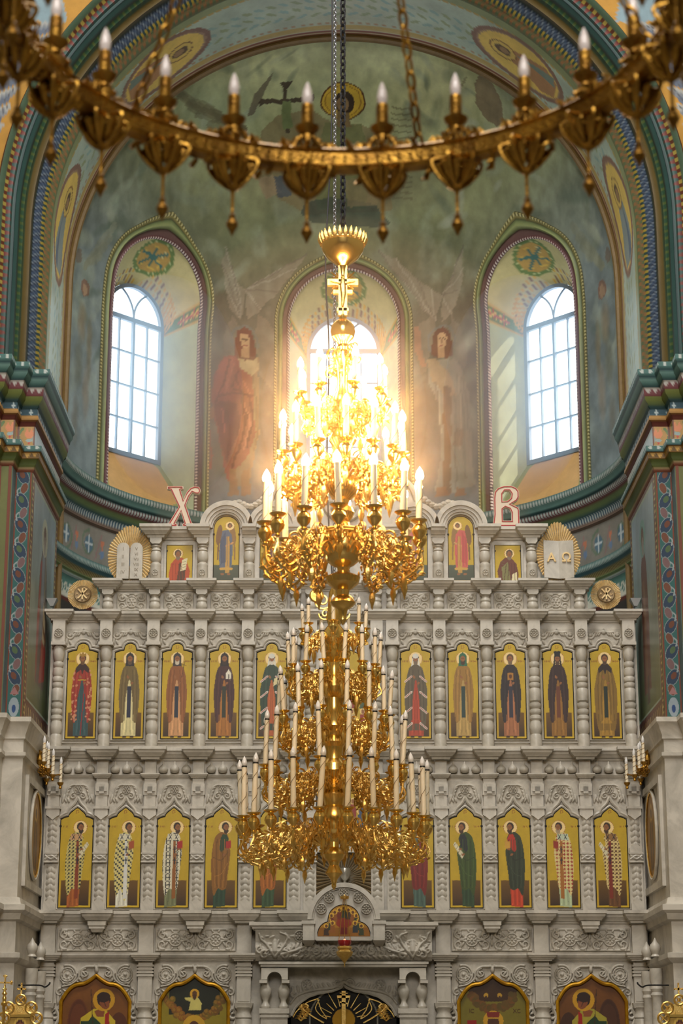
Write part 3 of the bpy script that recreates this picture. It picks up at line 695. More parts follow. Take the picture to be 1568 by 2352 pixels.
# spandrel wall outside the arch, gold ground with wings
rr = np.concatenate([np.linspace(6.74, 9.6, 90), [11., 13.4]]); NS2 = 460; Ls = APZ-13.5
Gw = np.zeros((NS2, len(rr), 3)); Gw[:,:,1] = 36.6
for i, s_ in enumerate(np.linspace(0, 2*Ls+PI*8, NS2)):
    if s_ < Ls: Gw[i,:,0] = -rr; Gw[i,:,2] = 13.5+s_
    elif s_ < Ls+PI*8: a_ = (s_-Ls)/8; Gw[i,:,0] = -rr*math.cos(a_); Gw[i,:,2] = APZ+rr*math.sin(a_)
    else: Gw[i,:,0] = rr; Gw[i,:,2] = APZ-(s_-Ls-PI*8)
c = Cv(Gw[:,:,0], Gw[:,:,2], S(176, 130, 52)); c.c *= (.75+.5*noise2(Gw[:,:,0]*1.2+30, Gw[:,:,2]*1.2, 31).ravel())[:, None]
for sg in (-1, 1):
    for k in range(26):                      # long grey-white feathers sweeping along the arch
        a0 = PI/2+sg*(.42+.024*k); r0 = 7.3+.05*(k % 5)
        pts = [((r0+.9*t)*math.cos(a0+sg*.16*t), APZ+(r0+.9*t)*math.sin(a0+sg*.16*t)) for t in np.linspace(0, 1, 6)]
        c.line(pts, .14, S(150, 148, 142) if k % 2 else S(118, 118, 114)); c.line(pts, .02, S(90, 86, 84))
    for k in range(30):
        a0 = PI/2+sg*(.95+.02*k); r0 = 6.95+.04*(k % 3)
        pts = [((r0+1.4*t)*math.cos(a0+sg*.22*t), APZ+(r0+1.4*t)*math.sin(a0+sg*.22*t)) for t in np.linspace(0, 1, 6)]
        c.line(pts, .13, [S(156, 156, 152), S(122, 126, 132), S(92, 100, 116)][k % 3]); c.line(pts, .02, S(84, 84, 90))
    a0 = PI/2+sg*.86; hx, hz = 8.05*math.cos(a0), APZ+8.05*math.sin(a0)
    c.ell(hx, hz, .42, .42, S(214, 180, 60)); c.ell(hx, hz, .27, .32, S(70, 56, 50)); c.ell(hx, hz-.04, .17, .23, S(196, 160, 130)); c.poly([(hx-.5, hz-.3), (hx+.4, hz-.3), (hx+.6, hz-1.2), (hx-.7, hz-1.2)], S(128, 150, 160))
struct('wall_spandrel', grid_mesh('wall_spandrel', Gw, M_FRESCO, c.out()), label='spandrel wall above the arch with gold ground and painted wings', cat='wall')

# ------------------------------------------------------------------ piers either side
MZ = 7.67                                    # top of the marble dado
def planp(sg, off=0.): 
    p = [(5.55, 38.3), (5.55, 35.0), (5.85, 35.0), (5.85, 34.6), (6.1, 34.6), (6.1, 34.2), (9.5, 34.2)]
    return [(-sg*0+sg*x, y) for x, y in p]
def orient(sg, p): return p if sg > 0 else p[::-1]     # outside stays on the right-hand side
def pier(sg):
    side = 'left' if sg < 0 else 'right'
    P = planp(sg)
    core = MB(); pl = P+[(sg*13., 34.2), (sg*13., 38.3)]; n = len(pl)
    def slab(mb, plist, z0, z1):
        n = len(plist); mb.add([(x, y, z0) for x, y in plist]+[(x, y, z1) for x, y in plist], [tuple(range(n)), tuple(range(2*n-1, n-1, -1))]+[(i, (i+1) % n, n+(i+1) % n, n+i) for i in range(n)])
    slab(core, pl, MZ, 13.9)
    root = struct('wall_'+side, core.mesh('wall_'+side, mat('pier_green_paint', S(112, 116, 66), .55, var=.25, scale=1.2)), label='%s painted pier flanking the marble screen' % side, cat='pier')
    # painted saint on the inner face
    ny, nz_ = 110, 230; yv = np.linspace(35.0, 38.3, ny); zv = np.linspace(MZ, 12.12, nz_)
    Gp = np.zeros((ny, nz_, 3)); Gp[:,:,0] = sg*5.545; Gp[:,:,1] = yv[:,None]; Gp[:,:,2] = zv[None,:]
    y2 = yv[:,None]+np.zeros((ny, nz_)); z2 = zv[None,:]+np.zeros((ny, nz_))
    c = Cv(y2, z2, S(104, 58, 46))
    for k in range(40): c.rect(35.05, 35.2, MZ+.1+k*.11, MZ+.14+k*.11, S(196, 176, 110)); c.rect(38.12, 38.25, MZ+.1+k*.11, MZ+.14+k*.11, S(196, 176, 110))
    for k in range(16): c.rect(35.2+k*.2, 35.25+k*.2, MZ+.08, MZ+.3, S(196, 176, 110))
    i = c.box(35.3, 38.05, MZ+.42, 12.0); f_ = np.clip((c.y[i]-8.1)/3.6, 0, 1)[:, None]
    c.c[i] = np.array(S(92, 104, 48))*(1-f_)+np.array(S(150, 166, 176))*f_  # green ground; its blue upper part is window sheen put into the paint
    c.c[i] *= (.7+.6*noise2(c.x[i]*2+7, c.y[i]*1.3, 41+sg))[:, None]
    c.line([(35.3, MZ+.42), (38.05, MZ+.42), (38.05, 12), (35.3, 12), (35.3, MZ+.42)], .05, S(160, 178, 160))
    m = 36.75; B = 8.35
    if sg < 0:
        c.poly([(m-.55, B+.2), (m+.5, B+.2), (m+.62, B+1.5), (m+.4, B+2.4), (m+.2, B+2.75), (m-.2, B+2.75), (m-.45, B+2.4), (m-.6, B+1.3)], S(96, 84, 76))
        c.poly([(m-.1, B+.25), (m+.55, B+.4), (m+.6, B+1.0), (m+.1, B+1.25)], S(164, 50, 42)); c.poly([(m-.6, B+1.2), (m-.35, B+2.5), (m-.22, B+2.5), (m-.4, B+.5), (m-.55, B+.1)], S(148, 52, 44))
        c.poly([(m-.15, B+1.2), (m+.4, B+1.0), (m+.45, B+1.5), (m-.1, B+2.0)], S(186, 170, 140)); c.line([(m-.4, B+1.7), (m+.5, B+1.15)], .12, S(136, 92, 50)); c.line([(m-.05, B+2.6), (m-.05, B+1.2)], .3, S(118, 122, 132))
        c.line([(m+.1, B), (m+.3, B+3.1)], .03, S(170, 150, 110))
    else:
        c.poly([(m-.4, B+.1), (m+.45, B+.1), (m+.42, B+1.5), (m+.3, B+2.5), (m+.12, B+2.75), (m-.15, B+2.75), (m-.35, B+2.4), (m-.42, B+1.3)], S(98, 52, 40))
        c.poly([(m-.1, B+.1), (m+.25, B+.1), (m+.2, B+2.2), (m-.05, B+2.2)], S(122, 84, 58)); c.poly([(m-.2, B-.1), (m+.1, B-.1), (m+.05, B+.4), (m-.15, B+.4)], S(70, 40, 28))
    c.ell(m, B+3.0, .36, .36, S(112, 160, 150) if sg > 0 else S(186, 186, 160), .8); c.ell(m, B+3.0, .16, .22, S(110, 84, 68)); c.ell(m, B+2.85, .1, .18, S(150, 140, 130))
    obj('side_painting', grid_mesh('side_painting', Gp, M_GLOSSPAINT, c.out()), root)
    # vine band on the front and the narrow step bands
    nx, nz_ = 36, 480; xv = np.linspace(5.56, 5.85, nx); Gp = np.zeros((nx, nz_, 3)); zv = np.linspace(MZ, 12.12, nz_)
    Gp[:,:,0] = sg*xv[:,None]; Gp[:,:,1] = 34.995; Gp[:,:,2] = zv[None,:]
    c = Cv(xv[:,None]+np.zeros((nx, nz_)), zv[None,:]+np.zeros((nx, nz_)), S(46, 96, 92)); mx_ = 5.705
    c.rect(5.5, 5.585, 0, 20, S(118, 58, 40)); c.rect(5.585, 5.592, 0, 20, S(190, 180, 150)); c.rect(5.825, 5.9, 0, 20, S(118, 58, 40))
    for k in range(9):
        z = MZ+.62+k*.455
        c.ell(mx_+.01, z+.1, .1, .17, S(126, 138, 138), rot=-.5); c.ell(mx_+.01, z+.1, .087, .157, S(38, 58, 82), rot=-.5); c.ell(mx_+.025, z+.13, .045, .07, [S(108, 62, 40), S(78, 100, 64)][k % 2], rot=-.5)
        c.ell(mx_-.02, z-.12, .07, .11, S(126, 138, 138), rot=.3); c.ell(mx_-.02, z-.12, .057, .097, [S(112, 66, 46), S(118, 88, 88)][k % 2], rot=.3)
        c.line(cat([(mx_+.09, z+.2), (mx_+.1, z+.3), (mx_+.03, z+.36), (mx_-.04, z+.44)]), .025, S(150, 160, 160))
    c.ell(mx_, MZ+.2, .09, .17, S(150, 162, 170)); c.ell(mx_, MZ+.17, .035, .07, S(40, 70, 120)); c.poly([(mx_-.08, MZ+.42), (mx_, MZ+.56), (mx_+.08, MZ+.42)], S(160, 112, 110))
    obj('vine_band', grid_mesh('vine_band', Gp, M_PAINT, c.out()), root)
    sb = MB()
    for (x0, x1, y) in ((5.835, 5.86, 34.993), ):
        pass
    b1 = MB().box(min(sg*5.843, sg*5.852), max(sg*5.843, sg*5.852), 34.62, 34.98, MZ, 12.12); obj('step_band', b1.mesh('step_band', mat('slate_blue_paint', S(96, 116, 116), .5, var=.3)), root)
    for xx0 in (5.86, 6.04): obj('red_stripe', MB().box(min(sg*xx0, sg*(xx0+.05)), max(sg*xx0, sg*(xx0+.05)), 34.593, 34.61, MZ, 12.12).mesh('red_stripe', mat('brown_red_paint', S(120, 62, 44), .5)), root)
    # cornices with painted bands (fine strips)
    def band(name, prof, colf, step=.022):
        G_, arc = sweep_grid(orient(sg, P), prof, step)
        if sg < 0: arc = arc[-1]-arc
        C = np.array([[colf(a, j) for j in range(len(prof))] for a in arc])
        obj(name, grid_mesh(name, G_, M_PAINT, C), root)
    def kband(name, rows):
        band(name, [(o, z) for o, z, k in rows], lambda a, j: pick(rows[j][2], a))
    def pick(k, a):
        if k[0] == 'dot': return S(188, 196, 192) if abs((a/.15) % 1-.5) < k[1] else TEAL
        if k[0] == 'zig': t = abs((a/.13) % 1-.5)*2; return (S(176, 172, 166) if k[1] == 'w' else S(196, 154, 78)) if (t > k[2]) else (MAR if k[1] == 'w' else S(104, 78, 40))
        if k[0] == 'crs': t = abs((a/.22) % 1-.5); return S(170, 184, 186) if t < k[1] else S(44, 74, 86)
        return k[1]
    c_ = lambda *q: ('c', S(*q))
    kband('upper_cornice', [(0, 13.98, ('c', TEAL)), (.27, 13.965, ('c', TEAL)), (.27, 13.95, ('dot', .12)), (.27, 13.92, ('dot', .2)), (.27, 13.89, ('dot', .12)), (.27, 13.875, ('c', TEAL)), (.24, 13.83, ('c', TEALD)), (.235, 13.77, ('c', TEAL2)), (.19, 13.71, ('c', TEAL)), (.18, 13.655, ('c', TEALD)),
        (.165, 13.64, ('zig', 'w', .0)), (.162, 13.60, ('zig', 'w', .35)), (.158, 13.56, ('zig', 'w', .75)), (.155, 13.53, ('c', MAR)), (.15, 13.5, ('c', MAR)), (.14, 13.48, c_(112, 122, 62)), (.13, 13.42, c_(112, 122, 62)), (.08, 13.36, c_(84, 100, 60)), (.075, 13.31, ('c', TEALD)), (.05, 13.29, ('c', TEALD)),
        (.048, 13.26, ('crs', .05)), (.047, 13.235, ('crs', .05)), (.047, 13.225, ('crs', .18)), (.046, 13.20, ('crs', .18)), (.046, 13.19, ('crs', .05)), (.045, 13.17, ('crs', .05)), (.06, 13.15, c_(120, 90, 44)), (.07, 13.13, c_(170, 126, 60)), (.07, 13.07, c_(150, 110, 54)), (.03, 13.04, c_(104, 52, 44)), (.02, 12.97, c_(104, 52, 44)), (0, 12.95, c_(104, 52, 44))])
    kband('lower_cornice', [(0, 12.56, ('c', TEAL)), (.16, 12.555, ('c', TEAL)), (.16, 12.545, ('dot', .12)), (.16, 12.52, ('dot', .2)), (.16, 12.495, ('dot', .12)), (.16, 12.485, ('c', TEAL)), (.155, 12.45, ('c', TEALD)), (.12, 12.435, c_(176, 136, 70)), (.12, 12.425, ('zig', 'g', .15)), (.12, 12.39, ('zig', 'g', .5)), (.12, 12.35, ('zig', 'g', .85)), (.118, 12.335, c_(150, 112, 58)), (.09, 12.32, c_(98, 110, 58)), (.06, 12.24, c_(84, 96, 52)), (.05, 12.2, c_(98, 110, 58)), (.03, 12.18, c_(170, 150, 112)), (.03, 12.14, c_(120, 70, 50)), (0, 12.10, c_(120, 70, 50))])
    # flowered cap between the cornices
    prof = [(.012, z) for z in np.linspace(12.55, 12.96, 34)]
    G_, arc = sweep_grid(orient(sg, P), prof, .015)
    if sg < 0: arc = arc[-1]-arc
    z2 = np.array([p[1] for p in prof])[None,:]+np.zeros((len(arc), len(prof))); a2 = arc[:,None]+0*z2
    c = Cv(a2, z2, S(176, 138, 74))
    i = c.box(0, 3.3, 12, 14); c.put(i, S(170, 184, 186)); c.put(i, S(140, 150, 140), .3)  # inner face painted pale, the light's glare put into its colour
    for k in range(16):
        x = 3.3+.1+k*.34
        c.line(cat([(x-.15, 12.6), (x-.05, 12.75), (x-.12, 12.92)]), .05, S(150, 150, 140)); c.poly([(x-.09, 12.82), (x-.04, 12.93), (x, 12.84), (x+.04, 12.93), (x+.09, 12.82), (x+.04, 12.74), (x-.04, 12.74)], S(214, 134, 92))
        c.poly([(x-.05, 12.72), (x+.05, 12.72), (x, 12.6)], S(192, 66, 50)); c.ell(x, 12.7, .06, .03, S(150, 170, 170)); c.line([(x+.14, 12.58), (x+.2, 12.8), (x+.12, 12.92)], .05, S(92, 122, 66))
    for e in (3.31, 3.6, 3.615, 4.0, 4.26, 4.65): c.line([(e, 12), (e, 14)], .035, S(112, 66, 52))
    c.rect(0, 99, 12.5, 12.585, S(104, 52, 44)); c.rect(3.3, 99, 12.585, 12.6, S(206, 196, 170))
    obj('flowered_cap', grid_mesh('flowered_cap', G_, M_GLOSSPAINT, c.out()), root)
    # marble dado
    dado = MB(); off = .05
    Pm = [(x - sg*off if i < 2 else x, y) for i, (x, y) in enumerate(P)]; Pm = [(x, y-(off if i > 0 else 0)) for i, (x, y) in enumerate(Pm)]
    slab(dado, Pm+[(sg*13., 34.15), (sg*13., 38.3)], 0, MZ-.05)
    d = struct('wall_dado_'+side, dado.mesh('dado', M_MARBLE), label='%s marble dado below the painted pier' % side, cat='wall')
    def mb_(nm, prof): obj(nm, sweep(orient(sg, Pm), prof).mesh(nm, M_MARBLE), d)
    mb_('crown_moulding', [(-.04, MZ+.02), (.13, MZ), (.13, MZ-.08), (.09, MZ-.13), (.07, MZ-.2), (.03, MZ-.3), (.03, MZ-.36), (-.02, MZ-.4)])
    mb_('fillet', [(-.02, MZ-.58), (.05, MZ-.6), (.05, MZ-.66), (-.02, MZ-.72)])
    z = 4.45
    mb_('middle_moulding', [(-.02, z+.18), (.05, z+.16), (.08, z+.06), (.16, z+.04), (.16, z-.05), (.09, z-.1), (.07, z-.2), (-.02, z-.24)])
    z = 3.62
    mb_('lower_moulding', [(-.02, z+.1), (.1, z+.08), (.1, z), (.06, z-.05), (-.02, z-.1)])
    # framed panel with oval icon on the inner face
    X = sg*5.50; y0, y1, z0, z1 = 35.35, 37.75, 4.85, 6.75
    for nm, a in (('panel_frame', (y0, y1, z0, z0+.12)), ('panel_frame', (y0, y1, z1-.12, z1)), ('panel_frame', (y0, y0+.14, z0+.12, z1-.12)), ('panel_frame', (y1-.14, y1, z0+.12, z1-.12))):
        obj(nm, MB().box(min(X, X-sg*.06), max(X, X-sg*.06), a[0], a[1], a[2], a[3]).mesh(nm, M_MARBLE), d)
    oc = (36.55, 5.85); n = 40
    ring = MB().tube([(X-sg*.03, oc[0]+.60*math.cos(a), oc[1]+.78*math.sin(a)) for a in np.linspace(0, 2*PI, n, endpoint=False)], .03, 8, True)
    obj('oval_frame', ring.mesh('oval_frame', M_MARBLE), d)
    nr, na = 26, 60; rr = np.linspace(0.01, 1, nr); aa = np.linspace(0, 2*PI, na)
    Go = np.zeros((na, nr, 3)); Go[:,:,0] = 0; Go[:,:,1] = .56*np.cos(aa)[:,None]*rr[None,:]; Go[:,:,2] = .74*np.sin(aa)[:,None]*rr[None,:]
    c = Cv(Go[:,:,1], Go[:,:,2], S(150, 108, 40)); c.poly([(-.18, -.62), (.2, -.62), (.22, 0), (.12, .28), (-.12, .28), (-.2, 0)], S(96, 66, 36)); c.ell(0, .38, .16, .16, S(196, 154, 66)); c.ell(0, .38, .08, .1, S(96, 62, 40)); c.line([(0, -.5), (0, .2)], .1, S(132, 92, 50))
    ic = thing('oval_icon', 'oval icon of a brown robed saint set in the %s marble dado' % side, 'icon', (X-sg*.03, oc[0], oc[1]))
    obj('painted_panel', grid_mesh('oval_panel', Go, M_ICON, c.out()), ic)
    obj('gilt_rim', MB().tube([(-sg*.012, .56*math.cos(a), .74*math.sin(a)) for a in np.linspace(0, 2*PI, n, endpoint=False)], .014, 6, True).mesh('gilt_rim', M_GOLDR), ic)
    # little columns and finials in the corner by the screen
    for k, (yy, hh) in enumerate(((35.95, 3.5), (36.95, 3.5))):
        xo = sg*(5.5-.14)
        cl = MB().lathe([(.1, 0), (.1, 2.3), (.12, 2.36), (.12, 2.42), (.1, 2.5), (.09, 3.0), (.11, 3.05), (.09, 3.1), (.11, 3.16), (.09, 3.22), (.115, 3.3), (.115, 3.5)], 14, (0, 0, 0))
        obj('colonnette', cl.mesh('colonnette', M_MARBLE), d, (xo, yy, 0))
        fn = MB().lathe([(.08, 3.70), (.06, 3.74), (.085, 3.79), (.1, 3.84), (.085, 3.9), (.045, 3.94), (.02, 3.99), (.004, 4.02)], 14)
        obj('finial', fn.mesh('finial', M_MARBLE), d, (xo, yy, 0))
    return root
pier(-1); pier(1)
# ------------------------------------------------------------------ marble iconostasis (frame: x, y from the front face, z from the floor)
YF = 37.4
IC = thing('iconostasis', 'tall white carved marble iconostasis screen filling the sanctuary arch', 'iconostasis', (0, YF, 0))
CXS = [.61, .90, 1.775, 2.652, 3.53, 4.407, 5.285]
both = lambda L: [-x for x in reversed(L)]+list(L)
BAYS = [1.335, 2.212, 3.09, 3.968, 4.846]
def part(name, mb_or_me, loc=(0, 0, 0), m=None, parent=None, smooth=35):
    me = mb_or_me.mesh(name, m or M_MARBLE, smooth) if isinstance(mb_or_me, MB) else mb_or_me
    return obj(name, me, parent or IC, loc)
zt = {y: zz(y) for y in range(1100, 2352)}
# stepped body with the doorway left open
zd = zz(2222)
half = [(1.02, 0), (5.45, 0), (5.45, zt[1410]), (4.57, zt[1410]), (4.57, zt[1338]), (3.70, zt[1338]), (3.70, zt[1213]), (2.74, zt[1213])]
arc_ = lambda cx, r, a0, a1, n=14: [(cx+r*math.cos(a), zt[1213]+r*math.sin(a)) for a in np.linspace(a0, a1, n)]
half += arc_(2.212, .47, 0, PI)+arc_(1.335, .40, 0, 1.2)
crest = [(1.40, zz(1150)), (1.34, zz(1128)), (1.22, zz(1108)), (.95, zz(1084)), (.62, zz(1066)), (.3, zz(1056)), (0, zz(1052))]
half += crest[:-1]
pl = half+[(0, crest[-1][1])]+[(-x, z) for x, z in reversed(half)]+[(-1.02, zd), (1.02, zd)]
part('body', MB().prism(pl, 0, .45), smooth=0)
part('door_recess', MB().box(-1.3, 1.3, .40, .44, 0, zd+.1), m=M_DARK)
# cornices breaking forward over every column
def brk(hw, cols, base, fwd, cw):
    pts = [(-hw, base)]
    for x in sorted(cols):
        pts += [(x-cw, base), (x-cw, fwd), (x+cw, fwd), (x+cw, base)]
    pts.append((hw, base)); out = []
    for p in pts:
        p = (max(-hw, min(hw, p[0])), p[1])
        if not out or (abs(out[-1][0]-p[0])+abs(out[-1][1]-p[1])) > 1e-6: out.append(p)
    # merge overlapping neighbours
    return out
def cornice(name, hw, cols, ytop, ybot, out=.16, fwd=-.2, cw=.13, lo=None):
    z1, z0 = zz(ytop), zz(ybot); h = z1-z0
    prof = [(-.02, z1), (out, z1-.02*h), (out, z1-.26*h), (out*.82, z1-.34*h), (out*.78, z1-.5*h), (out*.45, z1-.7*h), (out*.42, z1-.78*h), (out*.2, z1-.84*h), (out*.16, z0), (-.02, z0)]
    cols2 = []
    for x in sorted(cols):
        if cols2 and x-cols2[-1][1] < 2*cw+.06: cols2[-1][1] = x
        else: cols2.append([x, x])
    lo = -hw if lo is None else lo
    pts = [(lo, 0)]
    for a, b in cols2: pts += [(a-cw, 0), (a-cw, fwd), (b+cw, fwd), (b+cw, 0)]
    pts.append((hw, 0)); o = []
    for p in pts:
        p = (max(lo, min(hw, p[0])), p[1])
        if not o or abs(o[-1][0]-p[0])+abs(o[-1][1]-p[1]) > 1e-6: o.append(p)
    if o[0][1] == 0 and o[1][0] == o[0][0]: o = o[1:]
    if o[-1][1] == 0 and o[-2][0] == o[-1][0]: o = o[:-1]
    return part(name, sweep(o, prof))
cornice('cornice', 3.74, [2.652, 3.53], 1210, 1238, .17, -.2, .13, lo=2.652-.13)
cornice('cornice', -2.652+.13, [-3.53, -2.652], 1210, 1238, .17, -.2, .13, lo=-3.74)
for x in (-1.775, 1.775): cornice('capital', x+.13, [x], 1210, 1238, .17, -.2, .13, lo=x-.13)
for x in (-.755, .755): cornice('capital', x+.28, [x], 1210, 1238, .14, -.2, .28, lo=x-.28)
cornice('cornice', 4.60, both(CXS[:6]), 1334, 1356, .15, -.2, .13)
cornice('cornice', 5.47, both(CXS), 1404, 1428, .14, -.2, .13)
cornice('cornice', 5.47, both(CXS), 1718, 1746, .16, -.2, .14)
cornice('moulding_course', 5.46, both(CXS), 1777, 1787, .05, -.14, .125)
cornice('cornice', 5.47, both(CXS), 2092, 2121, .15, -.2, .14)
cornice('cornice', 5.47, both([1.775, 3.53, 5.285]), 2190, 2208, .12, -.2, .15)
# ---- top tier and second tier columns
def col_from_px(lst, y0, k=1.0):
    """lst [(py, r)] -> lathe profile bottom to top relative to z(y0)"""
    return [(r*k, zz(y)-zz(y0)) for y, r in reversed(lst)]
def cpx(o, s, L): return [(o+y/s, r) for y, r in L]
c8 = lambda y: 1120+y/7.84
top_col = MB().lathe(col_from_px([(c8(1040), .085), (c8(1055), .1), (c8(1075), .1), (c8(1085), .075), (c8(1120), .085), (c8(1140), .1), (c8(1150), .08), (c8(1165), .09), (c8(1240), .108), (c8(1310), .1), (c8(1350), .07), (c8(1370), .085), (c8(1385), .1), (c8(1410), .105), (c8(1440), .1), (c8(1450), .1), (c8(1500), .105), (c8(1600), .105), (c8(1640), .1), (c8(1660), .07), (c8(1680), .1), (c8(1700), .1)], 1336), 18).mesh('top_column', M_MARBLE)
def top_block():
    m = MB(); z1, z0 = zz(1236)-zz(1336), zz(1252)-zz(1336)
    pts = [(-.11, z1), (.11, z1), (.11, z0+.05), (.07, z0), (-.07, z0), (-.11, z0+.05)]
    return m.prism(pts, -.12, .1).mesh('block', M_MARBLE)
tb = top_block()
def flower_me(r, h, n=8, res=28, name='rosette'):
    g = np.linspace(-1, 1, res); ang = np.linspace(0, 2*PI, 40); rad = np.linspace(.02, 1, 14)
    X = r*np.cos(ang)[:,None]*rad[None,:]; Z = r*np.sin(ang)[:,None]*rad[None,:]
    R = Relief(X, Z); R.rosette(0, 0, r*.88, h, n); H = R.out()
    return grid_mesh(name, np.stack([X, -H-.008, Z], -1), M_MARBLE2)
for x in both(CXS[:5]):
    o = part('column', top_col, (x, -.1, zz(1336))); part('block', tb, parent=o)
    part('rosette', flower_me(.06, .02, 4) if x == -3.53 else bpy.data.meshes['rosette'], (0, -.104, zz(1318)-zz(1336)), parent=o)
short = MB().lathe(col_from_px([(1355, .1), (1361, .105), (1366, .09), (1369, .07), (1374, .075), (1377, .095), (1381, .1), (1384, .085), (1387, .095), (1392, .11), (1397, .1), (1400, .08), (1404, .1)], 1404), 18).mesh('short_column', M_MARBLE)
blk2 = MB().prism([(-.105, zz(1355)-zz(1404)), (.105, zz(1355)-zz(1404)), (.105, zz(1364)-zz(1404)), (.07, zz(1368)-zz(1404)), (-.07, zz(1368)-zz(1404)), (-.105, zz(1364)-zz(1404))], -.11, .1).mesh('block', M_MARBLE)
for x in both(CXS[:6]):
    o = part('short_column', short, (x, -.1, zz(1404))); part('block', blk2, parent=o)
# ---- relief panels of the second tier
def relief_panel(name, w, h, fn, nx, ny, lo=None, hi=None, amp=1., th=.03):
    xs = np.linspace(-w/2, w/2, nx); X = xs[:,None]+np.zeros((nx, ny)); L = np.array([lo(x) if lo else 0 for x in xs]); Hh = np.array([hi(x) if hi else h for x in xs])
    t = np.linspace(0, 1, ny)[None,:]; Z = L[:,None]*(1-t)+Hh[:,None]*t
    R = Relief(X, Z); fn(R); H = R.out()*amp
    return grid_mesh(name, np.stack([X, -H-th, Z], -1), M_MARBLE2, skirt=(0, th+.002, 0))
def fn_med(R):
    w, h = .56, .345; cx, cz = 0, h/2
    R.stroke([(-w/2+.015, .015), (w/2-.015, .015), (w/2-.015, h-.015), (-w/2+.015, h-.015), (-w/2+.015, .015)], .016, .02)
    for sx in (-1, 1):
        for sz in (-1, 1):
            R.taper(spiral(sx*.17, cz+sz*.085, .085, .02, (0 if sx > 0 else PI)+sz*sx*.6, -sx*sz*1.1), .022, .012, .03)
            R.leaf(sx*.06, cz+sz*.05, math.atan2(sz*.7, sx), .17, .07, .03); R.boss(sx*.175, cz+sz*.085, .03, .03, .035)
            R.taper([(sx*.06, cz+sz*.13), (sx*.14, cz+sz*.15), (sx*.22, cz+sz*.14)], .02, .01, .024)
    R.boss(0, cz, .12, .12, .02); R.rosette(0, cz, .105, .035, 6)
med = relief_panel('relief_panel', .56, .345, fn_med, 110, 70)
for b in both(BAYS[:4]): part('relief_panel', med, (b, 0, zz(1401.5)))
part('relief_panel', med, (0, 0, zz(1401.5)))
# ---- saints tier: blocks with rosettes and turned columns
c2y = lambda y: 1100+y/3.136
BAL = [(1205,.085),(1215,.1),(1260,.110),(1300,.095),(1318,.07),(1325,.09),(1340,.1),(1355,.09),(1362,.072),(1370,.098),(1410,.104),(1425,.08),(1432,.098),(1445,.108),(1460,.098),(1467,.075),(1475,.1),(1485,.105),(1500,.1),(1508,.082),(1520,.105),(1560,.108),(1600,.105),(1612,.08),(1620,.105),(1635,.112),(1650,.1),(1658,.08),(1665,.105),(1680,.112),(1695,.1),(1702,.08),(1710,.105),(1730,.112),(1745,.09),(1760,.1),(1790,.118),(1820,.105),(1840,.085),(1850,.1),(1880,.112),(1935,.112)]
bal = MB().lathe(col_from_px(cpx(1100, 3.136, BAL), 1717), 20).mesh('turned_column', M_MARBLE)
blk3 = MB().box(-.115, .115, -.12, .1, zz(1484)-zz(1717), zz(1427)-zz(1717)).box(-.135, .135, -.14, .1, zz(1484)-zz(1717), zz(1477)-zz(1717)).mesh('block', M_MARBLE)
ros3 = flower_me(.088, .035, 8, name='block_rosette')
for x in both(CXS):
    o = part('turned_column', bal, (x, -.1, zz(1717))); part('block', blk3, parent=o); part('rosette', ros3, (0, -.122, zz(1457)-zz(1717)), parent=o)
# ---- icon shapes
WS, ZS0, ZS1 = .555, zz(1695), zz(1476)
def hi_tre(H): return lambda x: (H-.118+math.sqrt(max(.118**2-x*x, 0)) if abs(x) < .112 else H-.135-.05*max(0, (abs(x)-.112)/.17)**2)
WA, ZA0, ZA1 = .59, zz(2084), zz(1854)
def hi_og(H):
    def f(x):
        a = abs(x)
        if a < .15: return H-.03*(a/.15)-.10*(a/.15)**2.2-.02*(1-abs(1-2*a/.15)) 
        return H-.165-.055*((a-.15)/.145)**2
    return f
HS = ZS1-ZS0; HA = ZA1-ZA0
def fn_sp(top, hi, nb):
    def fn(R):
        for sx in (-1, 1):
            R.taper(spiral(sx*.26, top-.12, .075, .012, PI if sx > 0 else 0, sx*1.3), .022, .012, .03)
            R.taper(cat([(sx*.02, top-.05), (sx*.1, top-.07), (sx*.18, top-.06), (sx*.22, top-.1)]), .024, .018, .03)
            for k in range(5): R.leaf(sx*(.06+.05*k), top-.06, -PI/2+sx*(.5-.2*k), .09, .04, .03)
            R.leaf(sx*.31, top-.16, -PI/2, .16, .05, .03); R.leaf(sx*.27, top-.2, -PI/2-sx*.4, .12, .04, .028); R.boss(sx*.26, top-.12, .03, .03, .036)
        R.boss(0, top-.06, .045, .05, .035); R.leaf(0, top-.01, PI/2, .05, .04, .03)
    return fn
lo_s = lambda x: (HS+.085 if abs(x) > .33 else hi_tre(HS)(x*.80)+.065)-.0
topS = zz(1443)-ZS0
sp1 = relief_panel('carved_spandrel', .66, 0, fn_sp(topS, None, 0), 100, 50, lo=lambda x: min(hi_tre(HS)(x*.78)+.07, topS-.02), hi=lambda x: topS)
def ridge(hi, w, z0, k=1.0, r=.022, off=.03):
    pts = [(-w/2-off, -.03, -off)]+[(-w/2-off, -.03, hi(-w/2+1e-4))]
    for x in np.linspace(-w/2, w/2, 41): pts.append((x*(1+2*off/w), -.03, hi(x)+off))
    pts += [(w/2+off, -.03, hi(w/2-1e-4)), (w/2+off, -.03, -off)]
    return MB().tube(pts, r, 6, True).mesh('icon_moulding', M_MARBLE)
rdS = ridge(hi_tre(HS), WS, 0); rdS2 = ridge(hi_tre(HS), WS, 0, off=.085, r=.026)
rdA = ridge(hi_og(HA), WA, 0)
for b in both(BAYS):
    part('carved_spandrel', sp1, (b, 0, ZS0)); part('icon_moulding', rdS, (b, 0, ZS0)); part('icon_moulding', rdS2, (b, .015, ZS0))
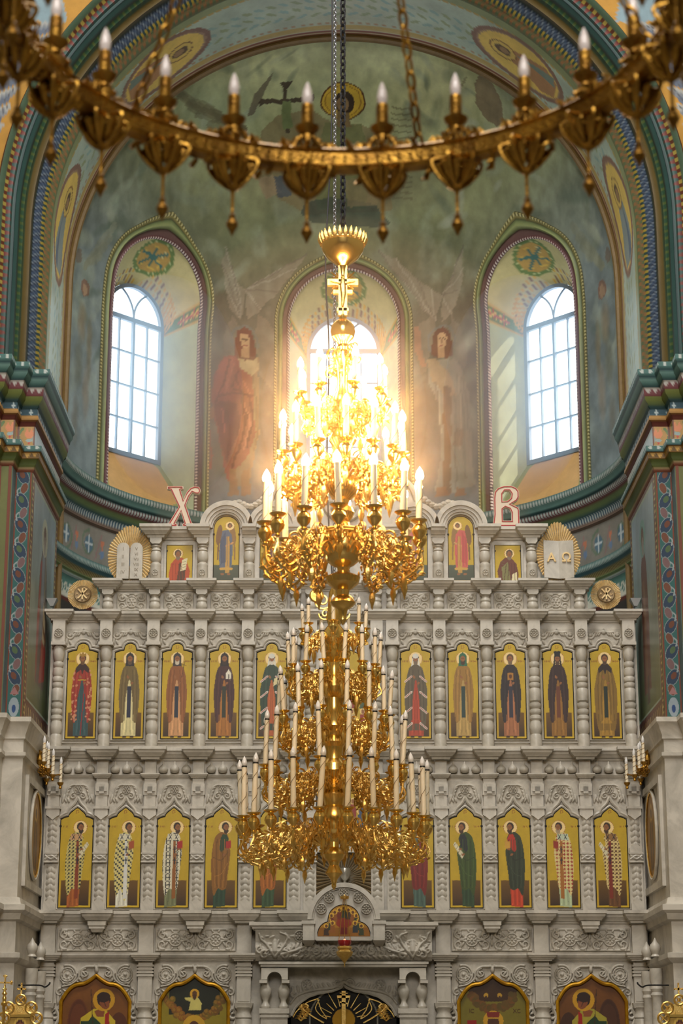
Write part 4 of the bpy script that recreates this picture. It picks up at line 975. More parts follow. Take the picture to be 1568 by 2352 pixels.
# ---- apostles tier
def fn_ap(R):
    top = zz(1796)-ZA0
    for sx in (-1, 1):
        R.taper(cat([(0, top-.05), (sx*.1, top-.05), (sx*.18, top-.1), (sx*.21, top-.2), (sx*.25, top-.3)]), .022, .014, .035)
        for k in range(5): R.leaf(sx*(.12+.03*k), top-.08-.05*k, -PI/2+sx*(1.0-.35*k), .1, .045, .034)
        R.taper(spiral(sx*.085, top-.25, .06, .012, PI/2, -sx*1.2), .02, .01, .03); R.leaf(sx*.25, top-.22, -PI/2+sx*.2, .17, .05, .034); R.leaf(sx*.19, top-.28, -PI/2-sx*.4, .1, .04, .03)
    R.rosette(0, top-.13, .075, .035, 6)
topA = zz(1793)-ZA0
sp2 = relief_panel('carved_spandrel', .60, 0, fn_ap, 96, 64, lo=lambda x: hi_og(HA)(x*.9)+.15-.1*min(abs(x)/.3, 1), hi=lambda x: topA)
og = MB().tube([(x, -.035, hi_og(HA)(x*.86)+.13-.09*min(abs(x)/.3, 1)+(.06*(1-abs(x)/.05) if abs(x) < .05 else 0)) for x in np.linspace(-.335, .335, 45)], .03, 6).mesh('ogee_moulding', M_MARBLE)
onion = MB().lathe([(.0, -.075), (.04, -.07), (.075, -.045), (.088, -.01), (.08, .03), (.05, .06), (.022, .085), (.014, .12), (.004, .15)], 16).mesh('onion_drop', M_MARBLE)
for b in both(BAYS):
    part('carved_spandrel', sp2, (b, 0, ZA0)); part('icon_moulding', rdA, (b, 0, ZA0)); part('ogee_moulding', og, (b, 0, ZA0))
    for k in (-1, 0, 1): part('onion_drop', onion, (b+.21*k, -.06, zz(1766)))
part('relief_panel', med, (0, 0, zz(1815)))
def braid_me(y0, y1):
    h = zz(y0)-zz(y1); na, nz_ = 30, int(h/.008); a = np.linspace(-.62*PI, .62*PI, na); z = np.linspace(0, h, nz_)
    A = a[:,None]+0*z[None,:]; Z = z[None,:]+0*a[:,None]
    ph = Z/.105+np.abs(A)/(PI*.62)*.9; d = np.abs(np.sin(PI*ph))**.6*np.clip(np.abs(A)*8, .35, 1)
    r = .082+.026*d; edge = np.clip(np.minimum(Z, h-Z)/.05, 0, 1); r = r*edge+.1*(1-edge)
    return grid_mesh('braided_shaft', np.stack([r*np.sin(A), -r*np.cos(A), Z], -1), M_MARBLE)
bu, bl = braid_me(1868, 1946), braid_me(1988, 2070)
knot = MB().box(-.13, .13, -.13, .1, 0, .03).box(-.115, .115, -.115, .1, .03, .15).box(-.13, .13, -.13, .1, .15, .18)
for sx in (-1, 1): knot.tube(cat([(-.11, -.125, .09+sx*.035), (0, -.13, .09-sx*.03), (.11, -.125, .09+sx*.035)]), .02, 6)
knot = knot.mesh('knot_band', M_MARBLE)
crossb = MB().box(-.12, .12, -.12, .1, 0, .21).box(-.045, .045, -.155, -.1, .02, .19).box(-.095, .095, -.155, -.1, .062, .148).mesh('cross_block', M_MARBLE)
pil4 = MB().box(-.105, .105, -.1, .1, zz(1857)-zz(2093), zz(1745)-zz(2093)).mesh('pilaster', M_MARBLE)
cap4 = MB().box(-.14, .14, -.14, .1, 0, .045).box(-.12, .12, -.12, .1, -.05, .0).prism([(-.12, -.05), (.12, -.05), (.12, -.11), (.06, -.15), (0, -.2), (-.06, -.15), (-.12, -.11)], -.118, .1).mesh('capital', M_MARBLE)
base4 = MB().prism([(-.115, 0), (.115, 0), (.115, .14), (.05, .19), (0, .23), (-.05, .19), (-.115, .14)], -.118, .1).mesh('plinth', M_MARBLE)
bk4 = MB().prism([(-.115, 0), (.115, 0), (.115, .08), (.06, .12), (0, .16), (-.06, .12), (-.115, .08)], -.118, .1).mesh('knot_foot', M_MARBLE)
back4 = MB().box(-.115, .115, -.06, .1, zz(2093)-zz(2093), zz(1857)-zz(2093)).mesh('backing', M_MARBLE)
cons = MB().frust(0, -.1, -.22, -.1, .09, .08, .15, .16).box(-.16, .16, -.26, .05, -.1, -.04).box(-.14, .14, -.24, .05, -.16, -.1).mesh('console', M_MARBLE)
for i, x in enumerate(both(CXS)):
    z0 = zz(2093)
    o = part('braided_column', pil4, (x, 0, z0))
    part('backing', back4, parent=o); part('cross_block', crossb, (0, 0, zz(1826)-z0), parent=o); part('capital', cap4, (0, 0, zz(1858)-z0), parent=o)
    part('braided_shaft', bu, (0, 0, zz(1946)-z0), parent=o); part('braided_shaft', bl, (0, 0, zz(2070)-z0), parent=o)
    part('knot_foot', bk4, (0, 0, zz(1958)-z0), parent=o); part('knot_band', knot, (0, 0, zz(1981)-z0), parent=o); part('plinth', base4, (0, 0, 0), parent=o)
    if round(abs(x), 3) in (2.652, 4.407): part('console', cons, (x, 0, zz(2113)))
# ---- frieze panels and local tier
FB = [2.652, 4.407]
def fn_fr(R):
    h = zz(2132)-zz(2184); cz = h/2; w = 1.44
    R.stroke([(-w/2+.015, .015), (w/2-.015, .015), (w/2-.015, h-.015), (-w/2+.015, h-.015), (-w/2+.015, .015)], .018, .02)
    for c in (-.36, .36):
        R.boss(c, cz, .12, .12, .02); R.rosette(c, cz, .11, .045, 8)
        for sx in (-1, 1):
            for sz in (-1, 1):
                R.taper(spiral(c+sx*.235, cz+sz*.085, .085, .015, PI/2*sz+.4*sx*sz, sx*sz*-1.15), .026, .012, .045)
                R.taper(cat([(c+sx*.1, cz+sz*.03), (c+sx*.17, cz+sz*.01), (c+sx*.24, cz+sz*.02), (c+sx*.31, cz+sz*.07)]), .024, .014, .04)
                for k in range(4): R.leaf(c+sx*(.13+.05*k), cz+sz*(.03+.03*k), sz*PI/2+sx*sz*(-.5+.2*k), .1, .045, .042)
                R.leaf(c+sx*.04, cz+sz*.12, sz*PI/2-sx*sz*.5, .07, .035, .03)
    for sx in (-1, 1):
        R.leaf(sx*.0, cz, sx*PI/2, .12, .05, .04)
fr = relief_panel('frieze_panel', 1.44, zz(2132)-zz(2184), fn_fr, 260, 76)
for b in both(FB): part('frieze_panel', fr, (b, 0, zz(2184)))
pil5 = MB().box(-.13, .13, -.12, .1, zz(2190), zz(2121)).mesh('pilaster', M_MARBLE)
pl6 = MB().box(-.125, .125, -.14, .1, zz(2306), zz(2208))
for k in range(4): pl6.box(-.15, .15, -.165, .1, zz(2243-7.5*k), zz(2243-7.5*k)+.034)
pl6.prism([(-.105, zz(2300)), (.105, zz(2300)), (.105, zz(2256)), (.06, zz(2253)), (0, zz(2247)), (-.06, zz(2253)), (-.105, zz(2256))], -.15, -.1)
pl6.frust(0, -.02, zz(2316), zz(2304), .14, .14, .17, .17); pl6 = pl6.mesh('banded_pilaster', M_MARBLE)
lcol = MB().lathe([(.17, 0), (.17, .1), (.13, .2), (.14, 1.2), (.15, zz(2345)), (.135, zz(2340)), (.15, zz(2337)), (.12, zz(2326)), (.13, zz(2319)), (.16, zz(2314))], 20, (0, 0, 0)).mesh('round_column', M_MARBLE)
for x in both([1.775, 3.53, 5.285]):
    part('pilaster', pil5, (x, 0, 0)); part('banded_pilaster', pl6, (x, 0, 0)); part('round_column', lcol, (x, -.06, 0))
# ogee openings of the local icons
WL = 1.22; ZL0 = 1.2; ZLT = zz(2240); ZLS = zz(2300)
def hi_loc(x, k=0.):
    a = abs(x)/(WL/2); 
    sh = ZLS+(.30 if True else 0)*(1-max(0, (a-.42)/.58)**2.4) if a > .42 else None
    s42 = ZLS+.30
    if sh is None: sh = s42+(ZLT-s42)*((.42-a)/.42)**1.45
    return sh-ZL0
def fn_loc(R):
    top = zz(2213)-ZL0
    for sx in (-1, 1):
        c = (sx*.515, top-.19)
        R.boss(*c, .125, .125, .02); R.ringb(*c, .12, .016, .045); R.ringb(*c, .08, .012, .035); R.boss(*c, .035, .035, .06)
        for k in range(10): a = k*PI/5; R.boss(c[0]+.1*math.cos(a), c[1]+.1*math.sin(a), .015, .015, .04)
        R.taper(cat([(sx*.06, top-.05), (sx*.2, top-.06), (sx*.3, top-.14), (sx*.32, top-.26), (sx*.44, top-.36), (sx*.6, top-.4)]), .028, .02, .05)
        R.taper(spiral(sx*.2, top-.17, .085, .015, PI/2, -sx*1.2), .024, .012, .045); R.taper(spiral(c[0], c[1], .165, .15, PI*.6 if sx < 0 else PI*.4, sx*.7), .026, .014, .04)
        for k in range(6): R.leaf(sx*(.26+.03*k), top-.12-.05*k, -PI/2-sx*(.7-.1*k), .12, .05, .045); R.leaf(sx*(.3+.05*k), top-.2-.035*k, PI/4 if sx > 0 else PI*.75, .1, .04, .04)
        R.taper(spiral(sx*.64, top-.5, .07, .012, PI/2, -sx*1.1), .022, .012, .04); R.leaf(sx*.67, top-.52, -PI/2, .2, .06, .04); R.leaf(sx*.6, top-.44, PI+.6 if sx > 0 else -.6, .16, .05, .04)
        R.leaf(0, top-.1, PI/2+sx*.5, .1, .05, .05); R.leaf(sx*.1, top-.05, 0 if sx > 0 else PI, .1, .05, .04)
    R.boss(0, top-.1, .04, .07, .055)
def lo_loc(x): return (hi_loc(x)+.045) if abs(x) < WL/2 else zz(2318)-ZL0
spl = relief_panel('carved_spandrel', 1.46, 0, fn_loc, 260, 110, lo=lo_loc, hi=lambda x: zz(2212)-ZL0)
gf = [(-WL/2, -.06, 0)]+[(x, -.06, hi_loc(x)) for x in np.linspace(-WL/2, WL/2, 61)]+[(WL/2, -.06, 0)]
ovol = MB().lathe([(.03, -.1), (.07, -.04), (.05, .02), (.075, .09), (.03, .16)], 10)
side_scroll = MB().tube([(p[0], -.04, p[1]) for p in spiral(0, 0, .1, .02, PI/2, 1.2)], .025, 6).tube([(p[0], -.04, p[1]) for p in cat([(0, .1), (.06, -.05), (.0, -.2), (-.04, -.3)])], .03, 6).mesh('side_scroll', M_MARBLE2)
for b in both(FB):
    part('carved_spandrel', spl, (b, 0, ZL0))
    for sx in (-1, 1): part('side_scroll', side_scroll, (b+sx*.7, -.02, zz(2330)))
# ---- arches of the top tier
def arch_ring(r0, r1, y):
    a = np.linspace(0, PI, 31); return MB().prism([(r1*math.cos(t), r1*math.sin(t)) for t in a]+[(r0*math.cos(t), r0*math.sin(t)) for t in a[::-1]], y, .02)
for sx in (-1, 1):
    for cx, R_ in ((2.212, .50), (1.335, .47)):
        for k, (r0, r1, y) in enumerate(((R_-.09, R_, -.2), (R_-.15, R_-.09, -.16), (R_-.2, R_-.15, -.12), (R_-.235, R_-.2, -.08))):
            part('arch_moulding', arch_ring(r0, r1, y), (sx*cx, 0, zz(1211)))
    # carved ribbon swags running up to the crest
    sw = MB()
    for k, (a, b) in enumerate(((2.06, 1157), (1.98, 1155), (1.90, 1159), (1.83, 1163), (1.75, 1164), (1.67, 1160), (1.60, 1154), (1.53, 1147), (1.46, 1140))):
        sw.lathe([(.0, -.07), (.05, -.05), (.075, 0), (.05, .05), (.0, .07)], 8, (sx*a, -.1, zz(b)))
    part('carved_swag', sw, m=M_MARBLE2)
cr = [(-x, z) for x, z in crest[:-1]]+[crest[-1]]+[(x, z) for x, z in reversed(crest[:-1])]
part('rosette', flower_me(.42, .09, 12, name='crest_rosette'), (0, 0, zz(1150)))
part('crest_moulding', MB().tube([(x, -.04, z) for x, z in cat(cr, 5)], .06, 8))
# ---- icon painters (metres on the panel, x from the middle, y from the bottom edge)
SK, SKD = S(150, 96, 54), S(92, 56, 32)
def dk(c, k=.6): return tuple(x*k for x in c)
def lt(c, k=1.35): return tuple(min(x*k+.01, 1) for x in c)
GOLDBG = S(198, 164, 30)
def bgpaint(c, w, h, gy=.27, rnd=0, letters=True, ground=(112, 78, 22)):
    c.c *= (.9+.2*noise2(c.x*6+11, c.y*3+rnd, rnd).reshape(-1, 1))
    i = c.box(-w, w, 0, gy*h); t = (c.y[i]/(gy*h))[:, None]; c.c[i] = np.array(S(48, 28, 12))*(1-t)+np.array(S(*ground))*t
    for sx in (-1, 1): c.line([(sx*w*.46, 0), (sx*w*.46, gy*h)], .035, S(198, 160, 30))
    c.line([(-w/2, .018), (w/2, .018)], .04, S(206, 170, 30))
    c.line([(-w/2, 0), (w/2, 0)], .01, S(40, 24, 10)) 
    if letters:
        r = random.Random(rnd); tx = S(150, 92, 22)
        for sx in (-1, 1):
            for k in range(5):
                x = sx*(.15+.022*k); y = .80*h+(0 if rnd % 2 else .0)
                c.line([(x, y), (x, y+.03)], .008, tx); 
                if r.random() > .4: c.line([(x, y+.03*r.random()), (x+.014, y+.03*r.random())], .007, tx)
        c.line([(-.02, h-.1), (-.02, h-.06)], .009, tx); c.line([(-.02, h-.06), (-.005, h-.06)], .008, tx); c.line([(-.02, h-.1), (-.005, h-.1)], .008, tx); c.line([(.01, h-.1), (.01, h-.06)], .009, tx); c.line([(.01, h-.08), (.03, h-.08)], .009, tx); c.line([(-.02, h-.05), (.025, h-.05)], .007, tx)
def head(c, x, y, k, skin, hair, beard, hat=None, turn=0, hatc=None):
    if hat == 'hood': c.ell(x, y+.012*k, .078*k, .105*k, hatc); c.poly([(x-.07*k, y-.03*k), (x+.07*k, y-.03*k), (x+.09*k, y-.14*k), (x-.09*k, y-.14*k)], hatc); c.poly([(x-.05*k, y+.08*k), (x, y+.135*k), (x+.05*k, y+.08*k)], hatc)
    elif hair: c.ell(x, y+.018*k, .066*k, .078*k, hair)
    c.ell(x+turn*.012*k, y-.002*k, .046*k, .062*k, skin)
    if beard: c.ell(x+turn*.014*k, y-.06*k, .042*k, .06*k, beard); c.ell(x+turn*.014*k, y-.022*k, .03*k, .03*k, skin)
    c.line([(x-.022*k+turn*.012*k, y+.012*k), (x-.008*k+turn*.012*k, y+.012*k)], .009*k, SKD); c.line([(x+.008*k+turn*.012*k, y+.012*k), (x+.022*k+turn*.012*k, y+.012*k)], .009*k, SKD)
    c.line([(x+turn*.016*k, y+.01*k), (x+turn*.018*k, y-.018*k)], .008*k, dk(skin, .7))
    if hat == 'crown': c.poly([(x-.06*k, y+.045*k), (x-.065*k, y+.12*k), (x-.03*k, y+.09*k), (x, y+.135*k), (x+.03*k, y+.09*k), (x+.065*k, y+.12*k), (x+.06*k, y+.045*k)], S(170, 130, 50))
    if hat == 'tall': c.poly([(x-.055*k, y+.04*k), (x-.065*k, y+.15*k), (x+.065*k, y+.15*k), (x+.055*k, y+.04*k)], hatc); c.poly([(x-.055*k, y+.05*k), (x-.085*k, y-.14*k), (x-.04*k, y-.1*k)], hatc); c.poly([(x+.055*k, y+.05*k), (x+.085*k, y-.14*k), (x+.04*k, y-.1*k)], hatc)
    if hat == 'cap': c.ell(x, y+.055*k, .058*k, .05*k, hatc); c.poly([(x-.055*k, y+.05*k), (x-.085*k, y-.15*k), (x-.04*k, y-.11*k)], hatc); c.poly([(x+.055*k, y+.05*k), (x+.085*k, y-.15*k), (x+.04*k, y-.11*k)], hatc)
def halo(c, x, y, r): c.ell(x, y, r, r, S(170, 92, 40)); c.ell(x, y, r*.95, r*.95, S(250, 218, 150))
def front(c, w, h, d, rnd):
    bgpaint(c, w, h, rnd=rnd); hy = .835*h; k = h/1.83
    halo(c, 0, hy, .132*k); M, R_ = d['m'], d['r']
    sh = hy-.11*k
    mp = [(-.06, 0), (.06, 0), (.125, -.07), (.165, -.22), (.195, -.5), (.19, -.75), (.165, -1.0), (.14, -1.12), (-.14, -1.12), (-.165, -1.0), (-.19, -.75), (-.195, -.5), (-.165, -.22), (-.125, -.07)]
    bot = -1.37
    if d.get('wide'): mp = [(x*1.12 if y < -.3 else x, y*1.13 if y < -.9 else y) for x, y in mp]
    c.poly([(x*k*.86+.0, sh+(bot if y < -1.1 else y)*k) for x, y in [(-.1, -.3), (.1, -.3), (.15, -.8), (.165, -1.36), (-.165, -1.36), (-.15, -.8)]], R_)
    for j in range(-3, 4): c.line([(j*.018*k, sh-.6*k), (j*.04*k, sh-1.34*k)], .009*k, dk(R_, .62) if j % 2 else lt(R_))
    c.poly([(x*k, sh+y*k) for x, y in mp], M)
    if d.get('open', 1):
        ow = d.get('ow', .065); c.poly([(-.012*k, sh-.3*k), (.012*k, sh-.3*k), (ow*k, sh-.65*k), (ow*1.55*k, sh-1.13*k), (-ow*1.55*k, sh-1.13*k), (-ow*k, sh-.65*k)], R_)
        for j in (-2, -1, 0, 1, 2): c.line([(j*.014*k, sh-.5*k), (j*.034*k, sh-1.3*k)], .009*k, dk(R_, .66) if j % 2 else lt(R_))
    for sx in (-1, 1):
        for j in range(3): c.line(cat([(sx*(.05+.035*j)*k, sh-.1*k), (sx*(.075+.035*j)*k, sh-.5*k), (sx*(.08+.035*j)*k, sh-1.08*k)], 4), .009*k, dk(M, .55) if j != 1 else lt(M, 1.5))
    if 'chev' in d:
        for j in range(4):
            y = sh-.33*k-j*.3*k
            for sx in (-1, 1):
                c.line([(sx*.2*k, y), (sx*.08*k, y+.1*k)], .035*k, S(226, 214, 200)); c.line([(sx*.2*k, y), (sx*.08*k, y+.1*k)], .012*k, S(170, 60, 50))
    if 'dots' in d:
        r = random.Random(3)
        for j in range(60):
            sx = r.choice((-1, 1)); yy = sh-(.1+1.0*r.random())*k; c.ell(sx*(.09+.09*r.random())*k, yy, .016*k, .02*k, d['dots'], .8)
    if 's' in d: c.poly([(-.034*k, sh-.42*k), (.034*k, sh-.42*k), (.042*k, sh-1.02*k), (-.042*k, sh-1.02*k)], d['s']); c.line([(0, sh-.45*k), (0, sh-1.0*k)], .008*k, lt(d['s'], 2.2))
    if 'belt' in d: c.line([(-.07*k, sh-.3*k), (.07*k, sh-.3*k)], .02*k, d['belt'])
    c.ell(-.035*k, sh-.24*k, .022*k, .035*k, SK, rot=.5); c.ell(.05*k, sh-.36*k, .022*k, .03*k, SK, rot=-.5)
    p = d.get('p')
    if p == 'church': c.poly([(.03*k, sh-.28*k), (.13*k, sh-.28*k), (.13*k, sh-.16*k), (.1*k, sh-.13*k), (.08*k, sh-.08*k), (.06*k, sh-.13*k), (.03*k, sh-.16*k)], S(232, 224, 204)); c.line([(.08*k, sh-.27*k), (.08*k, sh-.2*k)], .02*k, S(60, 50, 40))
    if p == 'book': c.rect(-.06*k, .06*k, sh-.3*k, sh-.16*k, S(176, 120, 44)); c.ell(0, sh-.23*k, .03*k, .04*k, S(90, 50, 30))
    if p == 'cross': c.line([(.09*k, sh-.25*k), (.14*k, sh+.06*k)], .012*k, S(90, 56, 24)); c.line([(.1*k, sh+.0*k), (.17*k, sh-.02*k)], .012*k, S(90, 56, 24))
    if p == 'staff': c.line([(.05*k, sh-.4*k), (.0, sh-1.35*k)], .018*k, S(150, 34, 34))
    if p == 'scroll': c.poly([(.03*k, sh-.42*k), (.1*k, sh-.38*k), (.12*k, sh-.24*k), (.05*k, sh-.27*k)], S(230, 214, 160))
    for sx in (-1, 1): c.ell(sx*.07*k, sh-1.39*k, .04*k, .016*k, S(60, 36, 20))
    if 'collar' in d: c.poly([(-.05*k, sh+.02*k), (.05*k, sh+.02*k), (.13*k, sh-.07*k), (.12*k, sh-.17*k), (.03*k, sh-.1*k), (0, sh-.2*k), (-.03*k, sh-.1*k), (-.12*k, sh-.17*k), (-.13*k, sh-.07*k)], d['collar'])
    head(c, 0, hy, k, d.get('skin', SK), d.get('hair', S(60, 40, 26)), d.get('beard'), d.get('hat'), 0, d.get('hatc'))
def side(c, w, h, d, rnd):
    t = d['t']; bgpaint(c, w, h, rnd=rnd+3); k = h/1.83; hx = t*.065*k; hy = .80*h; halo(c, hx, hy, .128*k); M, R_ = d['m'], d['r']; X = lambda x: x*t*k
    sh = hy-.1*k
    rb = [(-.06, -.3), (.06, -.3), (.09, -.8), (.075, -1.34), (-.14, -1.36), (-.15, -.9)]
    c.poly([(X(x), sh+y*k) for x, y in rb], R_)
    for j in range(5): c.line([(X(-.1+.035*j), sh-.8*k), (X(-.12+.042*j), sh-1.32*k)], .01*k, dk(R_, .6) if j % 2 else lt(R_, 1.5))
    mp = cat([(.085, .0), (.13, -.1), (.10, -.2), (.16, -.32), (.15, -.5), (.12, -.75), (.09, -1.0), (.02, d.get('mb', -1.05)), (-.06, -1.02), (-.13, -1.15), (-.17, -.95), (-.19, -.6), (-.17, -.3), (-.12, -.08), (-.02, .02)], 4)
    c.poly([(X(x), sh+y*k) for x, y in mp], M)
    if 'r2' in d: c.poly([(X(x), sh+y*k) for x, y in [(.02, -.02), (.09, -.03), (.13, -.12), (.1, -.24), (.0, -.36), (-.04, -.3), (-.02, -.1)]], d['r2'])
    pat = d.get('pat')
    if pat:
        inside = c.box(-w, w, sh-1.15*k, sh); 
        u = np.floor((c.x[inside])/.0165).astype(int); v = np.floor(c.y[inside]/.0165).astype(int)
        mcol = np.all(np.abs(c.c[inside]-np.array(M)) < 1e-4, axis=1)
        a, b = u % 4, v % 4
        on = {'x': ((a == 1) & (b != 3)) | ((b == 1) & (a != 3)), 'm': ((a == 0) | ((b == 0) & (u % 8 < 6))) & ~((v % 8 == 4) & (a == 0)), 'd': ((u//2)+(v//2)) % 3 == 0, 'k': ((a < 2) & (b < 2)) | ((a == 3) & (b == 3))}[pat]
        c.put(inside[mcol & on], d['pc'])
    else:
        for j in range(6): c.line(cat([(X(-.13+.045*j), sh-.12*k), (X(-.14+.05*j), sh-.5*k), (X(-.11+.035*j), sh-1.0*k)], 4), .01*k, dk(M, .5) if j % 2 else lt(M, 1.6))
        c.line(cat([(X(.12), sh-.35*k), (X(0), sh-.5*k), (X(-.15), sh-.45*k)], 4), .012*k, dk(M, .45)); c.line(cat([(X(.12), sh-.55*k), (X(0), sh-.75*k), (X(-.12), sh-.8*k)], 4), .01*k, lt(M, 1.6))
    if 's' in d: c.poly([(X(.0), sh-.15*k), (X(.05), sh-.15*k), (X(.06), sh-1.2*k), (X(-.01), sh-1.2*k)], d['s']); 
    if 's' in d and pat: 
        for yy in (-.5, -.3): c.line([(X(.0), sh+yy*k), (X(.055), sh+yy*k)], .014*k, S(30, 34, 46)); c.line([(X(.027), sh+(yy-.07)*k), (X(.027), sh+(yy+.05)*k)], .014*k, S(30, 34, 46))
    if d.get('om'): c.poly([(X(-.1), sh-.02*k), (X(.1), sh-.02*k), (X(.1), sh-.12*k), (X(-.12), sh-.14*k)], d['om']); [c.line([(X(x0), sh-.03*k), (X(x0+.05), sh-.12*k)], .012*k, S(30, 34, 46)) or c.line([(X(x0+.05), sh-.03*k), (X(x0), sh-.12*k)], .012*k, S(30, 34, 46)) for x0 in (-.08, .03)]
    p = d.get('p'); pc = d.get('bc', S(176, 40, 34))
    if p == 'book': c.poly([(X(.08), sh-.3*k), (X(.17), sh-.28*k), (X(.17), sh-.14*k), (X(.08), sh-.16*k)], pc)
    if p == 'scroll': c.poly([(X(.03), sh-.4*k), (X(.2), sh-.16*k), (X(.23), sh-.22*k), (X(.07), sh-.48*k)], S(226, 216, 180)); [c.line([(X(.07+.04*j), sh-(.37-.06*j)*k), (X(.1+.04*j), sh-(.42-.06*j)*k)], .008*k, S(110, 90, 60)) for j in range(4)]
    c.ell(X(.1), sh-.3*k, .03*k, .02*k, SK); c.ell(X(.05), sh-.4*k, .03*k, .02*k, SK, rot=.5)
    for xx_ in (-.1, .04): c.ell(X(xx_), sh-1.385*k, .045*k, .02*k, SK if d.get('bare') else S(60, 36, 20), rot=-.3*t)
    head(c, hx, hy, k, SK, d.get('hair', S(54, 36, 24)), d.get('beard'), None, t)
def icon_panel(name, label, w, h, hi, nx, ny, painter, loc, cat_='icon', th=.035, bgc=None, group=None):
    xs = np.linspace(-w/2, w/2, nx); Hh = np.array([hi(x) for x in xs]); t = np.linspace(0, 1, ny)[None,:]
    X = xs[:,None]+0*t; Z = Hh[:,None]*t; c = Cv(X, Z, bgc or GOLDBG); painter(c)
    o = thing(name, label, cat_, loc, group=group)
    obj('painted_panel', grid_mesh('painted_panel', np.stack([X, 0*X-th, Z], -1), M_ICON, c.out(), skirt=(0, th-.002, 0)), o)
    pts = [(-w/2, -th, 0)]+[(x, -th, hi(x)) for x in np.linspace(-w/2, w/2, 49)]+[(w/2, -th, 0)]
    obj('dark_edge', MB().tube(pts, .007, 4, True).mesh('dark_edge', M_DARK), o)
    for sx in (-1, 1): obj('clip', MB().box(sx*w/2-.02, sx*w/2+.02, -th-.012, -th, hi(w/2)-.13, hi(w/2)-.1).mesh('clip', M_DARK), o)
    return o
GR = 'full-length saint icons of the middle tier'; GA = 'saint icons of the apostle tier'
saints = [
 ('icon of a crowned saint in a red patterned coat', dict(m=S(160, 52, 34), r=S(52, 82, 84), dots=S(214, 150, 110), collar=S(58, 34, 26), hat='crown', beard=S(110, 78, 44), belt=S(200, 166, 40), p='staff', ow=.075)),
 ('icon of a saint in a grey-olive mantle over a cream robe', dict(m=S(116, 96, 52), r=S(220, 206, 150), s=S(36, 40, 62), hat='hood', hatc=S(44, 38, 36), beard=S(96, 74, 52))),
 ('icon of a saint in a tan mantle holding a thin cross', dict(m=S(146, 88, 40), r=S(208, 152, 100), s=S(38, 44, 58), hat='hood', hatc=S(58, 50, 48), beard=S(210, 196, 170), p='cross')),
 ('icon of a saint in a maroon mantle holding a white church', dict(m=S(70, 34, 30), r=S(170, 108, 36), s=S(44, 48, 30), hat='hood', hatc=S(40, 28, 26), beard=S(60, 40, 26), p='church')),
 ('icon of a bishop in a green striped mantle with a scroll', dict(m=S(44, 66, 48), r=S(184, 92, 36), hat='cap', hatc=S(222, 218, 204), beard=S(220, 212, 196), chev=1, wide=1, p='scroll', ow=.075)),
 ('icon of a bishop in a grey striped mantle over red', dict(m=S(96, 84, 62), r=S(178, 66, 34), hat='cap', hatc=S(226, 222, 210), beard=S(120, 100, 80), chev=1, wide=1, ow=.06)),
 ('icon of a saint in a gold mantle with a green hood', dict(m=S(160, 118, 48), r=S(186, 152, 84), s=S(36, 60, 54), hat='hood', hatc=S(46, 104, 74), beard=S(70, 48, 30))),
 ('icon of a saint in a black mantle holding a small icon', dict(m=S(42, 32, 32), r=S(170, 108, 68), s=S(48, 44, 58), hair=S(90, 66, 44), beard=S(120, 96, 70), p='book')),
 ('icon of a saint with a tall black hat and brown mantle', dict(m=S(56, 34, 30), r=S(150, 104, 36), s=S(110, 60, 36), hat='tall', hatc=S(26, 22, 22), beard=S(90, 66, 48))),
 ('icon of a saint in an olive vestment with two black stripes', dict(m=S(134, 102, 38), r=S(170, 128, 44), s=S(30, 42, 30), hair=S(70, 46, 28), beard=S(80, 56, 36), collar=S(46, 32, 26), wide=1)),
]
for i, (lb, d) in enumerate(saints):
    x = both(BAYS)[i]
    icon_panel('saint_icon', lb, WS, HS, hi_tre(HS), 62, 196, lambda c: front(c, WS, HS, d, i+1), (x, YF-.002, ZS0), group=GR)
WHI, BLK = S(226, 218, 190), S(40, 40, 38)
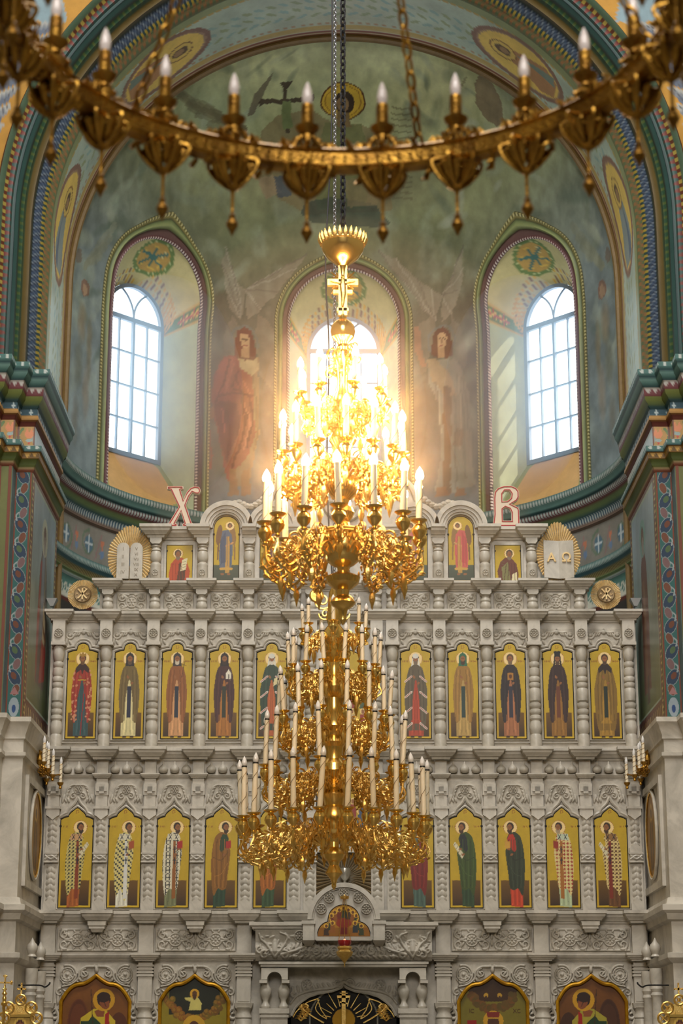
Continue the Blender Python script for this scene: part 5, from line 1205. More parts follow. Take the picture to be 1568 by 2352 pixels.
apost = [
 ('icon of a bishop in black checked vestment unrolling a scroll', dict(t=1, m=S(206, 190, 112), r=S(168, 92, 34), pat='k', pc=BLK, p='scroll', beard=S(50, 34, 24), om=S(206, 160, 110), s=S(140, 62, 26))),
 ('icon of a bishop in white vestment with black crosses', dict(t=1, m=S(222, 206, 130), r=S(222, 216, 196), pat='d', pc=S(46, 50, 54), beard=S(110, 84, 56), om=WHI, s=S(224, 222, 214), p='book', bc=S(170, 80, 40), mb=-1.25)),
 ('icon of a bishop in white meander vestment with red book', dict(t=1, m=WHI, r=S(118, 122, 84), pat='m', pc=BLK, beard=S(70, 50, 34), om=WHI, s=S(150, 92, 36), p='book')),
 ('icon of an apostle in an ochre cloak with red book', dict(t=1, m=S(140, 92, 28), r=S(38, 66, 44), r2=S(36, 66, 42), p='book', beard=S(64, 42, 26), bare=1)),
 ('icon of an apostle in an orange cloak behind the chandelier', dict(t=1, m=S(168, 96, 26), r=S(54, 80, 48), r2=S(60, 84, 56), beard=S(150, 130, 100), bare=1, p='scroll')),
 ('icon of an apostle in a crimson cloak behind the chandelier', dict(t=-1, m=S(120, 32, 22), r=S(72, 96, 84), r2=S(84, 110, 100), beard=S(60, 40, 26), bare=1, p='book', bc=S(160, 110, 40))),
 ('icon of an apostle in a dark green cloak', dict(t=-1, m=S(58, 78, 26), r=S(40, 66, 36), r2=S(30, 38, 42), beard=S(70, 46, 28), bare=1, p='scroll')),
 ('icon of an apostle in red tunic and dark green mantle', dict(t=-1, m=S(46, 56, 36), r=S(196, 66, 32), r2=S(186, 52, 30), beard=S(64, 42, 26), bare=1, p='book', bc=S(206, 156, 60))),
 ('icon of a bishop in cream vestment with red crosses', dict(t=-1, m=S(226, 206, 140), r=S(176, 190, 150), pat='x', pc=S(166, 46, 36), beard=S(170, 150, 120), om=S(196, 206, 180), s=S(170, 108, 40), p='book', bc=S(150, 50, 34))),
 ('icon of a bishop in brown checked vestment with scroll', dict(t=-1, m=S(222, 198, 130), r=S(104, 66, 30), pat='k', pc=S(96, 56, 30), beard=S(70, 46, 28), om=S(150, 110, 60), s=S(130, 46, 26), p='scroll')),
]
for i, (lb, d) in enumerate(apost):
    x = both(BAYS)[i]
    icon_panel('apostle_icon', lb, WA, HA, hi_og(HA), 64, 200, lambda c: side(c, WA, HA, d, i+1), (x, YF-.002, ZA0), group=GA)
# ---- top tier icons
def angel(t, robe, coat):
    def f(c):
        w, h = .5, zz(1185)-zz(1335); bgpaint(c, w, h, .26, 5, False, (84, 92, 66)); X = lambda x: t*x
        i = c.box(-w, w, 0, .26*h); c.c[i] = np.array(S(74, 84, 66))*(.6+.5*(c.y[i]/(.26*h))[:, None])
        c.line([(-w/2, .015), (w/2, .015)], .03, S(206, 170, 40))
        for s_, col in ((-1, S(122, 84, 46)), (1, S(150, 110, 56))): c.ell(X(s_*.13-.01), .72*h, .055, .2, col, rot=t*s_*.12); c.line([(X(s_*.15), .6*h), (X(s_*.16), .35*h)], .03, col)
        c.poly([(X(x), y*h) for x, y in [(-.12, .2), (.1, .2), (.12, .5), (.1, .72), (.03, .8), (-.08, .78), (-.12, .6), (-.14, .4)]], robe)
        c.poly([(X(x), y*h) for x, y in [(-.02, .14), (.06, .14), (.06, .7), (.0, .7)]], S(196, 150, 70)); c.poly([(X(x), y*h) for x, y in [(-.12, .62), (-.02, .78), (-.01, .3), (-.1, .28)]], coat)
        c.line([(X(-.1), .2*h), (X(.1), .2*h)], .05, S(206, 160, 70)); c.line([(X(.0), .55*h), (X(.12), .6*h)], .03, S(206, 150, 90))
        for j in range(4): c.line([(X(-.09+.05*j), .7*h), (X(-.1+.06*j), .25*h)], .009, dk(robe, .6))
        for x in (-.07, .05): c.ell(X(x), .12*h, .035, .02, SK)
        halo(c, X(.06), .86*h, .085); c.ell(X(.06), .865*h, .045, .05, S(70, 44, 30)); c.ell(X(.065), .855*h, .03, .037, SK)
    return f
def rnd_top(w, H): return lambda x: H-w/2*1.0+math.sqrt(max((w/2)**2-x*x, 0))*1.0
ha = zz(1184)-zz(1335)
icon_panel('angel_icon', 'icon of an angel in blue tunic with red mantle', .48, ha, rnd_top(.48, ha), 54, 130, angel(1, S(92, 104, 124), S(70, 84, 110)), (-2.212, YF-.002, zz(1335)))
icon_panel('angel_icon', 'icon of an angel in a coral red robe', .48, ha, rnd_top(.48, ha), 54, 130, angel(-1, S(206, 92, 84), S(196, 76, 74)), (2.212, YF-.002, zz(1335)))
icon_panel('angel_icon', 'icon of an angel left of centre behind the lit chandelier', .48, ha, rnd_top(.48, ha), 54, 130, angel(1, S(110, 84, 96), S(120, 70, 60)), (-1.335, YF-.002, zz(1335)))
icon_panel('angel_icon', 'icon of an angel right of centre behind the lit chandelier', .48, ha, rnd_top(.48, ha), 54, 130, angel(-1, S(190, 90, 90), S(150, 110, 120)), (1.335, YF-.002, zz(1335)))
def prophet(t, robe, coat):
    def f(c):
        w, h = .5, zz(1250)-zz(1336); bgpaint(c, w, h, .01, 8, False); X = lambda x: t*x
        c.poly([(X(x), y*h) for x, y in [(-.17, 0), (.17, 0), (.2, .3), (.14, .55), (.05, .66), (-.06, .66), (-.16, .5), (-.2, .2)]], robe)
        c.poly([(X(x), y*h) for x, y in [(-.05, 0), (.1, 0), (.12, .4), (.0, .55)]], coat)
        c.poly([(X(.02), .3*h), (X(.12), .34*h), (X(.15), .66*h), (X(.05), .6*h)] if t > 0 else [(.06, 0), (.17, 0), (.17, .28*h), (.08, .22*h)], S(228, 216, 172))
        for j in range(4): c.line([(X(-.12+.05*j), .5*h), (X(-.13+.07*j), .02*h)], .01, dk(robe, .55))
        for j in range(3): c.line([(X(.06), (.4+.07*j)*h), (X(.12), (.42+.07*j)*h)], .008, S(120, 100, 70))
        halo(c, X(-.03), .77*h, .095); head(c, X(-.03), .75*h, .95, SK, S(90, 70, 52), S(130, 108, 84))
        c.line([(-w/2, .012), (w/2, .012)], .025, S(206, 170, 40))
    return f
hp = zz(1250)-zz(1336)
icon_panel('prophet_icon', 'small icon of a prophet in orange robe with scroll', .49, hp, lambda x: hp, 54, 80, prophet(1, S(186, 80, 42), S(92, 62, 36)), (-3.09, YF-.002, zz(1336)))
icon_panel('prophet_icon', 'small icon of a prophet in brown mantle over green', .49, hp, lambda x: hp, 54, 80, prophet(-1, S(112, 62, 42), S(132, 126, 76)), (3.09, YF-.002, zz(1336)))
frm = MB()
for a in ((-.29, .29, hp, hp+.045), (-.29, -.25, -.0, hp), (.25, .29, -.0, hp)): frm.box(a[0], a[1], -.05, 0, a[2], a[3])
frm = frm.mesh('icon_frame', M_MARBLE)
for x in (-3.09, 3.09): part('icon_frame', frm, (x, 0, zz(1336)))
# middle icons behind the chandeliers
def group_icon(w, h, seed):
    def f(c):
        r = random.Random(seed); bgpaint(c, w, h, .2, seed, False)
        for row in range(3):
            for j in range(5):
                x = (j-2)*w*.18+r.uniform(-.02, .02); y = h*(.25+.2*row); col = r.choice([S(150, 50, 40), S(60, 80, 110), S(70, 90, 60), S(160, 110, 50), S(200, 170, 130)])
                c.poly([(x-.06, y-.18), (x+.06, y-.18), (x+.05, y+.05), (x-.05, y+.05)], col); c.ell(x, y+.11, .06, .06, S(240, 206, 130)); c.ell(x, y+.1, .032, .042, SK)
    return f
hm = zz(1490)-zz(1698)
icon_panel('festal_icon', 'wide festal icon in the middle of the saints tier', .94, hm, rnd_top(.94, hm), 70, 130, group_icon(.94, hm, 4), (0, YF-.002, zz(1698)))
hm2 = zz(1812)-zz(1930)
o = icon_panel('festal_icon', 'square festal icon with dark frame above the chalice relief', .88, hm2, lambda x: hm2, 70, 80, group_icon(.88, hm2, 9), (0, YF-.04, zz(1930)))
fm = MB()
for a in ((-.5, .5, -.06, 0), (-.5, .5, hm2, hm2+.06), (-.5, -.44, 0, hm2), (.44, .5, 0, hm2)): fm.box(a[0], a[1], -.07, .0, a[2], a[3])
obj('dark_frame', fm.mesh('dark_frame', mat('dark_wood', S(44, 34, 28), .5)), o)
part('ledge', MB().box(-.52, .52, -.12, 0, zz(1958), zz(1945)).box(-.5, .5, -.08, 0, zz(1945), zz(1938)))
# ---- local tier icons with gilt ogee frames
def loc_arch(t, wingc, tunic, cloak):
    def f(c):
        c.c *= (.7+.6*noise2(c.x*3+4, c.y*3, 14).reshape(-1, 1)); Z = lambda py: zz(py)-ZL0; X = lambda x: t*x
        c.ell(X(-.3), Z(2350), .19, .42, wingc); c.ell(X(.42), Z(2365), .16, .3, dk(wingc, .7)); c.ell(X(-.3), Z(2350), .17, .4, dk(wingc, .75), r0=.85)
        c.poly([(X(-.3), 0), (X(.4), 0), (X(.36), Z(2345)), (X(.17), Z(2317)), (X(-.03), Z(2317)), (X(-.26), Z(2338))], tunic)
        c.poly([(X(-.3), 0), (X(.1), 0), (X(.1), Z(2350)), (X(-.05), Z(2332)), (X(-.12), Z(2345)), (X(-.26), Z(2345))], cloak)
        c.poly([(X(.17), 0), (X(.34), 0), (X(.24), Z(2322)), (X(.17), Z(2330))], S(164, 30, 26)); c.poly([(X(-.02), Z(2322)), (X(.18), Z(2312)), (X(.15), Z(2335)), (X(.03), Z(2335))], S(140, 76, 40))
        c.ell(X(.145), Z(2296), .195, .195, S(206, 152, 32)); c.ell(X(.145), Z(2296), .12, .12, S(46, 24, 18)); c.ell(X(.16), Z(2303), .085, .115, S(136, 74, 42), rot=.4*t); c.ell(X(.14), Z(2290), .12, .09, S(46, 24, 18)); c.line([(X(.16), Z(2304)), (X(.185), Z(2311))], .016, S(84, 44, 28)); c.line([(X(.12), Z(2300)), (X(.16), Z(2303))], .012, S(40, 20, 14))
        c.line([(X(-.09), Z(2272)), (X(-.04), Z(2350))], .014, S(60, 34, 14))
        c.c[:] = np.where((np.abs(c.y-np.array([hi_loc(x) for x in c.x])) < .03)[:, None], np.array(S(70, 46, 14)), c.c)
    return f
def loc_sav(c):
    Z = lambda py: zz(py)-ZL0
    i = c.box(-.45, .45, Z(2330), 9); c.put(i, S(26, 30, 14)); r = random.Random(2)
    for k in range(46):
        a = PI+PI*k/45; rad = .44+r.uniform(-.07, .07); c.ell(rad*math.cos(a)*1.02, Z(2292)+rad*.75*math.sin(a), .055, .055, S(124+r.randint(-14, 20), 84+r.randint(-10, 14), 22)); c.ell(rad*math.cos(a)*1.02-.012, Z(2292)+rad*.75*math.sin(a)+.014, .03, .03, S(168, 120, 34), .6)
    c.poly([(-.1, Z(2320)), (.12, Z(2320)), (.13, Z(2304)), (.06, Z(2290)), (-.06, Z(2290)), (-.18, Z(2291)), (-.16, Z(2296)), (-.07, Z(2300))], S(214, 200, 110))
    c.ell(0, Z(2282), .085, .085, S(216, 162, 40)); c.ell(0, Z(2283), .045, .06, S(96, 60, 30)); c.ell(0, Z(2290), .03, .05, S(76, 48, 28))
    c.ell(0, Z(2358), .2, .2, S(206, 160, 40)); c.ell(0, Z(2362), .1, .13, S(90, 50, 30))
def loc_chr(c):
    Z = lambda py: zz(py)-ZL0; r = random.Random(5)
    c.poly([(-.46, Z(2272)), (0, Z(2238)), (.46, Z(2272)), (.3, Z(2300)), (-.3, Z(2300))], S(62, 36, 14))
    for k in range(60):
        a = PI*1.0+PI*k/59; rad = .36+r.uniform(-.06, .06); c.ell(rad*math.cos(a), Z(2283)+rad*.7*math.sin(a), .05, .05, S(104+r.randint(-14, 14), 72, 24))
    for x in (-.12, .12): c.ell(x, Z(2286), .042, .042, S(196, 150, 46)); c.ell(x, Z(2290), .02, .026, S(70, 40, 20))
    c.ell(0, Z(2345), .18, .18, S(206, 154, 34)); c.ell(0, Z(2348), .1, .13, S(80, 44, 26)); c.poly([(-.1, Z(2338)), (-.12, Z(2324)), (.12, Z(2324)), (.1, Z(2338))], S(128, 36, 26)); c.line([(-.1, Z(2338)), (.1, Z(2338))], .025, S(196, 150, 50))
    c.rect(-.46, -.30, Z(2358), Z(2343), S(150, 24, 22))
gilt = MB().tube(gf, .034, 8).mesh('gilt_frame', mat('gilt_frame_gold', S(206, 154, 30), .35, .55, scale=5, color2=S(170, 116, 20)))
LOC = [('icon of an archangel with brown wings facing right in ogee frame', -4.407, loc_arch(1, S(104, 52, 22), S(206, 178, 44), S(34, 62, 34)), S(122, 72, 20)),
       ('icon of a small blessing figure above a ring of golden clouds', -2.652, loc_sav, S(146, 128, 28)),
       ('icon of a crowned Christ beneath a brown cloud with angels', 2.652, loc_chr, S(120, 108, 30)),
       ('icon of an archangel with brown wings facing left in ogee frame', 4.407, loc_arch(-1, S(76, 42, 22), S(170, 156, 50), S(28, 56, 30)), S(112, 66, 20))]
nxL, nyL = 120, 190
for lb, x, pf, bgc in LOC:
    xs = np.linspace(-WL/2, WL/2, nxL); Hh = np.array([hi_loc(v) for v in xs]); t = np.concatenate([np.linspace(0, .35, 40)[:-1], np.linspace(.35, 1, nyL)])[None,:]
    X = xs[:,None]+0*t; Z = Hh[:,None]*t; c = Cv(X, Z, bgc); pf(c); o = thing('local_icon', lb, 'icon', (x, YF-.002, ZL0), group='large icons of the bottom tier')
    obj('painted_panel', grid_mesh('painted_panel', np.stack([X, 0*X-.02, Z], -1), M_ICON, c.out(), skirt=(0, .018, 0)), o); obj('gilt_frame', gilt, o)
def text_me(txt, size, depth, m, name='letters', bevel=0.):
    cu = bpy.data.curves.new(name, 'FONT'); cu.body = txt; cu.size = size; cu.extrude = depth; cu.align_x = 'CENTER'; cu.align_y = 'CENTER'; cu.bevel_depth = bevel
    o = bpy.data.objects.new(name, cu); COL.objects.link(o); dg = bpy.context.evaluated_depsgraph_get(); me = bpy.data.meshes.new_from_object(o.evaluated_get(dg))
    bpy.data.objects.remove(o); me.name = name; me.materials.clear(); me.materials.append(m); return me
M_TXT = mat('brown_lettering', S(86, 56, 22), .6)
chr_ic = [o for o in bpy.data.objects if o.get('label', '').startswith('icon of a crowned Christ')][0]
for x, tx in ((-.38, 'IC'), (.42, 'XC')): obj('inscription', text_me(tx, .1, .001, M_TXT), chr_ic, (x, -.024, zz(2322)-ZL0), (PI/2, 0, 0))
# ---- portal canopy over the royal doors
c5 = lambda x, y: (500+x/2.703, 1950+y/2.703)
YP = 36.95; ZP = lambda y: zz(1950+y/2.703, YP); XP = lambda x, y=600: xx(500+x/2.703, 1950+y/2.703, YP)
ly = YP-YF
hwc = (XP(1350)-XP(210))/2
pr_ = [(-.4, ZP(455)), (.0, ZP(455)), (.0, ZP(472)), (-.03, ZP(480)), (-.03, ZP(495)), (-.07, ZP(505))]
part('canopy_cornice', sweep([(-hwc, .0), (-hwc, ly), (hwc, ly), (hwc, .0)], [(.0, ZP(452)), (.05, ZP(455)), (.05, ZP(475)), (.0, ZP(482)), (.0, ZP(494)), (-.06, ZP(505)), (-.3, ZP(505))]))
# bulging ogee body of the canopy with carved foliage
hb = hwc-.06; nx, nz_ = 300, 80; xs = np.linspace(-hb, hb, nx); ts = np.linspace(0, 1, nz_); z0, z1 = ZP(692), ZP(500)
X = xs[:,None]+0*ts[None,:]; Z = z0+(z1-z0)*ts[None,:]+0*xs[:,None]; hgt = z1-z0
R = Relief(X, Z-z0)
for sx in (-1, 1):
    u = lambda a: sx*a
    R.leaf(u(1.22), .08, PI/2, .3, .12, .06); R.leaf(u(1.16), .1, PI/2+.3, .24, .06, .05); R.leaf(u(1.28), .1, PI/2-.3, .24, .06, .05)
    R.taper(spiral(u(1.05), .1, .08, .015, PI/2, sx*1.1), .03, .015, .05); R.taper(spiral(u(1.4), .1, .08, .015, PI/2, -sx*1.1), .03, .015, .05)
    R.taper(cat([(u(1.22), .06), (u(1.05), .28), (u(1.0), .42), (u(1.12), .48)]), .03, .018, .05); R.taper(cat([(u(1.22), .06), (u(1.36), .28), (u(1.46), .36), (u(1.5), .46)]), .03, .018, .05)
    R.rosette(u(.78), .42, .09, .05, 8); R.taper(cat([(u(1.1), .1), (u(.85), .18), (u(.62), .3), (u(.6), .45)]), .035, .02, .05)
    for k in range(9): R.leaf(u(.95-.09*k), .16+.02*(k % 3), PI/2+sx*(.6-.15*k), .16, .06, .05); R.leaf(u(.9-.1*k), .1, -PI/2+sx*(.9), .12, .05, .045)
    R.taper(spiral(u(.5), .17, .12, .02, 0 if sx > 0 else PI, sx*1.3), .03, .015, .05); R.taper(spiral(u(.18), .16, .11, .02, 0 if sx > 0 else PI, sx*1.3), .03, .015, .05)
    R.leaf(u(.95), .36, .8 if sx > 0 else PI-.8, .14, .05, .04); R.boss(u(.88), .07, .05, .05, .06)
rb_ = random.Random(12)
for k in range(150):
    x_ = rb_.uniform(-1.5, 1.5); z_ = rb_.uniform(.04, hgt-.08); R.leaf(x_, z_, rb_.uniform(0, 2*PI), rb_.uniform(.07, .13), .045, .028)
for k in range(-9, 10): R.taper(spiral(k*.165, .13+.05*(k % 2), .07, .012, rb_.uniform(0, 6), (1 if k % 2 else -1)*1.2), .02, .012, .036)
H = R.out(); bul = .02+.16*np.sin(ts*PI*.55)**1.0-.10*np.clip(ts-.72, 0, 1)/.28*0+.0
prof_y = np.interp(ts, [0, .12, .3, .6, .85, 1], [-.28, -.36, -.40, -.37, -.41, -.45])
Y = prof_y[None,:]-H
part('carved_canopy', grid_mesh('carved_canopy', np.stack([X, Y, Z], -1), M_MARBLE2, skirt=(0, .28, 0)))
hl = (XP(1295)-XP(262))/2
part('canopy_ledge', sweep([(-hl, 0), (-hl, -.34), (hl, -.34), (hl, 0)], [(-.05, ZP(695)), (.03, ZP(698)), (.03, ZP(712)), (0, ZP(716)), (0, ZP(730)), (-.1, ZP(732)), (-.4, ZP(732))]))
# arched pediment holding the supper icon
acx = XP(782); ro = (XP(1003)-XP(565))/2; zc_ = ZP(440)
def aring(r0, r1, y0, y1, zc): 
    a = np.linspace(0, PI, 41); return MB().prism([(r1*math.cos(t), zc+r1*math.sin(t)) for t in a]+[(r0*math.cos(t), zc+r0*math.sin(t)) for t in a[::-1]], y0, y1)
part('pediment', MB().prism([(ro*math.cos(t), zc_+ro*math.sin(t)) for t in np.linspace(0, PI, 41)]+[(-ro, ZP(565)), (ro, ZP(565))], ly-.06, -.1), (acx, 0, 0))
part('pediment_moulding', aring(ro-.06, ro+.02, ly-.13, -.1, zc_), (acx, 0, 0)); part('pediment_moulding', aring(ro-.09, ro-.06, ly-.09, -.1, zc_), (acx, 0, 0))
for sx in (-1, 1):
    part('pediment_post', MB().box(-.1, .1, ly-.16, -.2, ZP(570), ZP(455)).box(-.12, .12, ly-.18, -.2, ZP(470), ZP(448)).frust(0, ly+.1, ZP(605), ZP(570), .06, .1, .12, .26), (acx+sx*(ro+.0), 0, 0))
fl = flower_me(.1, .05, 8, name='pediment_rosette')
for a in (18, 52, 90, 128, 162):
    a = math.radians(a); part('rosette', fl, (acx+.42*math.cos(a), ly-.065, zc_+.06+.42*math.sin(a)*.98))
wS, hS = XP(945)-XP(620), ZP(347)-ZP(545)
def hi_sup(x):
    a = abs(x)/(wS/2)
    return hS*.55+hS*.45*math.sqrt(max(1-(a/.6)**2, 0)) if a < .585 else hS*(.05+.42*math.sqrt(max(1-((a-.55)/.46)**2, 0)))
def p_sup(c):
    c.c *= (.8+.4*noise2(c.x*8+3, c.y*8, 3).reshape(-1, 1)); w = wS
    c.rect(-w, w, 0, hS*.28, S(150, 96, 24)); c.ell(0, .24, .14, .09, S(150, 52, 30)); c.poly([(-.06, .04), (.06, .04), (.06, .16), (-.06, .16)], S(120, 34, 26)); c.poly([(-.06, .6), (.06, .6), (.1, .75), (-.1, .75)], S(160, 60, 30))
    rr = random.Random(4)
    for k, (x, y) in enumerate([(-.08, .43), (.08, .43), (0, .46), (-.16, .39), (.16, .39), (-.22, .33), (.22, .33), (-.27, .24), (.27, .24), (-.2, .2), (.2, .2), (-.31, .15), (.31, .15)]):
        col = rr.choice([S(60, 66, 40), S(120, 50, 34), S(70, 50, 36), S(150, 90, 34), S(48, 52, 56)]); c.poly([(x-.05, y-.13), (x+.05, y-.13), (x+.035, y+.0), (x-.035, y+.0)], col)
        c.ell(x, y+.04, .043, .043, S(236, 186, 66)); c.ell(x, y+.034, .025, .03, S(110, 64, 34))
icon_panel('supper_icon', 'arched icon of the supper in the portal pediment', wS, hS, hi_sup, 90, 90, p_sup, (acx, YP-.062, ZP(547)), bgc=S(176, 122, 30))
part('icon_sill', MB().box(-wS/2-.03, wS/2+.03, ly-.14, -.1, ZP(572), ZP(547)), (acx, 0, 0))
# portal side piers with paired balusters
balu = MB().lathe([(.085, 0), (.09, .03), (.05, .09), (.045, .13), (.075, .19), (.105, .27), (.1, .33), (.06, .4), (.045, .47), (.05, .58), (.075, .62), (.08, .66)], 14).mesh('baluster', M_MARBLE)
for sx in (-1, 1):
    x = sx*(XP(1209)-XP(780)); w2 = (XP(430)-XP(265))/2
    pts = [(-w2, ZP(735)), (w2, ZP(735)), (w2, ZP(808)), (.13, ZP(808))]+[(.13*math.cos(a), ZP(806)+.13*math.sin(a)) for a in np.linspace(0, PI, 15)]+[(-.13, ZP(808)), (-w2, ZP(808))]
    part('arched_block', MB().prism(pts, -.32, -.05), (x, 0, 0))
    part('block_ledge', MB().box(-w2-.03, -.13, -.35, -.05, ZP(830), ZP(812)).box(.13, w2+.03, -.35, -.05, ZP(830), ZP(812)), (x, 0, 0))
    for s2 in (-1, 1): part('baluster', balu, (x+s2*.16, -.2, ZP(985)))
    part('block_pedestal', MB().box(-w2-.03, w2+.03, -.36, 0, ZP(1020), ZP(988)).box(-w2, w2, -.33, 0, 0, ZP(1020)).box(-w2-.02, w2+.02, -.35, 0, ZP(1045), ZP(1030)), (x, 0, 0))
    part('reveal_wall', MB().box(-.03, .03, -.02, .3, 0, ZP(735)), (sx*1.05, 0, 0))
# carved ogee arch inside the doorway and the royal doors
YD = 37.52; ZD = lambda y: zz(1950+y/2.703, YD); XD = lambda x: xx(500+x/2.703, 2290, YD)-xx(788, 2290, YD)
def door_top(x):
    a = abs(x); pts = [(0, ZD(850)), (.05, ZD(868)), (.2, ZD(888)), (.45, ZD(903)), (.62, ZD(922)), (.76, ZD(955)), (.86, ZD(990)), (.93, ZD(1042))]
    return float(np.interp(a, [p[0] for p in pts], [p[1] for p in pts]))
def fn_in(R):
    z = ZD(800)
    for sx in (-1, 1):
        R.rosette(sx*.66, ZD(842), .085, .035, 8); R.taper(cat([(0, ZD(825)), (sx*.2, ZD(862)), (sx*.5, ZD(875)), (sx*.8, ZD(905)), (sx*.95, ZD(960))]), .03, .02, .035)
        for k in range(9): R.leaf(sx*(.1+.1*k), ZD(860+5*k), PI/2-sx*(.9-.1*k), .14, .05, .035)
        R.taper(spiral(sx*.1, ZD(835), .08, .015, 0, sx*1.2), .022, .012, .035); R.taper(spiral(sx*.9, ZD(900), .07, .012, 0, sx*1.2), .02, .01, .03)
inner = relief_panel('inner_carved_arch', 2.04, 0, fn_in, 180, 60, lo=lambda x: door_top(x)+.02 if abs(x) < .93 else ZD(1045), hi=lambda x: ZD(728))
part('inner_carved_arch', inner, (0, YD-YF, 0))
part('inner_moulding', MB().tube([(x, YD-YF-.04, door_top(x)+.015) for x in np.linspace(-.93, .93, 61)], .025, 6))
RD = thing('royal_doors', 'black royal doors with gilded vines and central cross', 'doors', (0, YD+.03, 0))
xs = np.linspace(-.94, .94, 160); tt = np.concatenate([[0, .3], np.linspace(.5, 1, 120)])[None,:]
X = xs[:,None]+0*tt; Z = np.array([door_top(x)-.005 for x in xs])[:,None]*tt; c = Cv(X, Z, S(16, 13, 12))
zb_ = ZD(1065)
c.ell(0, ZD(1062), .2, .2, S(196, 146, 40)); c.ell(0, ZD(1062), .62, .58, S(150, 146, 132), r0=.955)
obj('door_leaf', grid_mesh('door_leaf', np.stack([X, 0*X, Z], -1), vmat('black_lacquer', .3, .1), c.out(), skirt=(0, .04, 0)), RD)
gm = M_GOLDR
cz = lambda y: ZD(y)
crs = MB().box(-.035, .035, -.06, -.02, 1.8, cz(882)).box(-.115, .115, -.06, -.02, cz(925), cz(910)).box(-.07, .07, -.06, -.02, cz(898), cz(893))
crs.add([(-.07, -.06, cz(955)), (.07, -.06, cz(966)), (.07, -.02, cz(966)), (-.07, -.02, cz(955)), (-.07, -.06, cz(945)), (.07, -.06, cz(956)), (.07, -.02, cz(956)), (-.07, -.02, cz(945))], [(0,3,2,1),(4,5,6,7),(0,1,5,4),(1,2,6,5),(2,3,7,6),(3,0,4,7)])
obj('cross', crs.mesh('cross', gm), RD)
rays = MB()
for k in range(-5, 6):
    if k == 0: continue
    a = PI/2-k*.27; r0, r1 = .24, .24+(.2 if k % 2 else .32)*min(1, 1.15-.08*abs(k)); rays.tube([(r0*math.cos(a), -.015, cz(1062)+r0*math.sin(a)), (r1*math.cos(a), -.015, cz(1062)+r1*math.sin(a))], [.012, .004], 5)
obj('rays', rays.mesh('rays', gm), RD)
vine = MB()
for sx in (-1, 1):
    vine.tube([(sx*p[0], -.02, p[1]) for p in cat([(.35, cz(1080)), (.55, cz(1040)), (.7, cz(1000)), (.76, cz(975)), (.7, cz(962)), (.63, cz(975)), (.66, cz(990))])], .018, 5, flat=.6)
    for k in range(7):
        a = 2.4+.35*k; x, z = .72+.04*math.cos(k), cz(985+14*k); L = .14
        for s2 in (-1, 1): vine.tube([(sx*x, -.015, z), (sx*(x+s2*.05), -.03, z+.06), (sx*(x+s2*.11), -.015, z+.05)], [.01, .032, .004], 5, flat=.4)
    vine.tube([(sx*p[0], -.02, p[1]) for p in cat([(.44, cz(935)), (.5, cz(990)), (.42, cz(1030)), (.3, cz(1055))])], .012, 5)
    vine.tube([(sx*x, -.02, door_top(x)-.07) for x in np.linspace(.45, .9, 16)], .014, 5); vine.tube([(sx*.47, -.02, door_top(.47)-.07), (sx*.4, -.02, cz(1000)), (sx*.3, -.02, cz(1050))], .012, 5)
obj('gilded_vines', vine.mesh('gilded_vines', gm), RD)
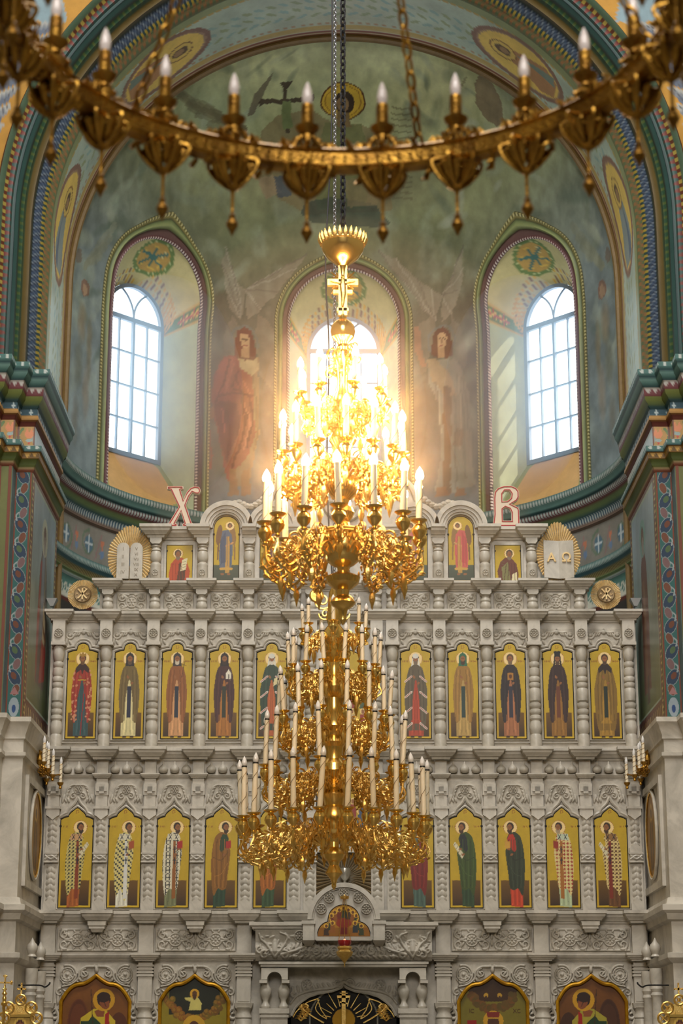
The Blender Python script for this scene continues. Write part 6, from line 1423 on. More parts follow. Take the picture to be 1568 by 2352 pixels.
# ------------------------------------------------------------------ chandeliers
def chain_mb(p0, p1, L, r, w=None):
    a, b = Vector(p0), Vector(p1); d = b-a; n = max(int(d.length/(L*.78)), 1); t = d.normalized(); s1 = t.orthogonal().normalized(); s2 = t.cross(s1); mb = MB(); w = w or L*.3
    for k in range(n):
        c = a+d*((k+.5)/n); s = s1 if k % 2 else s2
        mb.tube([(c+t*math.sin(q)*L/2+s*math.cos(q)*w)[:] for q in np.linspace(0, 2*PI, 10, endpoint=False)], r, 5, True)
    return mb
def scroll_arm(r0, r1, drop, seed, rise=0.):
    """gilded openwork bracket in the x-z plane from the stem (r0) to below the cup (r1)"""
    mb = MB(); R = random.Random(seed); L = r1-r0; T = lambda pts, r, n=5: mb.tube([(x, y, z) for x, y, z in pts], r, n)
    C = lambda P: [(x, 0, z) for x, z in cat(P, 6)]
    q = max(L, .25)
    T(C([(r0, rise), (r0+.25*L, rise+.06), (r0+.45*L, -.25*drop), (r0+.62*L, -.75*drop), (r0+.8*L, -.95*drop), (r1-.02, -.6*drop), (r1, -.14*drop)]), .016)
    T(C([(r0, -.35*drop), (r0+.2*L, -.1*drop), (r0+.42*L, -.35*drop), (r0+.6*L, -.98*drop), (r0+.72*L, -1.15*drop)]), .014)
    T(C([(r1, -.3*drop), (r1+.03, -.7*drop), (r0+.86*L, -1.05*drop), (r0+.74*L, -1.2*drop)]), .014)
    tip = (r0+.73*L, -1.1*drop)
    mb.lathe([(.004, -.13), (.018, -.07), (.034, -.02), (.03, .02), (.012, .06)], 6, (tip[0], 0, tip[1]-.06))
    for cx, cz, rr, a0, tu, yo in ((r0+.3*L, .03+rise*.6, .13*q, 0, 1.4, .012), (r0+.5*L, .05, .13*q, PI, -1.4, -.012), (r0+.72*L, -.28*drop, .14*q, PI/2, 1.5, .015), (r0+.52*L, -.8*drop, .11*q, -PI/2, 1.3, -.015), (r0+.86*L, -.62*drop, .10*q, 0, -1.4, .012), (r0+.58*L, -.52*drop, .09*q, PI, 1.3, -.02), (r0+.9*L, -.95*drop, .07*q, 1, 1.3, .01)):
        for tw in (-1, 1):
            T([(cx+(p[0]-cx), tw*abs(yo)*1.1, p[1]) for p in spiral(cx, cz, rr, rr*.16, a0, tu, 18)], .009, 4)
        mb.lathe([(.0, -.016), (.016, 0), (.0, .016)], 6, (cx, 0, cz))
    for k in range(34):                       # acanthus tips
        t = .3+.7*R.random(); x = r0+.1*L+.9*L*t; z = -drop*(.05+.95*R.random()*min(1, .35+t)); y = R.uniform(-.022, .022); a = R.uniform(0, 2*PI); l = R.uniform(.035, .075)
        dx, dz = math.cos(a)*l, math.sin(a)*l
        mb.tube([(x, y, z), (x+dx*.6, y*1.6, z+dz*.6+.01), (x+dx, y*2, z+dz)], [.006, .016, .002], 4)
    for k in range(5):
        x = r0+(.3+.15*k)*L; z = -drop*(.55+.12*k if k < 4 else .8); mb.lathe([(.0, -.05), (.01, -.03), (.014, 0), (.006, .02), (.0, .03)], 5, (x, R.uniform(-.03, .03), z-.04))
    return mb.mesh('scroll_arm', M_GOLDR, 40)
def chandelier(name, label, X, Y, chain_z, tiers, shaft, m, lit, seed, chainm, link):
    zb = shaft[-1][0]
    root = thing(name, label, 'chandelier', (X, Y, zz(zb, Y)))
    Z = lambda py: zz(py, Y)-zz(zb, Y)
    prof = [(r*m, Z(y)) for y, r in reversed(shaft)]
    obj('stem', MB().lathe(prof, 28).mesh('stem', M_GOLD, 30), root)
    bulb_m = M_BULBLIT if lit else M_BULB
    rr = random.Random(seed)
    for ti, t in enumerate(tiers):
        n, R, zc = t['n'], t['r']*m, Z(t['y']); ch = t['ch']*m; cr = t['cr']*m; bh = t['bh']*m; br = t.get('br', cr*1.15/m)*m; k = cr/.03
        arm = scroll_arm(t['r0']*m, R, t['drop']*m, seed*10+ti, t.get('rise', 0)*m)
        arm_s = scroll_arm(t['r0']*m, R, t['drop']*m*.34, seed*10+ti+50, t.get('rise', 0)*m); hn = n//2; shorts = {0, hn} if lit else {0, hn-1, hn, n-1}
        cup = MB().lathe([(.012*k, -.2*k), (.03*k, -.185*k), (.02*k, -.17*k), (.03*k, -.155*k), (.058*k, -.12*k), (.068*k, -.085*k), (.058*k, -.05*k), (.03*k, -.022*k), (.03*k, -.012*k), (.055*k, -.004*k), (.075*k, .012*k), (.08*k, .018*k), (.03*k, .012*k), (.026*k, .002)], 16, lobes=0).mesh('candle_cup', M_GOLD, 30)
        can = MB().lathe([(cr, 0), (cr*.94, ch)], 12).mesh('candle', M_IVORY)
        tw = ch/(cr*9.0); sp = MB().tube([(cr*1.0*math.cos(a), cr*1.0*math.sin(a), .01+ch*.96*q) for q, a in zip(np.linspace(0, 1, 60), np.linspace(0, 2*PI*tw, 60))], cr*.085, 4).mesh('gilt_spiral', mat('dark_gilt', S(120, 88, 40), .4, .6))
        col = MB().lathe([(cr*1.02, ch-.004*k), (cr*1.02, ch+.012*k), (cr*.9, ch+.012*k)], 12).mesh('collar', M_BLACK if not lit else M_IVORY)
        bul = MB().lathe([(br*.75, 0), (br*.95, bh*.15), (br, bh*.32), (br*.85, bh*.55), (br*.55, bh*.75), (br*.25, bh*.9), (br*.04, bh)], 12).mesh('bulb', bulb_m, 60)
        for i in range(n):
            a = t['a0']+2*PI*i/n
            ao = obj('scroll_arm', arm_s if i in shorts else arm, root, (0, 0, zc-.17*k), (0, 0, a))
            cu = obj('candle_cup', cup, ao, (R, 0, .17*k))
            tx, ty = rr.gauss(0, .03), rr.gauss(0, .03)
            ca = obj('candle', can, root, (R*math.cos(a), R*math.sin(a), zc+.005), (tx, ty, rr.random()*6))
            obj('gilt_spiral', sp, ca); obj('collar', col, ca); obj('bulb', bul, ca, (0, 0, ch+.01*k))
            if lit:
                l = bpy.data.lights.new('bulb_light', 'POINT'); l.energy = LITW; l.color = (1, .56, .22); l.shadow_soft_size = br*1.3
                lo = bpy.data.objects.new('bulb_light', l); COL.objects.link(lo); lo.parent = ca; lo.location = (0, 0, ch+bh*1.35)
    top = Z(shaft[0][0])
    obj('chain', chain_mb((0, 0, top), (0, 0, chain_z-zz(zb, Y)), link, link*.13).mesh('chain', chainm), root)
    return root, Z
LITW = 17.0
# upper chandelier, lit
YU = 20.0; mU = YU/.965/FP
XU = at(787, 1000, YU)[0]
shaftU = [(532, 4), (556, 8), (557, 48), (562, 52), (572, 50), (578, 48), (583, 44), (592, 38), (600, 27), (606, 18), (612, 11), (620, 9), (632, 8), (722, 7), (734, 10), (740, 20), (748, 27), (762, 30), (776, 26), (786, 15), (792, 12), (800, 16), (806, 14), (812, 20), (826, 22), (850, 17), (880, 15), (900, 18), (912, 26), (925, 30), (938, 22), (950, 14), (985, 16), (1000, 28), (1012, 33), (1026, 24), (1040, 14), (1090, 15), (1100, 34), (1108, 38), (1122, 37), (1138, 30), (1150, 16), (1160, 13), (1166, 22), (1178, 27), (1190, 22), (1200, 14), (1215, 22), (1222, 44), (1250, 47), (1268, 49), (1284, 42), (1298, 26), (1304, 13), (1312, 12), (1318, 22), (1324, 36), (1327, 40), (1340, 36), (1352, 22), (1356, 15), (1368, 14), (1374, 22), (1382, 28), (1385, 30), (1392, 24), (1400, 12), (1412, 8), (1424, 9), (1430, 5), (1436, 1)]
tU = [dict(n=8, r=103, y=912, ch=62, cr=6.3, bh=26, br=8, a0=.25, r0=20, drop=38), dict(n=14, r=143, y=1052, ch=78, cr=6.6, bh=28, br=8.5, a0=-PI/2+.05, r0=28, drop=50), dict(n=14, r=180, y=1212, ch=96, cr=7.4, bh=30, br=9.5, a0=-PI/2-.05, r0=44, drop=72, rise=4)]
up, ZU = chandelier('chandelier', 'lit upper gilded chandelier with glowing candle bulbs', XU, YU, 31.9, tU, shaftU, mU, True, 3, M_DSTEEL, .10)
# crown of spikes on the top bowl, crucifix with rays, pierced gallery
cw = MB()
for k in range(26):
    a = 2*PI*k/26; r = 50*mU; c_, s_ = math.cos(a), math.sin(a)
    cw.tube([(r*c_, r*s_, ZU(562)), (r*1.1*c_, r*1.1*s_, ZU(550)), (r*1.14*c_, r*1.14*s_, ZU(538))], [.02, .026, .003], 5)
cw.tube([(50*mU*math.cos(a), 50*mU*math.sin(a), ZU(560)) for a in np.linspace(0, 2*PI, 40, endpoint=False)], .018, 5, True)
obj('crown', cw.mesh('crown', M_GOLDR), up)
cx_ = MB().box(-.045, .045, -.03, .03, ZU(726), ZU(612)).box(-.16, .16, -.03, .03, ZU(657), ZU(643)).box(-.1, .1, -.028, .028, ZU(676), ZU(668)).box(-.06, .06, -.03, .03, ZU(716), ZU(709))
for k in range(12):
    a = PI/4*(k//3*2+1)+(k % 3-1)*.24; l = .17 if k % 3 == 1 else .13; cx_.tube([(.03*math.cos(a), 0, ZU(650)+.03*math.sin(a)), (l*math.cos(a), 0, ZU(650)+l*math.sin(a))], [.02, .006], 4)
obj('crucifix', cx_.mesh('crucifix', M_GOLDR), up)
fig = MB().tube([(0, -.045, ZU(645)), (0, -.05, ZU(662)), (.006, -.05, ZU(680)), (-.004, -.045, ZU(706))], [.02, .034, .026, .012], 7).lathe([(.0, -.02), (.02, -.008), (.02, .01), (0, .024)], 8, (0, -.055, ZU(640)))
for sx in (-1, 1): fig.tube([(sx*.02, -.045, ZU(653)), (sx*.13, -.045, ZU(648))], [.012, .008], 5)
obj('corpus', fig.mesh('corpus', M_GOLDR), up)
gal = MB()
for k in range(20):
    a = 2*PI*k/20; r = 48*mU
    gal.tube([((r)*math.cos(a+q), (r)*math.sin(a+q), ZU(1226)+(ZU(1252)-ZU(1226))*v) for q, v in ((-.13, 0), (-.1, .6), (0, 1), (.1, .6), (.13, 0), (.04, .35), (0, .7), (-.04, .35), (-.13, 0))], .01, 4)
for zz_ in (1222, 1228): gal.tube([(48.5*mU*math.cos(a), 48.5*mU*math.sin(a), ZU(zz_)) for a in np.linspace(0, 2*PI, 48, endpoint=False)], .014, 5, True)
obj('pierced_gallery', gal.mesh('pierced_gallery', M_GOLDR), up)
for ti, (yy, R0) in enumerate(((830, 48), (960, 60), (1080, 70))):      # leafy baskets round the stem
    ba = MB(); rb = random.Random(ti)
    for k in range(34):
        a = rb.uniform(0, 2*PI); r0 = rb.uniform(.3, .75)*R0*mU; h = rb.uniform(-34, 34)*mU
        pts = [(p[0], p[1]) for p in spiral(r0, h, rb.uniform(.05, .09), .015, rb.uniform(0, 6), rb.choice((-1.2, 1.2)), 14)]
        ba.tube([(p[0]*math.cos(a), p[0]*math.sin(a), ZU(yy)+p[1]) for p in pts], .009, 4)
    obj('scroll_basket', ba.mesh('scroll_basket', M_GOLDR), up, kind='stuff')
# lower chandelier, unlit
YL = 27.0; mL = YL/.985/FP; XL = at(767, 1700, YL)[0]
shaftL = [(1352, 8), (1362, 13), (1400, 13), (1420, 16), (1436, 12), (1452, 22), (1470, 25), (1482, 16), (1495, 14), (1503, 24), (1512, 21), (1522, 10), (1540, 14), (1556, 12), (1562, 24), (1580, 27), (1596, 22), (1604, 14), (1625, 16), (1640, 18), (1652, 25), (1670, 27), (1682, 18), (1690, 15), (1706, 25), (1716, 18), (1730, 16), (1744, 17), (1756, 26), (1772, 28), (1784, 20), (1792, 15), (1806, 26), (1816, 18), (1826, 25), (1836, 20), (1850, 18), (1858, 40), (1872, 45), (1888, 46), (1904, 40), (1918, 26), (1926, 14), (1934, 10), (1946, 12), (1956, 22), (1963, 26), (1972, 22), (1980, 13), (1988, 11), (1998, 16), (2006, 20), (2012, 14), (2020, 8), (2030, 5), (2036, 5.5), (2041, 3), (2044, .8)]
tL = [dict(n=7, r=74, y=1443, ch=44, cr=4.6, bh=17, br=5, a0=.2, r0=16, drop=30), dict(n=14, r=103, y=1537, ch=66, cr=5.0, bh=20, br=5.6, a0=-PI/2+PI/14, r0=22, drop=38), dict(n=14, r=126, y=1645, ch=84, cr=5.3, bh=21, br=5.8, a0=-PI/2+PI/14, r0=24, drop=44),
      dict(n=16, r=158, y=1764, ch=104, cr=5.6, bh=22, br=6, a0=-PI/2+PI/16, r0=26, drop=48), dict(n=22, r=209, y=1885, ch=112, cr=6.2, bh=23, br=6.3, a0=-PI/2+PI/22, r0=42, drop=54)]
shaftL = [(y, r*1.2 if 1395 < y < 1852 else r) for y, r in shaftL]
lw, ZL_ = chandelier('chandelier', 'unlit lower gilded chandelier with five tiers of white candles', XL, YL, 31.9, tL, shaftL, mL, False, 5, M_STEEL, .066)
for sx in (-1, 1):                            # gilded crest scrolls and cherub at the very top
    obj('crest_scroll', MB().tube([(sx*p[0], 0, ZL_(1380)+p[1]) for p in spiral(.16, .0, .13, .02, PI, 1.6)], .016, 5).tube([(sx*p[0], 0, ZL_(1410)+p[1]) for p in spiral(.12, 0, .09, .015, 0, -1.5)], .013, 5).mesh('crest_scroll', M_GOLDR), lw)
obj('cherub_medallion', MB().lathe([(.0, -.03), (.08, -.02), (.1, 0), (.06, .03), (0, .04)], 14, (-.24, -.05, ZL_(1370)), ax='y').mesh('cherub_medallion', M_GOLDR), lw)
obj('cable', MB().tube(cat([(-.02, 0, ZL_(1352)), (-.10, 0, ZL_(1100)), (-.08, 0, ZL_(800)), (-.13, 0, ZL_(600)), (-.05, 0, ZL_(300)), (-.04, 0, ZL_(-100))]), .012, 5).mesh('cable', M_DSTEEL), lw)
# ------------------------------------------------------------------ ring chandelier near the camera
HR = 4.0; RC = 1.79*HR; RRad = .325*HR; RZ = CAMZ+HR
RG = thing('ring_chandelier', 'large dark gold ring chandelier with unlit flame bulbs overhead', 'chandelier', (0.005, RC, RZ))
N_ = 24
pr = [(RRad-.03, -.05), (RRad+.03, -.05), (RRad+.045, -.035), (RRad+.03, -.022), (RRad+.03, .03), (RRad+.045, .042), (RRad+.03, .056), (RRad-.03, .056), (RRad-.045, .042), (RRad-.03, .03), (RRad-.03, -.022), (RRad-.045, -.035), (RRad-.03, -.05)]
v = []; f = []; nn = 144
for k in range(nn):
    a = 2*PI*k/nn
    for r, z in pr[:-1]: v.append((r*math.cos(a), r*math.sin(a), z))
q = len(pr)-1
for k in range(nn):
    for j in range(q): f.append((k*q+j, ((k+1) % nn)*q+j, ((k+1) % nn)*q+(j+1) % q, k*q+(j+1) % q))
lf = MB(); rl = random.Random(4)
for k in range(220):
    a = 2*PI*k/220; ro_ = RRad+(.035 if k % 2 else -.035); s_ = 1 if (k//2) % 2 else -1
    lf.tube([(ro_*math.cos(a), ro_*math.sin(a), s_*.05), ((ro_+.02)*math.cos(a+.012), (ro_+.02)*math.sin(a+.012), s_*.078), (ro_*math.cos(a+.026), ro_*math.sin(a+.026), s_*(.088+.012*rl.random()))], [.01, .015, .003], 4)
obj('leaf_cresting', lf.mesh('leaf_cresting', M_OLDGOLD), RG, kind='stuff')
obj('rim', MB().add(v, f).mesh('rim', M_OLDGOLD), RG)
bd = MB()
for k in range(160):
    a = 2*PI*k/160; bd.lathe([(0, -.012), (.012, 0), (0, .012)], 5, ((RRad+.045)*math.cos(a), (RRad+.045)*math.sin(a), -.03)); bd.lathe([(0, -.01), (.01, 0), (0, .01)], 5, ((RRad-.046)*math.cos(a), (RRad-.046)*math.sin(a), .004))
obj('beading', bd.mesh('beading', M_OLDGOLD), RG, kind='stuff')
mh = MB().lathe([(.012, .02), (.014, .10), (.03, .11), (.026, .125), (.05, .15), (.056, .165), (.03, .17), (.026, .175), (.028, .185), (.028, .275), (.02, .28)], 12)
for sx in (-1, 1):
    mh.tube([(0, sx*p[0], p[1]) for p in cat([(.0, .13), (.05, .1), (.07, .05), (.12, .03)])], .012, 5); mh.tube([(0, sx*p[0], p[1]) for p in spiral(.045, .075, .03, .006, 0, 1.2, 12)], .008, 4)
for sx in (-1, 1):
    for k in range(5):
        mh.tube([(0, sx*(.02+.022*k), .05+.012*k), (.0, sx*(.035+.024*k), .12-.016*k), (.0, sx*(.05+.022*k), .055)], [.007, .017, .004], 5)
        mh.tube([(sx*(.012+.012*k), 0, .055), (sx*(.02+.012*k), 0, .11-.012*k), (sx*(.03+.012*k), 0, .06)], [.006, .012, .003], 5)
mh = mh.mesh('candle_holder', M_OLDGOLD)
mbk = MB()
for k in range(6):
    a = 2*PI*k/6; mbk.tube([(p[0]*math.cos(a), p[0]*math.sin(a), p[1]) for p in cat([(.05, -.03), (.11, -.045), (.10, -.09), (.06, -.14), (.015, -.175)])], .010, 5)
    mbk.tube([(p[0]*math.cos(a+.5), p[0]*math.sin(a+.5), p[1]) for p in spiral(.06, -.08, .03, .006, 0, 1.1, 10)], .007, 4)
for k in range(10):
    a = 2*PI*(k+.5)/10; mbk.tube([(p[0]*math.cos(a), p[0]*math.sin(a), p[1]) for p in ((.04, -.05), (.085, -.08), (.06, -.12), (.03, -.15))], [.006, .02, .016, .004], 5)
mbk.lathe([(.0, -.19), (.02, -.18), (.024, -.165), (.012, -.15)], 10); mbk = mbk.mesh('pierced_basket', M_OLDGOLD)
mp = MB().lathe([(.001, -.405), (.012, -.38), (.028, -.35), (.022, -.33), (.012, -.315), (.016, -.305), (.007, -.295), (.008, -.2), (.012, -.19)], 10).mesh('pendant', M_OLDGOLD)
mbu = MB().lathe([(.018, .275), (.024, .295), (.025, .315), (.02, .345), (.012, .37), (.004, .388), (.001, .394)], 12).mesh('bulb', mat('frosted_bulb', S(242, 226, 220), .25, coat=.4), 60)
for k in range(N_):
    a = PI/2+2*PI*(k+.5)/N_; x, y = RRad*math.cos(a), RRad*math.sin(a)
    h = obj('candle_holder', mh, RG, (x, y, 0), (0, 0, a)); obj('bulb', mbu, h)
    b = obj('pierced_basket', mbk, RG, (x, y, 0), (0, 0, a)); obj('pendant', mp, b)
for k in range(6):
    a = PI/2-math.radians(15)+k*PI/3
    obj('chain', chain_mb((RRad*math.cos(a), RRad*math.sin(a), .04), (.04*math.cos(a), .04*math.sin(a), 2.05), .085, .0075, .02).mesh('chain', M_OLDGOLD), RG)
obj('hanging_hub', MB().lathe([(.02, 1.95), (.08, 2.0), (.09, 2.08), (.04, 2.15), (.012, 2.2), (.012, 31.9-RZ)], 14).mesh('hanging_hub', M_OLDGOLD), RG)
# ------------------------------------------------------------------ gilded emblems standing on the screen
def sunburst(n, rx, rz, depth, seed=1, spike=.0):
    mb = MB(); R = random.Random(seed)
    for k in range(n):
        a = 2*PI*(k+.5)/n; w = PI/n*.86; e = 1+spike*max(0, math.sin(a))**10+R.uniform(-.02, .02)
        i = .32; P = lambda q, s: (rx*s*math.cos(q), rz*s*math.sin(q))
        p0, p1, p2, p3, pc0, pc1 = P(a-w, i), P(a+w, i), P(a+w, e*.97), P(a-w, e*.97), P(a, i), P(a, e)
        mb.add([(p0[0], 0, p0[1]), (p1[0], 0, p1[1]), (p2[0], 0, p2[1]), (p3[0], 0, p3[1]), (pc0[0], -depth, pc0[1]), (pc1[0], -depth, pc1[1])], [(0, 4, 5, 3), (4, 1, 2, 5), (0, 3, 2, 1), (3, 5, 2), (0, 1, 4)])
    return mb
M_EMB = mat('pale_gilding', S(240, 212, 156), .35, .15, scale=5, color2=S(216, 176, 112))
zt4 = zz(1338); xe = 3.97
def emblem(name, label, x, z, cat_): return thing(name, label, cat_, (x, YF-.12, z))
e1 = emblem('tablets_emblem', 'gilded sunburst with the two stone tablets, left of the screen top', xx(299, 1280), zz(1334)+.02, 'emblem'); zc = zz(1282)-zz(1334)
obj('sunburst', sunburst(52, .43, .56, .022, 1, .12).mesh('sunburst', M_EMB, 0), e1, (0, .03, zc))
for sx in (-1, 1):
    pts = [(-.115, 0), (.115, 0), (.115, .58)]+[(.115*math.cos(a), .58+.115*math.sin(a)) for a in np.linspace(0, PI, 13)][1:]+[(-.115, 0)][:0]
    tb_ = obj('tablet', MB().prism(pts, -.06, .05).mesh('tablet', M_MARBLE), e1, (sx*.125, -.02, .0))
    for r_, tx in enumerate((('I', 'II', 'III', 'IV') if sx < 0 else ('V', 'VI', 'VII', 'VIII', 'IX', 'X'))):
        step = .15 if sx < 0 else .1
        obj('numeral', text_me(tx, .095 if sx < 0 else .08, .004, mat('grey_marble_letters', S(150, 138, 118), .5)), tb_, (0, -.064, .57-r_*step), (PI/2, 0, 0))
e2 = emblem('open_book_emblem', 'gilded sunburst with open stone book bearing alpha and omega', xx(1282, 1280), zz(1334)+.02, 'emblem'); zc = zz(1278)-zz(1334)
obj('sunburst', sunburst(54, .42, .54, .022, 2, .22).mesh('sunburst', M_EMB, 0), e2, (0, .03, zc))
for sx in (-1, 1):
    pg = obj('page', MB().add([(0, -.05, .0), (sx*.28, -.03, .03), (sx*.28, -.03, .75), (0, -.05, .73), (0, .05, 0), (sx*.28, .05, .03), (sx*.28, .05, .75), (0, .05, .73)], [(0, 1, 2, 3), (7, 6, 5, 4), (0, 4, 5, 1), (1, 5, 6, 2), (2, 6, 7, 3), (3, 7, 4, 0)]).mesh('page', M_MARBLE, 0), e2, (0, -.02, 0))
    obj('letter', text_me('A' if sx < 0 else '\u03a9', .24, .012, M_EMB, bevel=.006), pg, (sx*.14, -.055, .40), (PI/2, 0, 0))
def chirho(x, y, lb):
    e = emblem('chi_rho_disc', lb, x, zz(1404)+.02, 'emblem'); zc = .30
    obj('sunburst', sunburst(56, .285, .285, .012, 3).mesh('sunburst', M_EMB, 0), e, (0, .02, zc))
    d = obj('disc', MB().lathe([(.0, .02), (.15, .02), (.165, .0), (.15, -.035), (.14, -.03), (.0, -.03)], 32, ax='y').mesh('disc', mat('disc_ground', S(150, 126, 90), .5, .2)), e, (0, -.01, zc))
    mk = MB().box(-.014, .014, -.012, .012, -.11, .11)
    for s in (-1, 1): mk.add([(-.095, -.012, -s*.085), (-.075, -.012, -s*.1), (.095, -.012, s*.085), (.075, -.012, s*.1), (-.095, .012, -s*.085), (-.075, .012, -s*.1), (.095, .012, s*.085), (.075, .012, s*.1)], [(0, 1, 2, 3), (7, 6, 5, 4), (0, 4, 5, 1), (1, 5, 6, 2), (2, 6, 7, 3), (3, 7, 4, 0)])
    mk.tube([(p[0], 0, p[1]) for p in spiral(.03, .075, .036, .036, -PI/2-.7, 1.0, 14)], .011, 5)
    obj('chi_rho', mk.mesh('chi_rho', M_EMB), d, (0, -.045, 0))
    for sx, tx in ((-.1, 'A'), (.1, '\u03c9')): obj('letter', text_me(tx, .07, .004, M_EMB), d, (sx, -.04, 0), (PI/2, 0, 0))
chirho(xx(190, 1375), 0, 'round gilded sunburst disc with chi-rho at the left end'); chirho(xx(1391, 1375), 0, 'round gilded sunburst disc with chi-rho at the right end')
# Paschal letters, cream with a red outline
def letter(name, lb, pts, px, h, holes=()):
    o = tag(obj(name, None, None, (xx(px, 1211), YF-.08, zz(1211)+.01)), lb, 'letter'); cream = mat('cream_foam', S(232, 214, 192), .7)
    body = list(pts)
    for hole in holes:                        # cut each counter open through a hair-thin slit
        i = min(range(len(body)), key=lambda q: (body[q][0]-hole[0][0])**2+(body[q][1]-hole[0][1])**2)
        body = body[:i+1]+list(hole)+[hole[0]]+body[i:]
    obj('letter_body', MB().prism([(x*h, z*h) for x, z in body], -.05, .05).mesh('letter_body', cream, 0), o)
    for loop, sgn in [(pts, 1)]+[(q, 1) for q in holes]:
        n = len(loop); ins = []
        A = sum(loop[i][0]*loop[(i+1) % n][1]-loop[(i+1) % n][0]*loop[i][1] for i in range(n)); sg = 1 if A > 0 else -1
        if loop is not pts: sg = -sg
        for i in range(n):
            a, b, c = np.array(loop[i-1]), np.array(loop[i]), np.array(loop[(i+1) % n]); t1 = (b-a)/np.linalg.norm(b-a); t2 = (c-b)/np.linalg.norm(c-b)
            n1 = np.array([-t1[1], t1[0]])*sg; n2 = np.array([-t2[1], t2[0]])*sg; m = (n1+n2)/max(1+n1@n2, .3); ins.append(b+m*.022)
        obj('red_outline', MB().tube([(p[0]*h, -.052, p[1]*h) for p in ins], .013, 5, True).mesh('red_outline', M_RED), o)
hX = zz(1118)-zz(1211)
letter('paschal_letter_kha', 'cream letter X with red outline standing on the screen', [(-.36, 0), (-.10, 0), (-.10, .06), (-.15, .08), (-.02, .34), (.06, .08), (.02, .06), (.02, 0), (.30, 0), (.30, .06), (.24, .09), (.09, .52), (.17, .74), (.24, .84), (.32, .80), (.40, .80), (.44, .88), (.40, .97), (.30, .99), (.19, .95), (.10, .84), (.03, .66), (-.04, .90), (.02, .92), (.02, .99), (-.36, .99), (-.36, .92), (-.28, .90), (-.08, .48), (-.30, .09), (-.36, .06)], 417, hX)
letter('paschal_letter_ve', 'cream letter B with red outline standing on the screen', [(-.34, 0), (.30, 0), (.33, .06), (.33, .40), (.30, .47), (.14, .55), (.28, .63), (.33, .72), (.33, .86), (.27, .95), (.16, 1.0), (-.02, 1.0), (-.17, .95), (-.25, .85), (-.27, .7), (-.27, .3), (-.3, .08)], 1161, hX,
       [[(-.06, .14), (-.06, .42), (.0, .47), (.1, .43), (.14, .34), (.14, .14)], [(-.06, .62), (-.06, .8), (.0, .88), (.1, .88), (.15, .8), (.13, .7), (.05, .63)]])
# chalice relief with rays behind the lower chandelier
ch = thing('chalice_relief', 'silver chalice on a square sunburst relief above the portal', 'relief', (0, YF-.03, zz(2062)))
sq = MB(); hsq = zz(1960)-zz(2062); cz = hsq*.45; hwS = .5
for k in range(44):
    a = 2*PI*(k+.5)/44; w = PI/44*.85
    def hit(q):
        c_, s_ = math.cos(q), math.sin(q); t = min(hwS/abs(c_) if abs(c_) > 1e-6 else 9, ((hsq-cz) if s_ > 0 else cz)/abs(s_) if abs(s_) > 1e-6 else 9); return (t*c_, cz+t*s_)
    p0, p1, pm = hit(a-w), hit(a+w), hit(a)
    sq.add([(.05*math.cos(a), -.01, cz+.05*math.sin(a)), (p1[0], -.01, p1[1]), (p0[0], -.01, p0[1]), (pm[0]*.99, -.045, cz+(pm[1]-cz)*.99)], [(0, 1, 3), (0, 3, 2), (1, 2, 3)])
obj('rays', sq.mesh('rays', mat('bronze_grey_rays', S(140, 122, 92), .4, .5), 0), ch)
obj('chalice', MB().lathe([(.1, 0), (.11, .02), (.07, .05), (.03, .09), (.028, .2), (.06, .24), (.028, .28), (.03, .36), (.09, .42), (.11, .5), (.1, .58), (.09, .585)], 16).mesh('chalice', mat('silver', S(190, 186, 178), .3, .8)), ch, (.02, -.12, cz-.42))
# sanctuary lamp before the portal
LP = thing('hanging_lamp', 'small hanging oil lamp with red glass and gilt basket before the portal', 'lamp', (xx(791, 2190, 36.5), 36.4, zz(2222, 36.4)))
lz = lambda y: zz(y, 36.4)-zz(2222, 36.4)
obj('gilt_basket', MB().lathe([(.002, 0), (.012, .03), (.01, .07), (.03, .1), (.07, .15), (.12, .2), (.14, .26), (.1, .3), (.12, .33), (.11, .36), (.09, .36)], 16, lobes=8, amp=.05).mesh('gilt_basket', M_GOLDR), LP)
obj('red_glass', MB().lathe([(.08, .34), (.12, .4), (.125, .46), (.11, .46), (.08, .38)], 16).mesh('red_glass', mat('red_glass', S(170, 16, 22), .08, coat=.8)), LP)
obj('flame', MB().lathe([(.0, .43), (.022, .45), (.016, .47), (.0, .5)], 8).mesh('flame', mat('lamp_flame', S(255, 120, 80), .5, emis=(1, .25, .12), estr=6)), LP)
for a in (.5, 2.6, 4.7): obj('chain', MB().tube([(.12*math.cos(a), .12*math.sin(a), .44), (.02*math.cos(a), .02*math.sin(a), lz(2062))], .006, 4).mesh('chain', M_GOLDR), LP)
obj('hook', MB().tube([(0, 0, lz(2064)), (0, 0, lz(2056)), (0, .5, lz(2054))], .014, 5).lathe([(.0, -.03), (.07, -.02), (.08, .02), (.03, .04)], 12, (0, 0, lz(2062))).mesh('hook', M_GOLDR), LP)
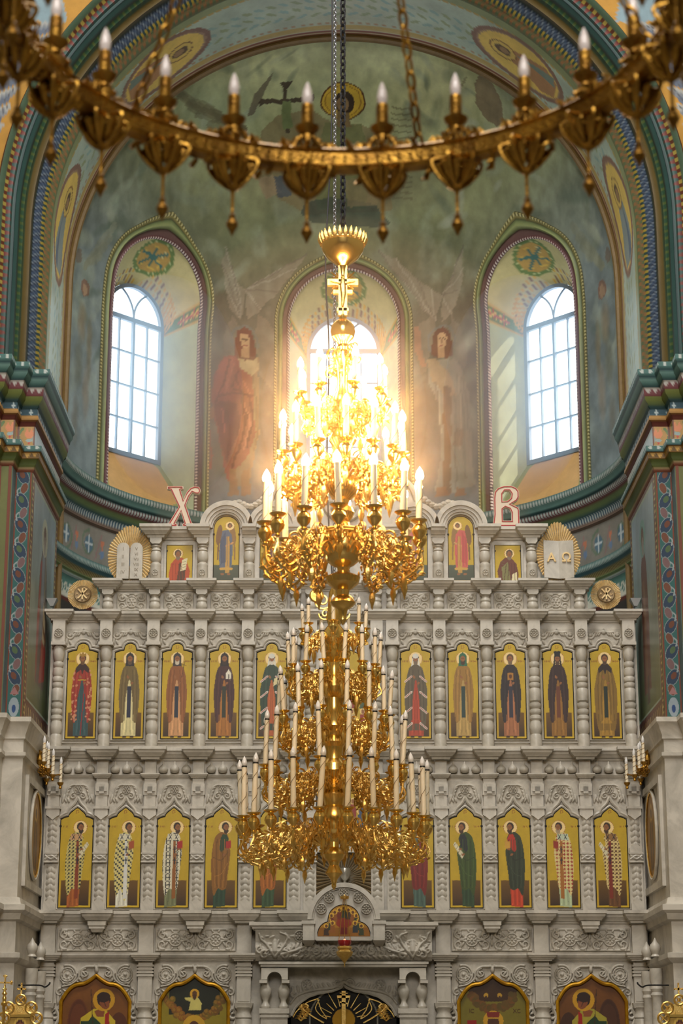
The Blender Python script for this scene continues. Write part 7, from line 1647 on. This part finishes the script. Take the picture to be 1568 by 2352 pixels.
# ------------------------------------------------------------------ wall sconces on the piers
def sconce(sg, lb):
    Y = 36.6; o = thing('wall_sconce', lb, 'sconce', (sg*5.5, Y, zz(1772, Y)))
    z1 = zz(1735, Y)-zz(1772, Y)
    obj('bracket', MB().tube([(0, 0, .22), (-sg*.08, 0, .1), (-sg*.2, 0, .05), (-sg*.3, 0, .14)], .022, 6).lathe([(.0, -.1), (.05, -.05), (.03, .0), (.08, .1), (.03, .2), (.05, .25), (0, .3)], 10, (-sg*.04, 0, .1)).mesh('bracket', M_OLDGOLD), o)
    can = MB().lathe([(.03, 0), (.028, .34)], 10).mesh('candle', M_IVORY); bu = MB().lathe([(.02, 0), (.03, .03), (.026, .07), (.012, .11), (.002, .13)], 10).mesh('bulb', M_BULB, 60)
    sp = MB().tube([(.03*math.cos(a), .03*math.sin(a), .34*q) for q, a in zip(np.linspace(0, 1, 40), np.linspace(0, 2*PI*4, 40))], .004, 4).mesh('gilt_spiral', M_OLDGOLD)
    cup = MB().lathe([(.01, -.12), (.03, -.1), (.02, -.07), (.05, -.03), (.06, 0), (.02, 0)], 10).mesh('candle_cup', M_OLDGOLD)
    for k, (dx, dy, dz) in enumerate(((.10, .55, 0.02), (.14, .2, .18), (.2, -.02, .12), (.16, -.3, .2), (.3, -.1, .0), (.38, .35, -.08))):
        a = obj('arm', MB().tube(cat([(-sg*.04, 0, .1), (-sg*dx*.6, dy*.5, -.04), (-sg*dx, dy*.95, -.02), (-sg*dx, dy, z1-.44+dz)]), .014, 5).tube([(-sg*(dx*.5+p[0]), dy*.5, -.02+p[1]) for p in spiral(0, 0, .06, .01, 0, 1.3, 12)], .01, 4).mesh('arm', M_OLDGOLD), o)
        obj('candle_cup', cup, a, (-sg*dx, dy, z1-.36+dz)); c_ = obj('candle', can, o, (-sg*dx, dy, z1-.36+dz)); obj('bulb', bu, c_, (0, 0, .34)); obj('gilt_spiral', sp, c_)
sconce(-1, 'brass candle sconce on the left marble dado'); sconce(1, 'brass candle sconce on the right marble dado')
# small lamps at the ends of the screen
for sg in (-1, 1):
    s = thing('spotlight', 'small grey spotlight at the %s end of the screen top' % ('left' if sg < 0 else 'right'), 'spotlight', (sg*5.42, YF-.15, zz(1404)))
    obj('stand', MB().tube([(0, 0, 0), (0, 0, .08), (sg*.05, 0, .12)], .012, 5).mesh('stand', M_DSTEEL), s); obj('housing', MB().frust(sg*.02, 0, .08, .22, .03, .06, .1, .1).mesh('housing', mat('grey_metal', S(180, 184, 186), .4, .4)), s)
# iron hooks on the marble sides
for sg in (-1, 1):
    tag(obj('wall_hook', MB().tube(cat([(0, 0, 0), (-sg*.35, 0, 0), (-sg*.45, 0, -.03), (-sg*.52, 0, .02), (-sg*.53, 0, .05)]), .014, 5).mesh('wall_hook', M_DARK), None, (sg*5.5, 35.5, zz(2263, 35.5))), 'thin iron hook on the %s marble side' % ('left' if sg < 0 else 'right'), 'hook')
# ------------------------------------------------------------------ gilded icon cases and processional cross in the bottom corners
def kiot(px, py, Y, lb, face):
    x, y, z = at(px, py, Y); o = thing('icon_case', lb, 'icon case', (x, Y, 0)); m = Y/1.03/FP; zl = z
    # px/py is the middle of the top edge of the inner frame
    W, H = 58*m/2, 1.0
    cs = MB().box(-W, W, 0, .12, 1.0, zl).box(-W*1.1, W*1.1, -.02, .14, .9, 1.0).box(-.25, .25, .0, .14, 0, .9)
    obj('case', cs.mesh('case', M_GOLDR), o)
    fr_ = MB()
    for a in ((-W, W, zl-.04, zl), (-W, -W+.035, 1.0, zl), (W-.035, W, 1.0, zl)): fr_.box(a[0], a[1], -.03, .0, a[2], a[3])
    obj('inner_frame', fr_.mesh('inner_frame', mat('bright_gilt_frame', S(232, 196, 110), .25, .8)), o)
    n1, n2 = 40, 60; X, Z = np.meshgrid(np.linspace(-W+.035, W-.035, n1), np.linspace(1.0, zl-.04, n2), indexing='ij'); c = Cv(X, Z, S(186, 150, 70))
    c.ell(0, zl-.16, .1, .11, S(226, 190, 90)); c.ell(0, zl-.17, .07, .085, S(84, 40, 40)); c.ell(.0, zl-.18, .045, .06, SK); c.poly([(-.12, 1.0), (.12, 1.0), (.12, zl-.3), (.05, zl-.22), (-.05, zl-.22), (-.12, zl-.3)], S(96, 44, 40))
    obj('painted_panel', grid_mesh('painted_panel', np.stack([X, 0*X-.004, Z], -1), M_ICON, c.out()), o)
    crn = MB(); pts = [(-W*1.12, zl)]+[(W*1.12*math.cos(a)*1.0, zl+.0+.17*math.sin(a)) for a in np.linspace(PI, 0, 17)]+[(W*1.12, zl)]
    crn.prism(pts, -.02, .06); obj('crowning', crn.mesh('crowning', M_GOLDR), o)
    for dx, dz, r in ((-W*.95, .1, .085), (W*.85, .1, .085), (0, .22, .075), (W*1.3, -.06, .085), (-W*1.3, -.06, .085)):
        md = MB().tube([(r*math.cos(a), 0, r*math.sin(a)) for a in np.linspace(0, 2*PI, 24, endpoint=False)], .02, 6, True)
        for k in range(4): md.tube([(0, 0, 0), (r*math.cos(k*PI/2+.78), 0, r*math.sin(k*PI/2+.78))], .014, 5)
        md.lathe([(0, -.03), (.03, -.01), (.03, .02), (0, .03)], 8)
        obj('roundel', md.mesh('roundel', M_GOLDR), o, (dx, -.02, zl+dz))
    cr_ = MB().box(-.014, .014, -.01, .01, zl+.28, zl+.46).box(-.055, .055, -.01, .01, zl+.375, zl+.403)
    for q in ((0, .47), (-.06, .389), (.06, .389)): cr_.lathe([(0, -.02), (.02, 0), (0, .02)], 8, (q[0], 0, zl+q[1]))
    obj('top_cross', cr_.mesh('top_cross', M_GOLDR), o)
    return o
kiot(47, 2330, 33.0, 'gilded icon case with roundels and cross beside the left pier', 1)
kiot(1560, 2330, 33.0, 'gilded icon case in the lower right corner by the pier', -1)
pc = thing('processional_cross', 'slender gilded processional cross standing left of the icon case', 'cross', (at(10, 2290, 32.5)[0], 32.5, 0)); zp = lambda py: zz(py, 32.5)
obj('staff', MB().lathe([(.12, 0), (.12, .04), (.03, .1), (.022, .3), (.022, zp(2312)), (.05, zp(2308)), (.05, zp(2304)), (.028, zp(2300)), (.035, zp(2292)), (.02, zp(2287)), (.045, zp(2282)), (.02, zp(2277)), (.014, zp(2262))], 12).mesh('staff', M_GOLD), pc)
fc = MB()
for dx, dz in ((0, 1), (0, -1), (1, 0), (-1, 0)):
    L_ = .1; fc.tube([(0, 0, 0), (dx*L_, 0, dz*L_)], .014, 5)
    for q in (-1, 0, 1):
        a = math.atan2(dz, dx)+q*.75; fc.tube([(dx*L_*.8+.04*math.cos(a)*t, 0, dz*L_*.8+.04*math.sin(a)*t) for t in (0, .6, 1.1)], [.008, .018, .006], 5)
obj('cross_head', fc.mesh('cross_head', M_GOLDR), pc, (0, 0, zp(2257)))

# ------------------------------------------------------------------ haze volumes added to give bloom around the bulbs and apse windows
def haze(label, loc, rad, dens, g, rotz=0., col=(1, 1, 1)):
    m = bpy.data.materials.new('haze'); m.use_nodes = True; nt = m.node_tree; nt.nodes.clear()
    o_ = nt.nodes.new('ShaderNodeOutputMaterial'); vs = nt.nodes.new('ShaderNodeVolumeScatter'); vs.inputs['Density'].default_value = dens; vs.inputs['Anisotropy'].default_value = g
    vs.inputs['Color'].default_value = (*col, 1); nt.links.new(vs.outputs[0], o_.inputs['Volume'])
    mb = MB().lathe([(max(math.sin(a), .001), -math.cos(a)) for a in np.linspace(0, PI, 25)], 40)
    mb.v = [(x*rad[0], y*rad[1], z*rad[2]) for x, y, z in mb.v]
    h = tag(obj('haze', mb.mesh('haze', m), None, loc, (0, 0, rotz)), label, 'haze'); h['kind'] = 'stuff'; return h
haze('warm haze volume added for the bloom around the lit upper chandelier', (XU, YU, zz(985, YU)), (2.1, 2.1, 2.2), .022, .35, col=(1, .82, .58))
haze('dense haze volume added for the bloom close to the lit bulbs', (XU, YU, zz(1010, YU)), (1.15, 1.15, 1.3), .03, .35, col=(1, .84, .62))
for wi, ax in enumerate(WANG):
    haze('pale blue haze volume added for the bloom at the %s apse window' % ('left', 'middle', 'right')[wi], axis_pt(ax, 0, APR-.75, 16.4), (1.9, 1.15, 2.6), .3 if wi != 1 else .1, .65, -ax, (.5, .76, 1))
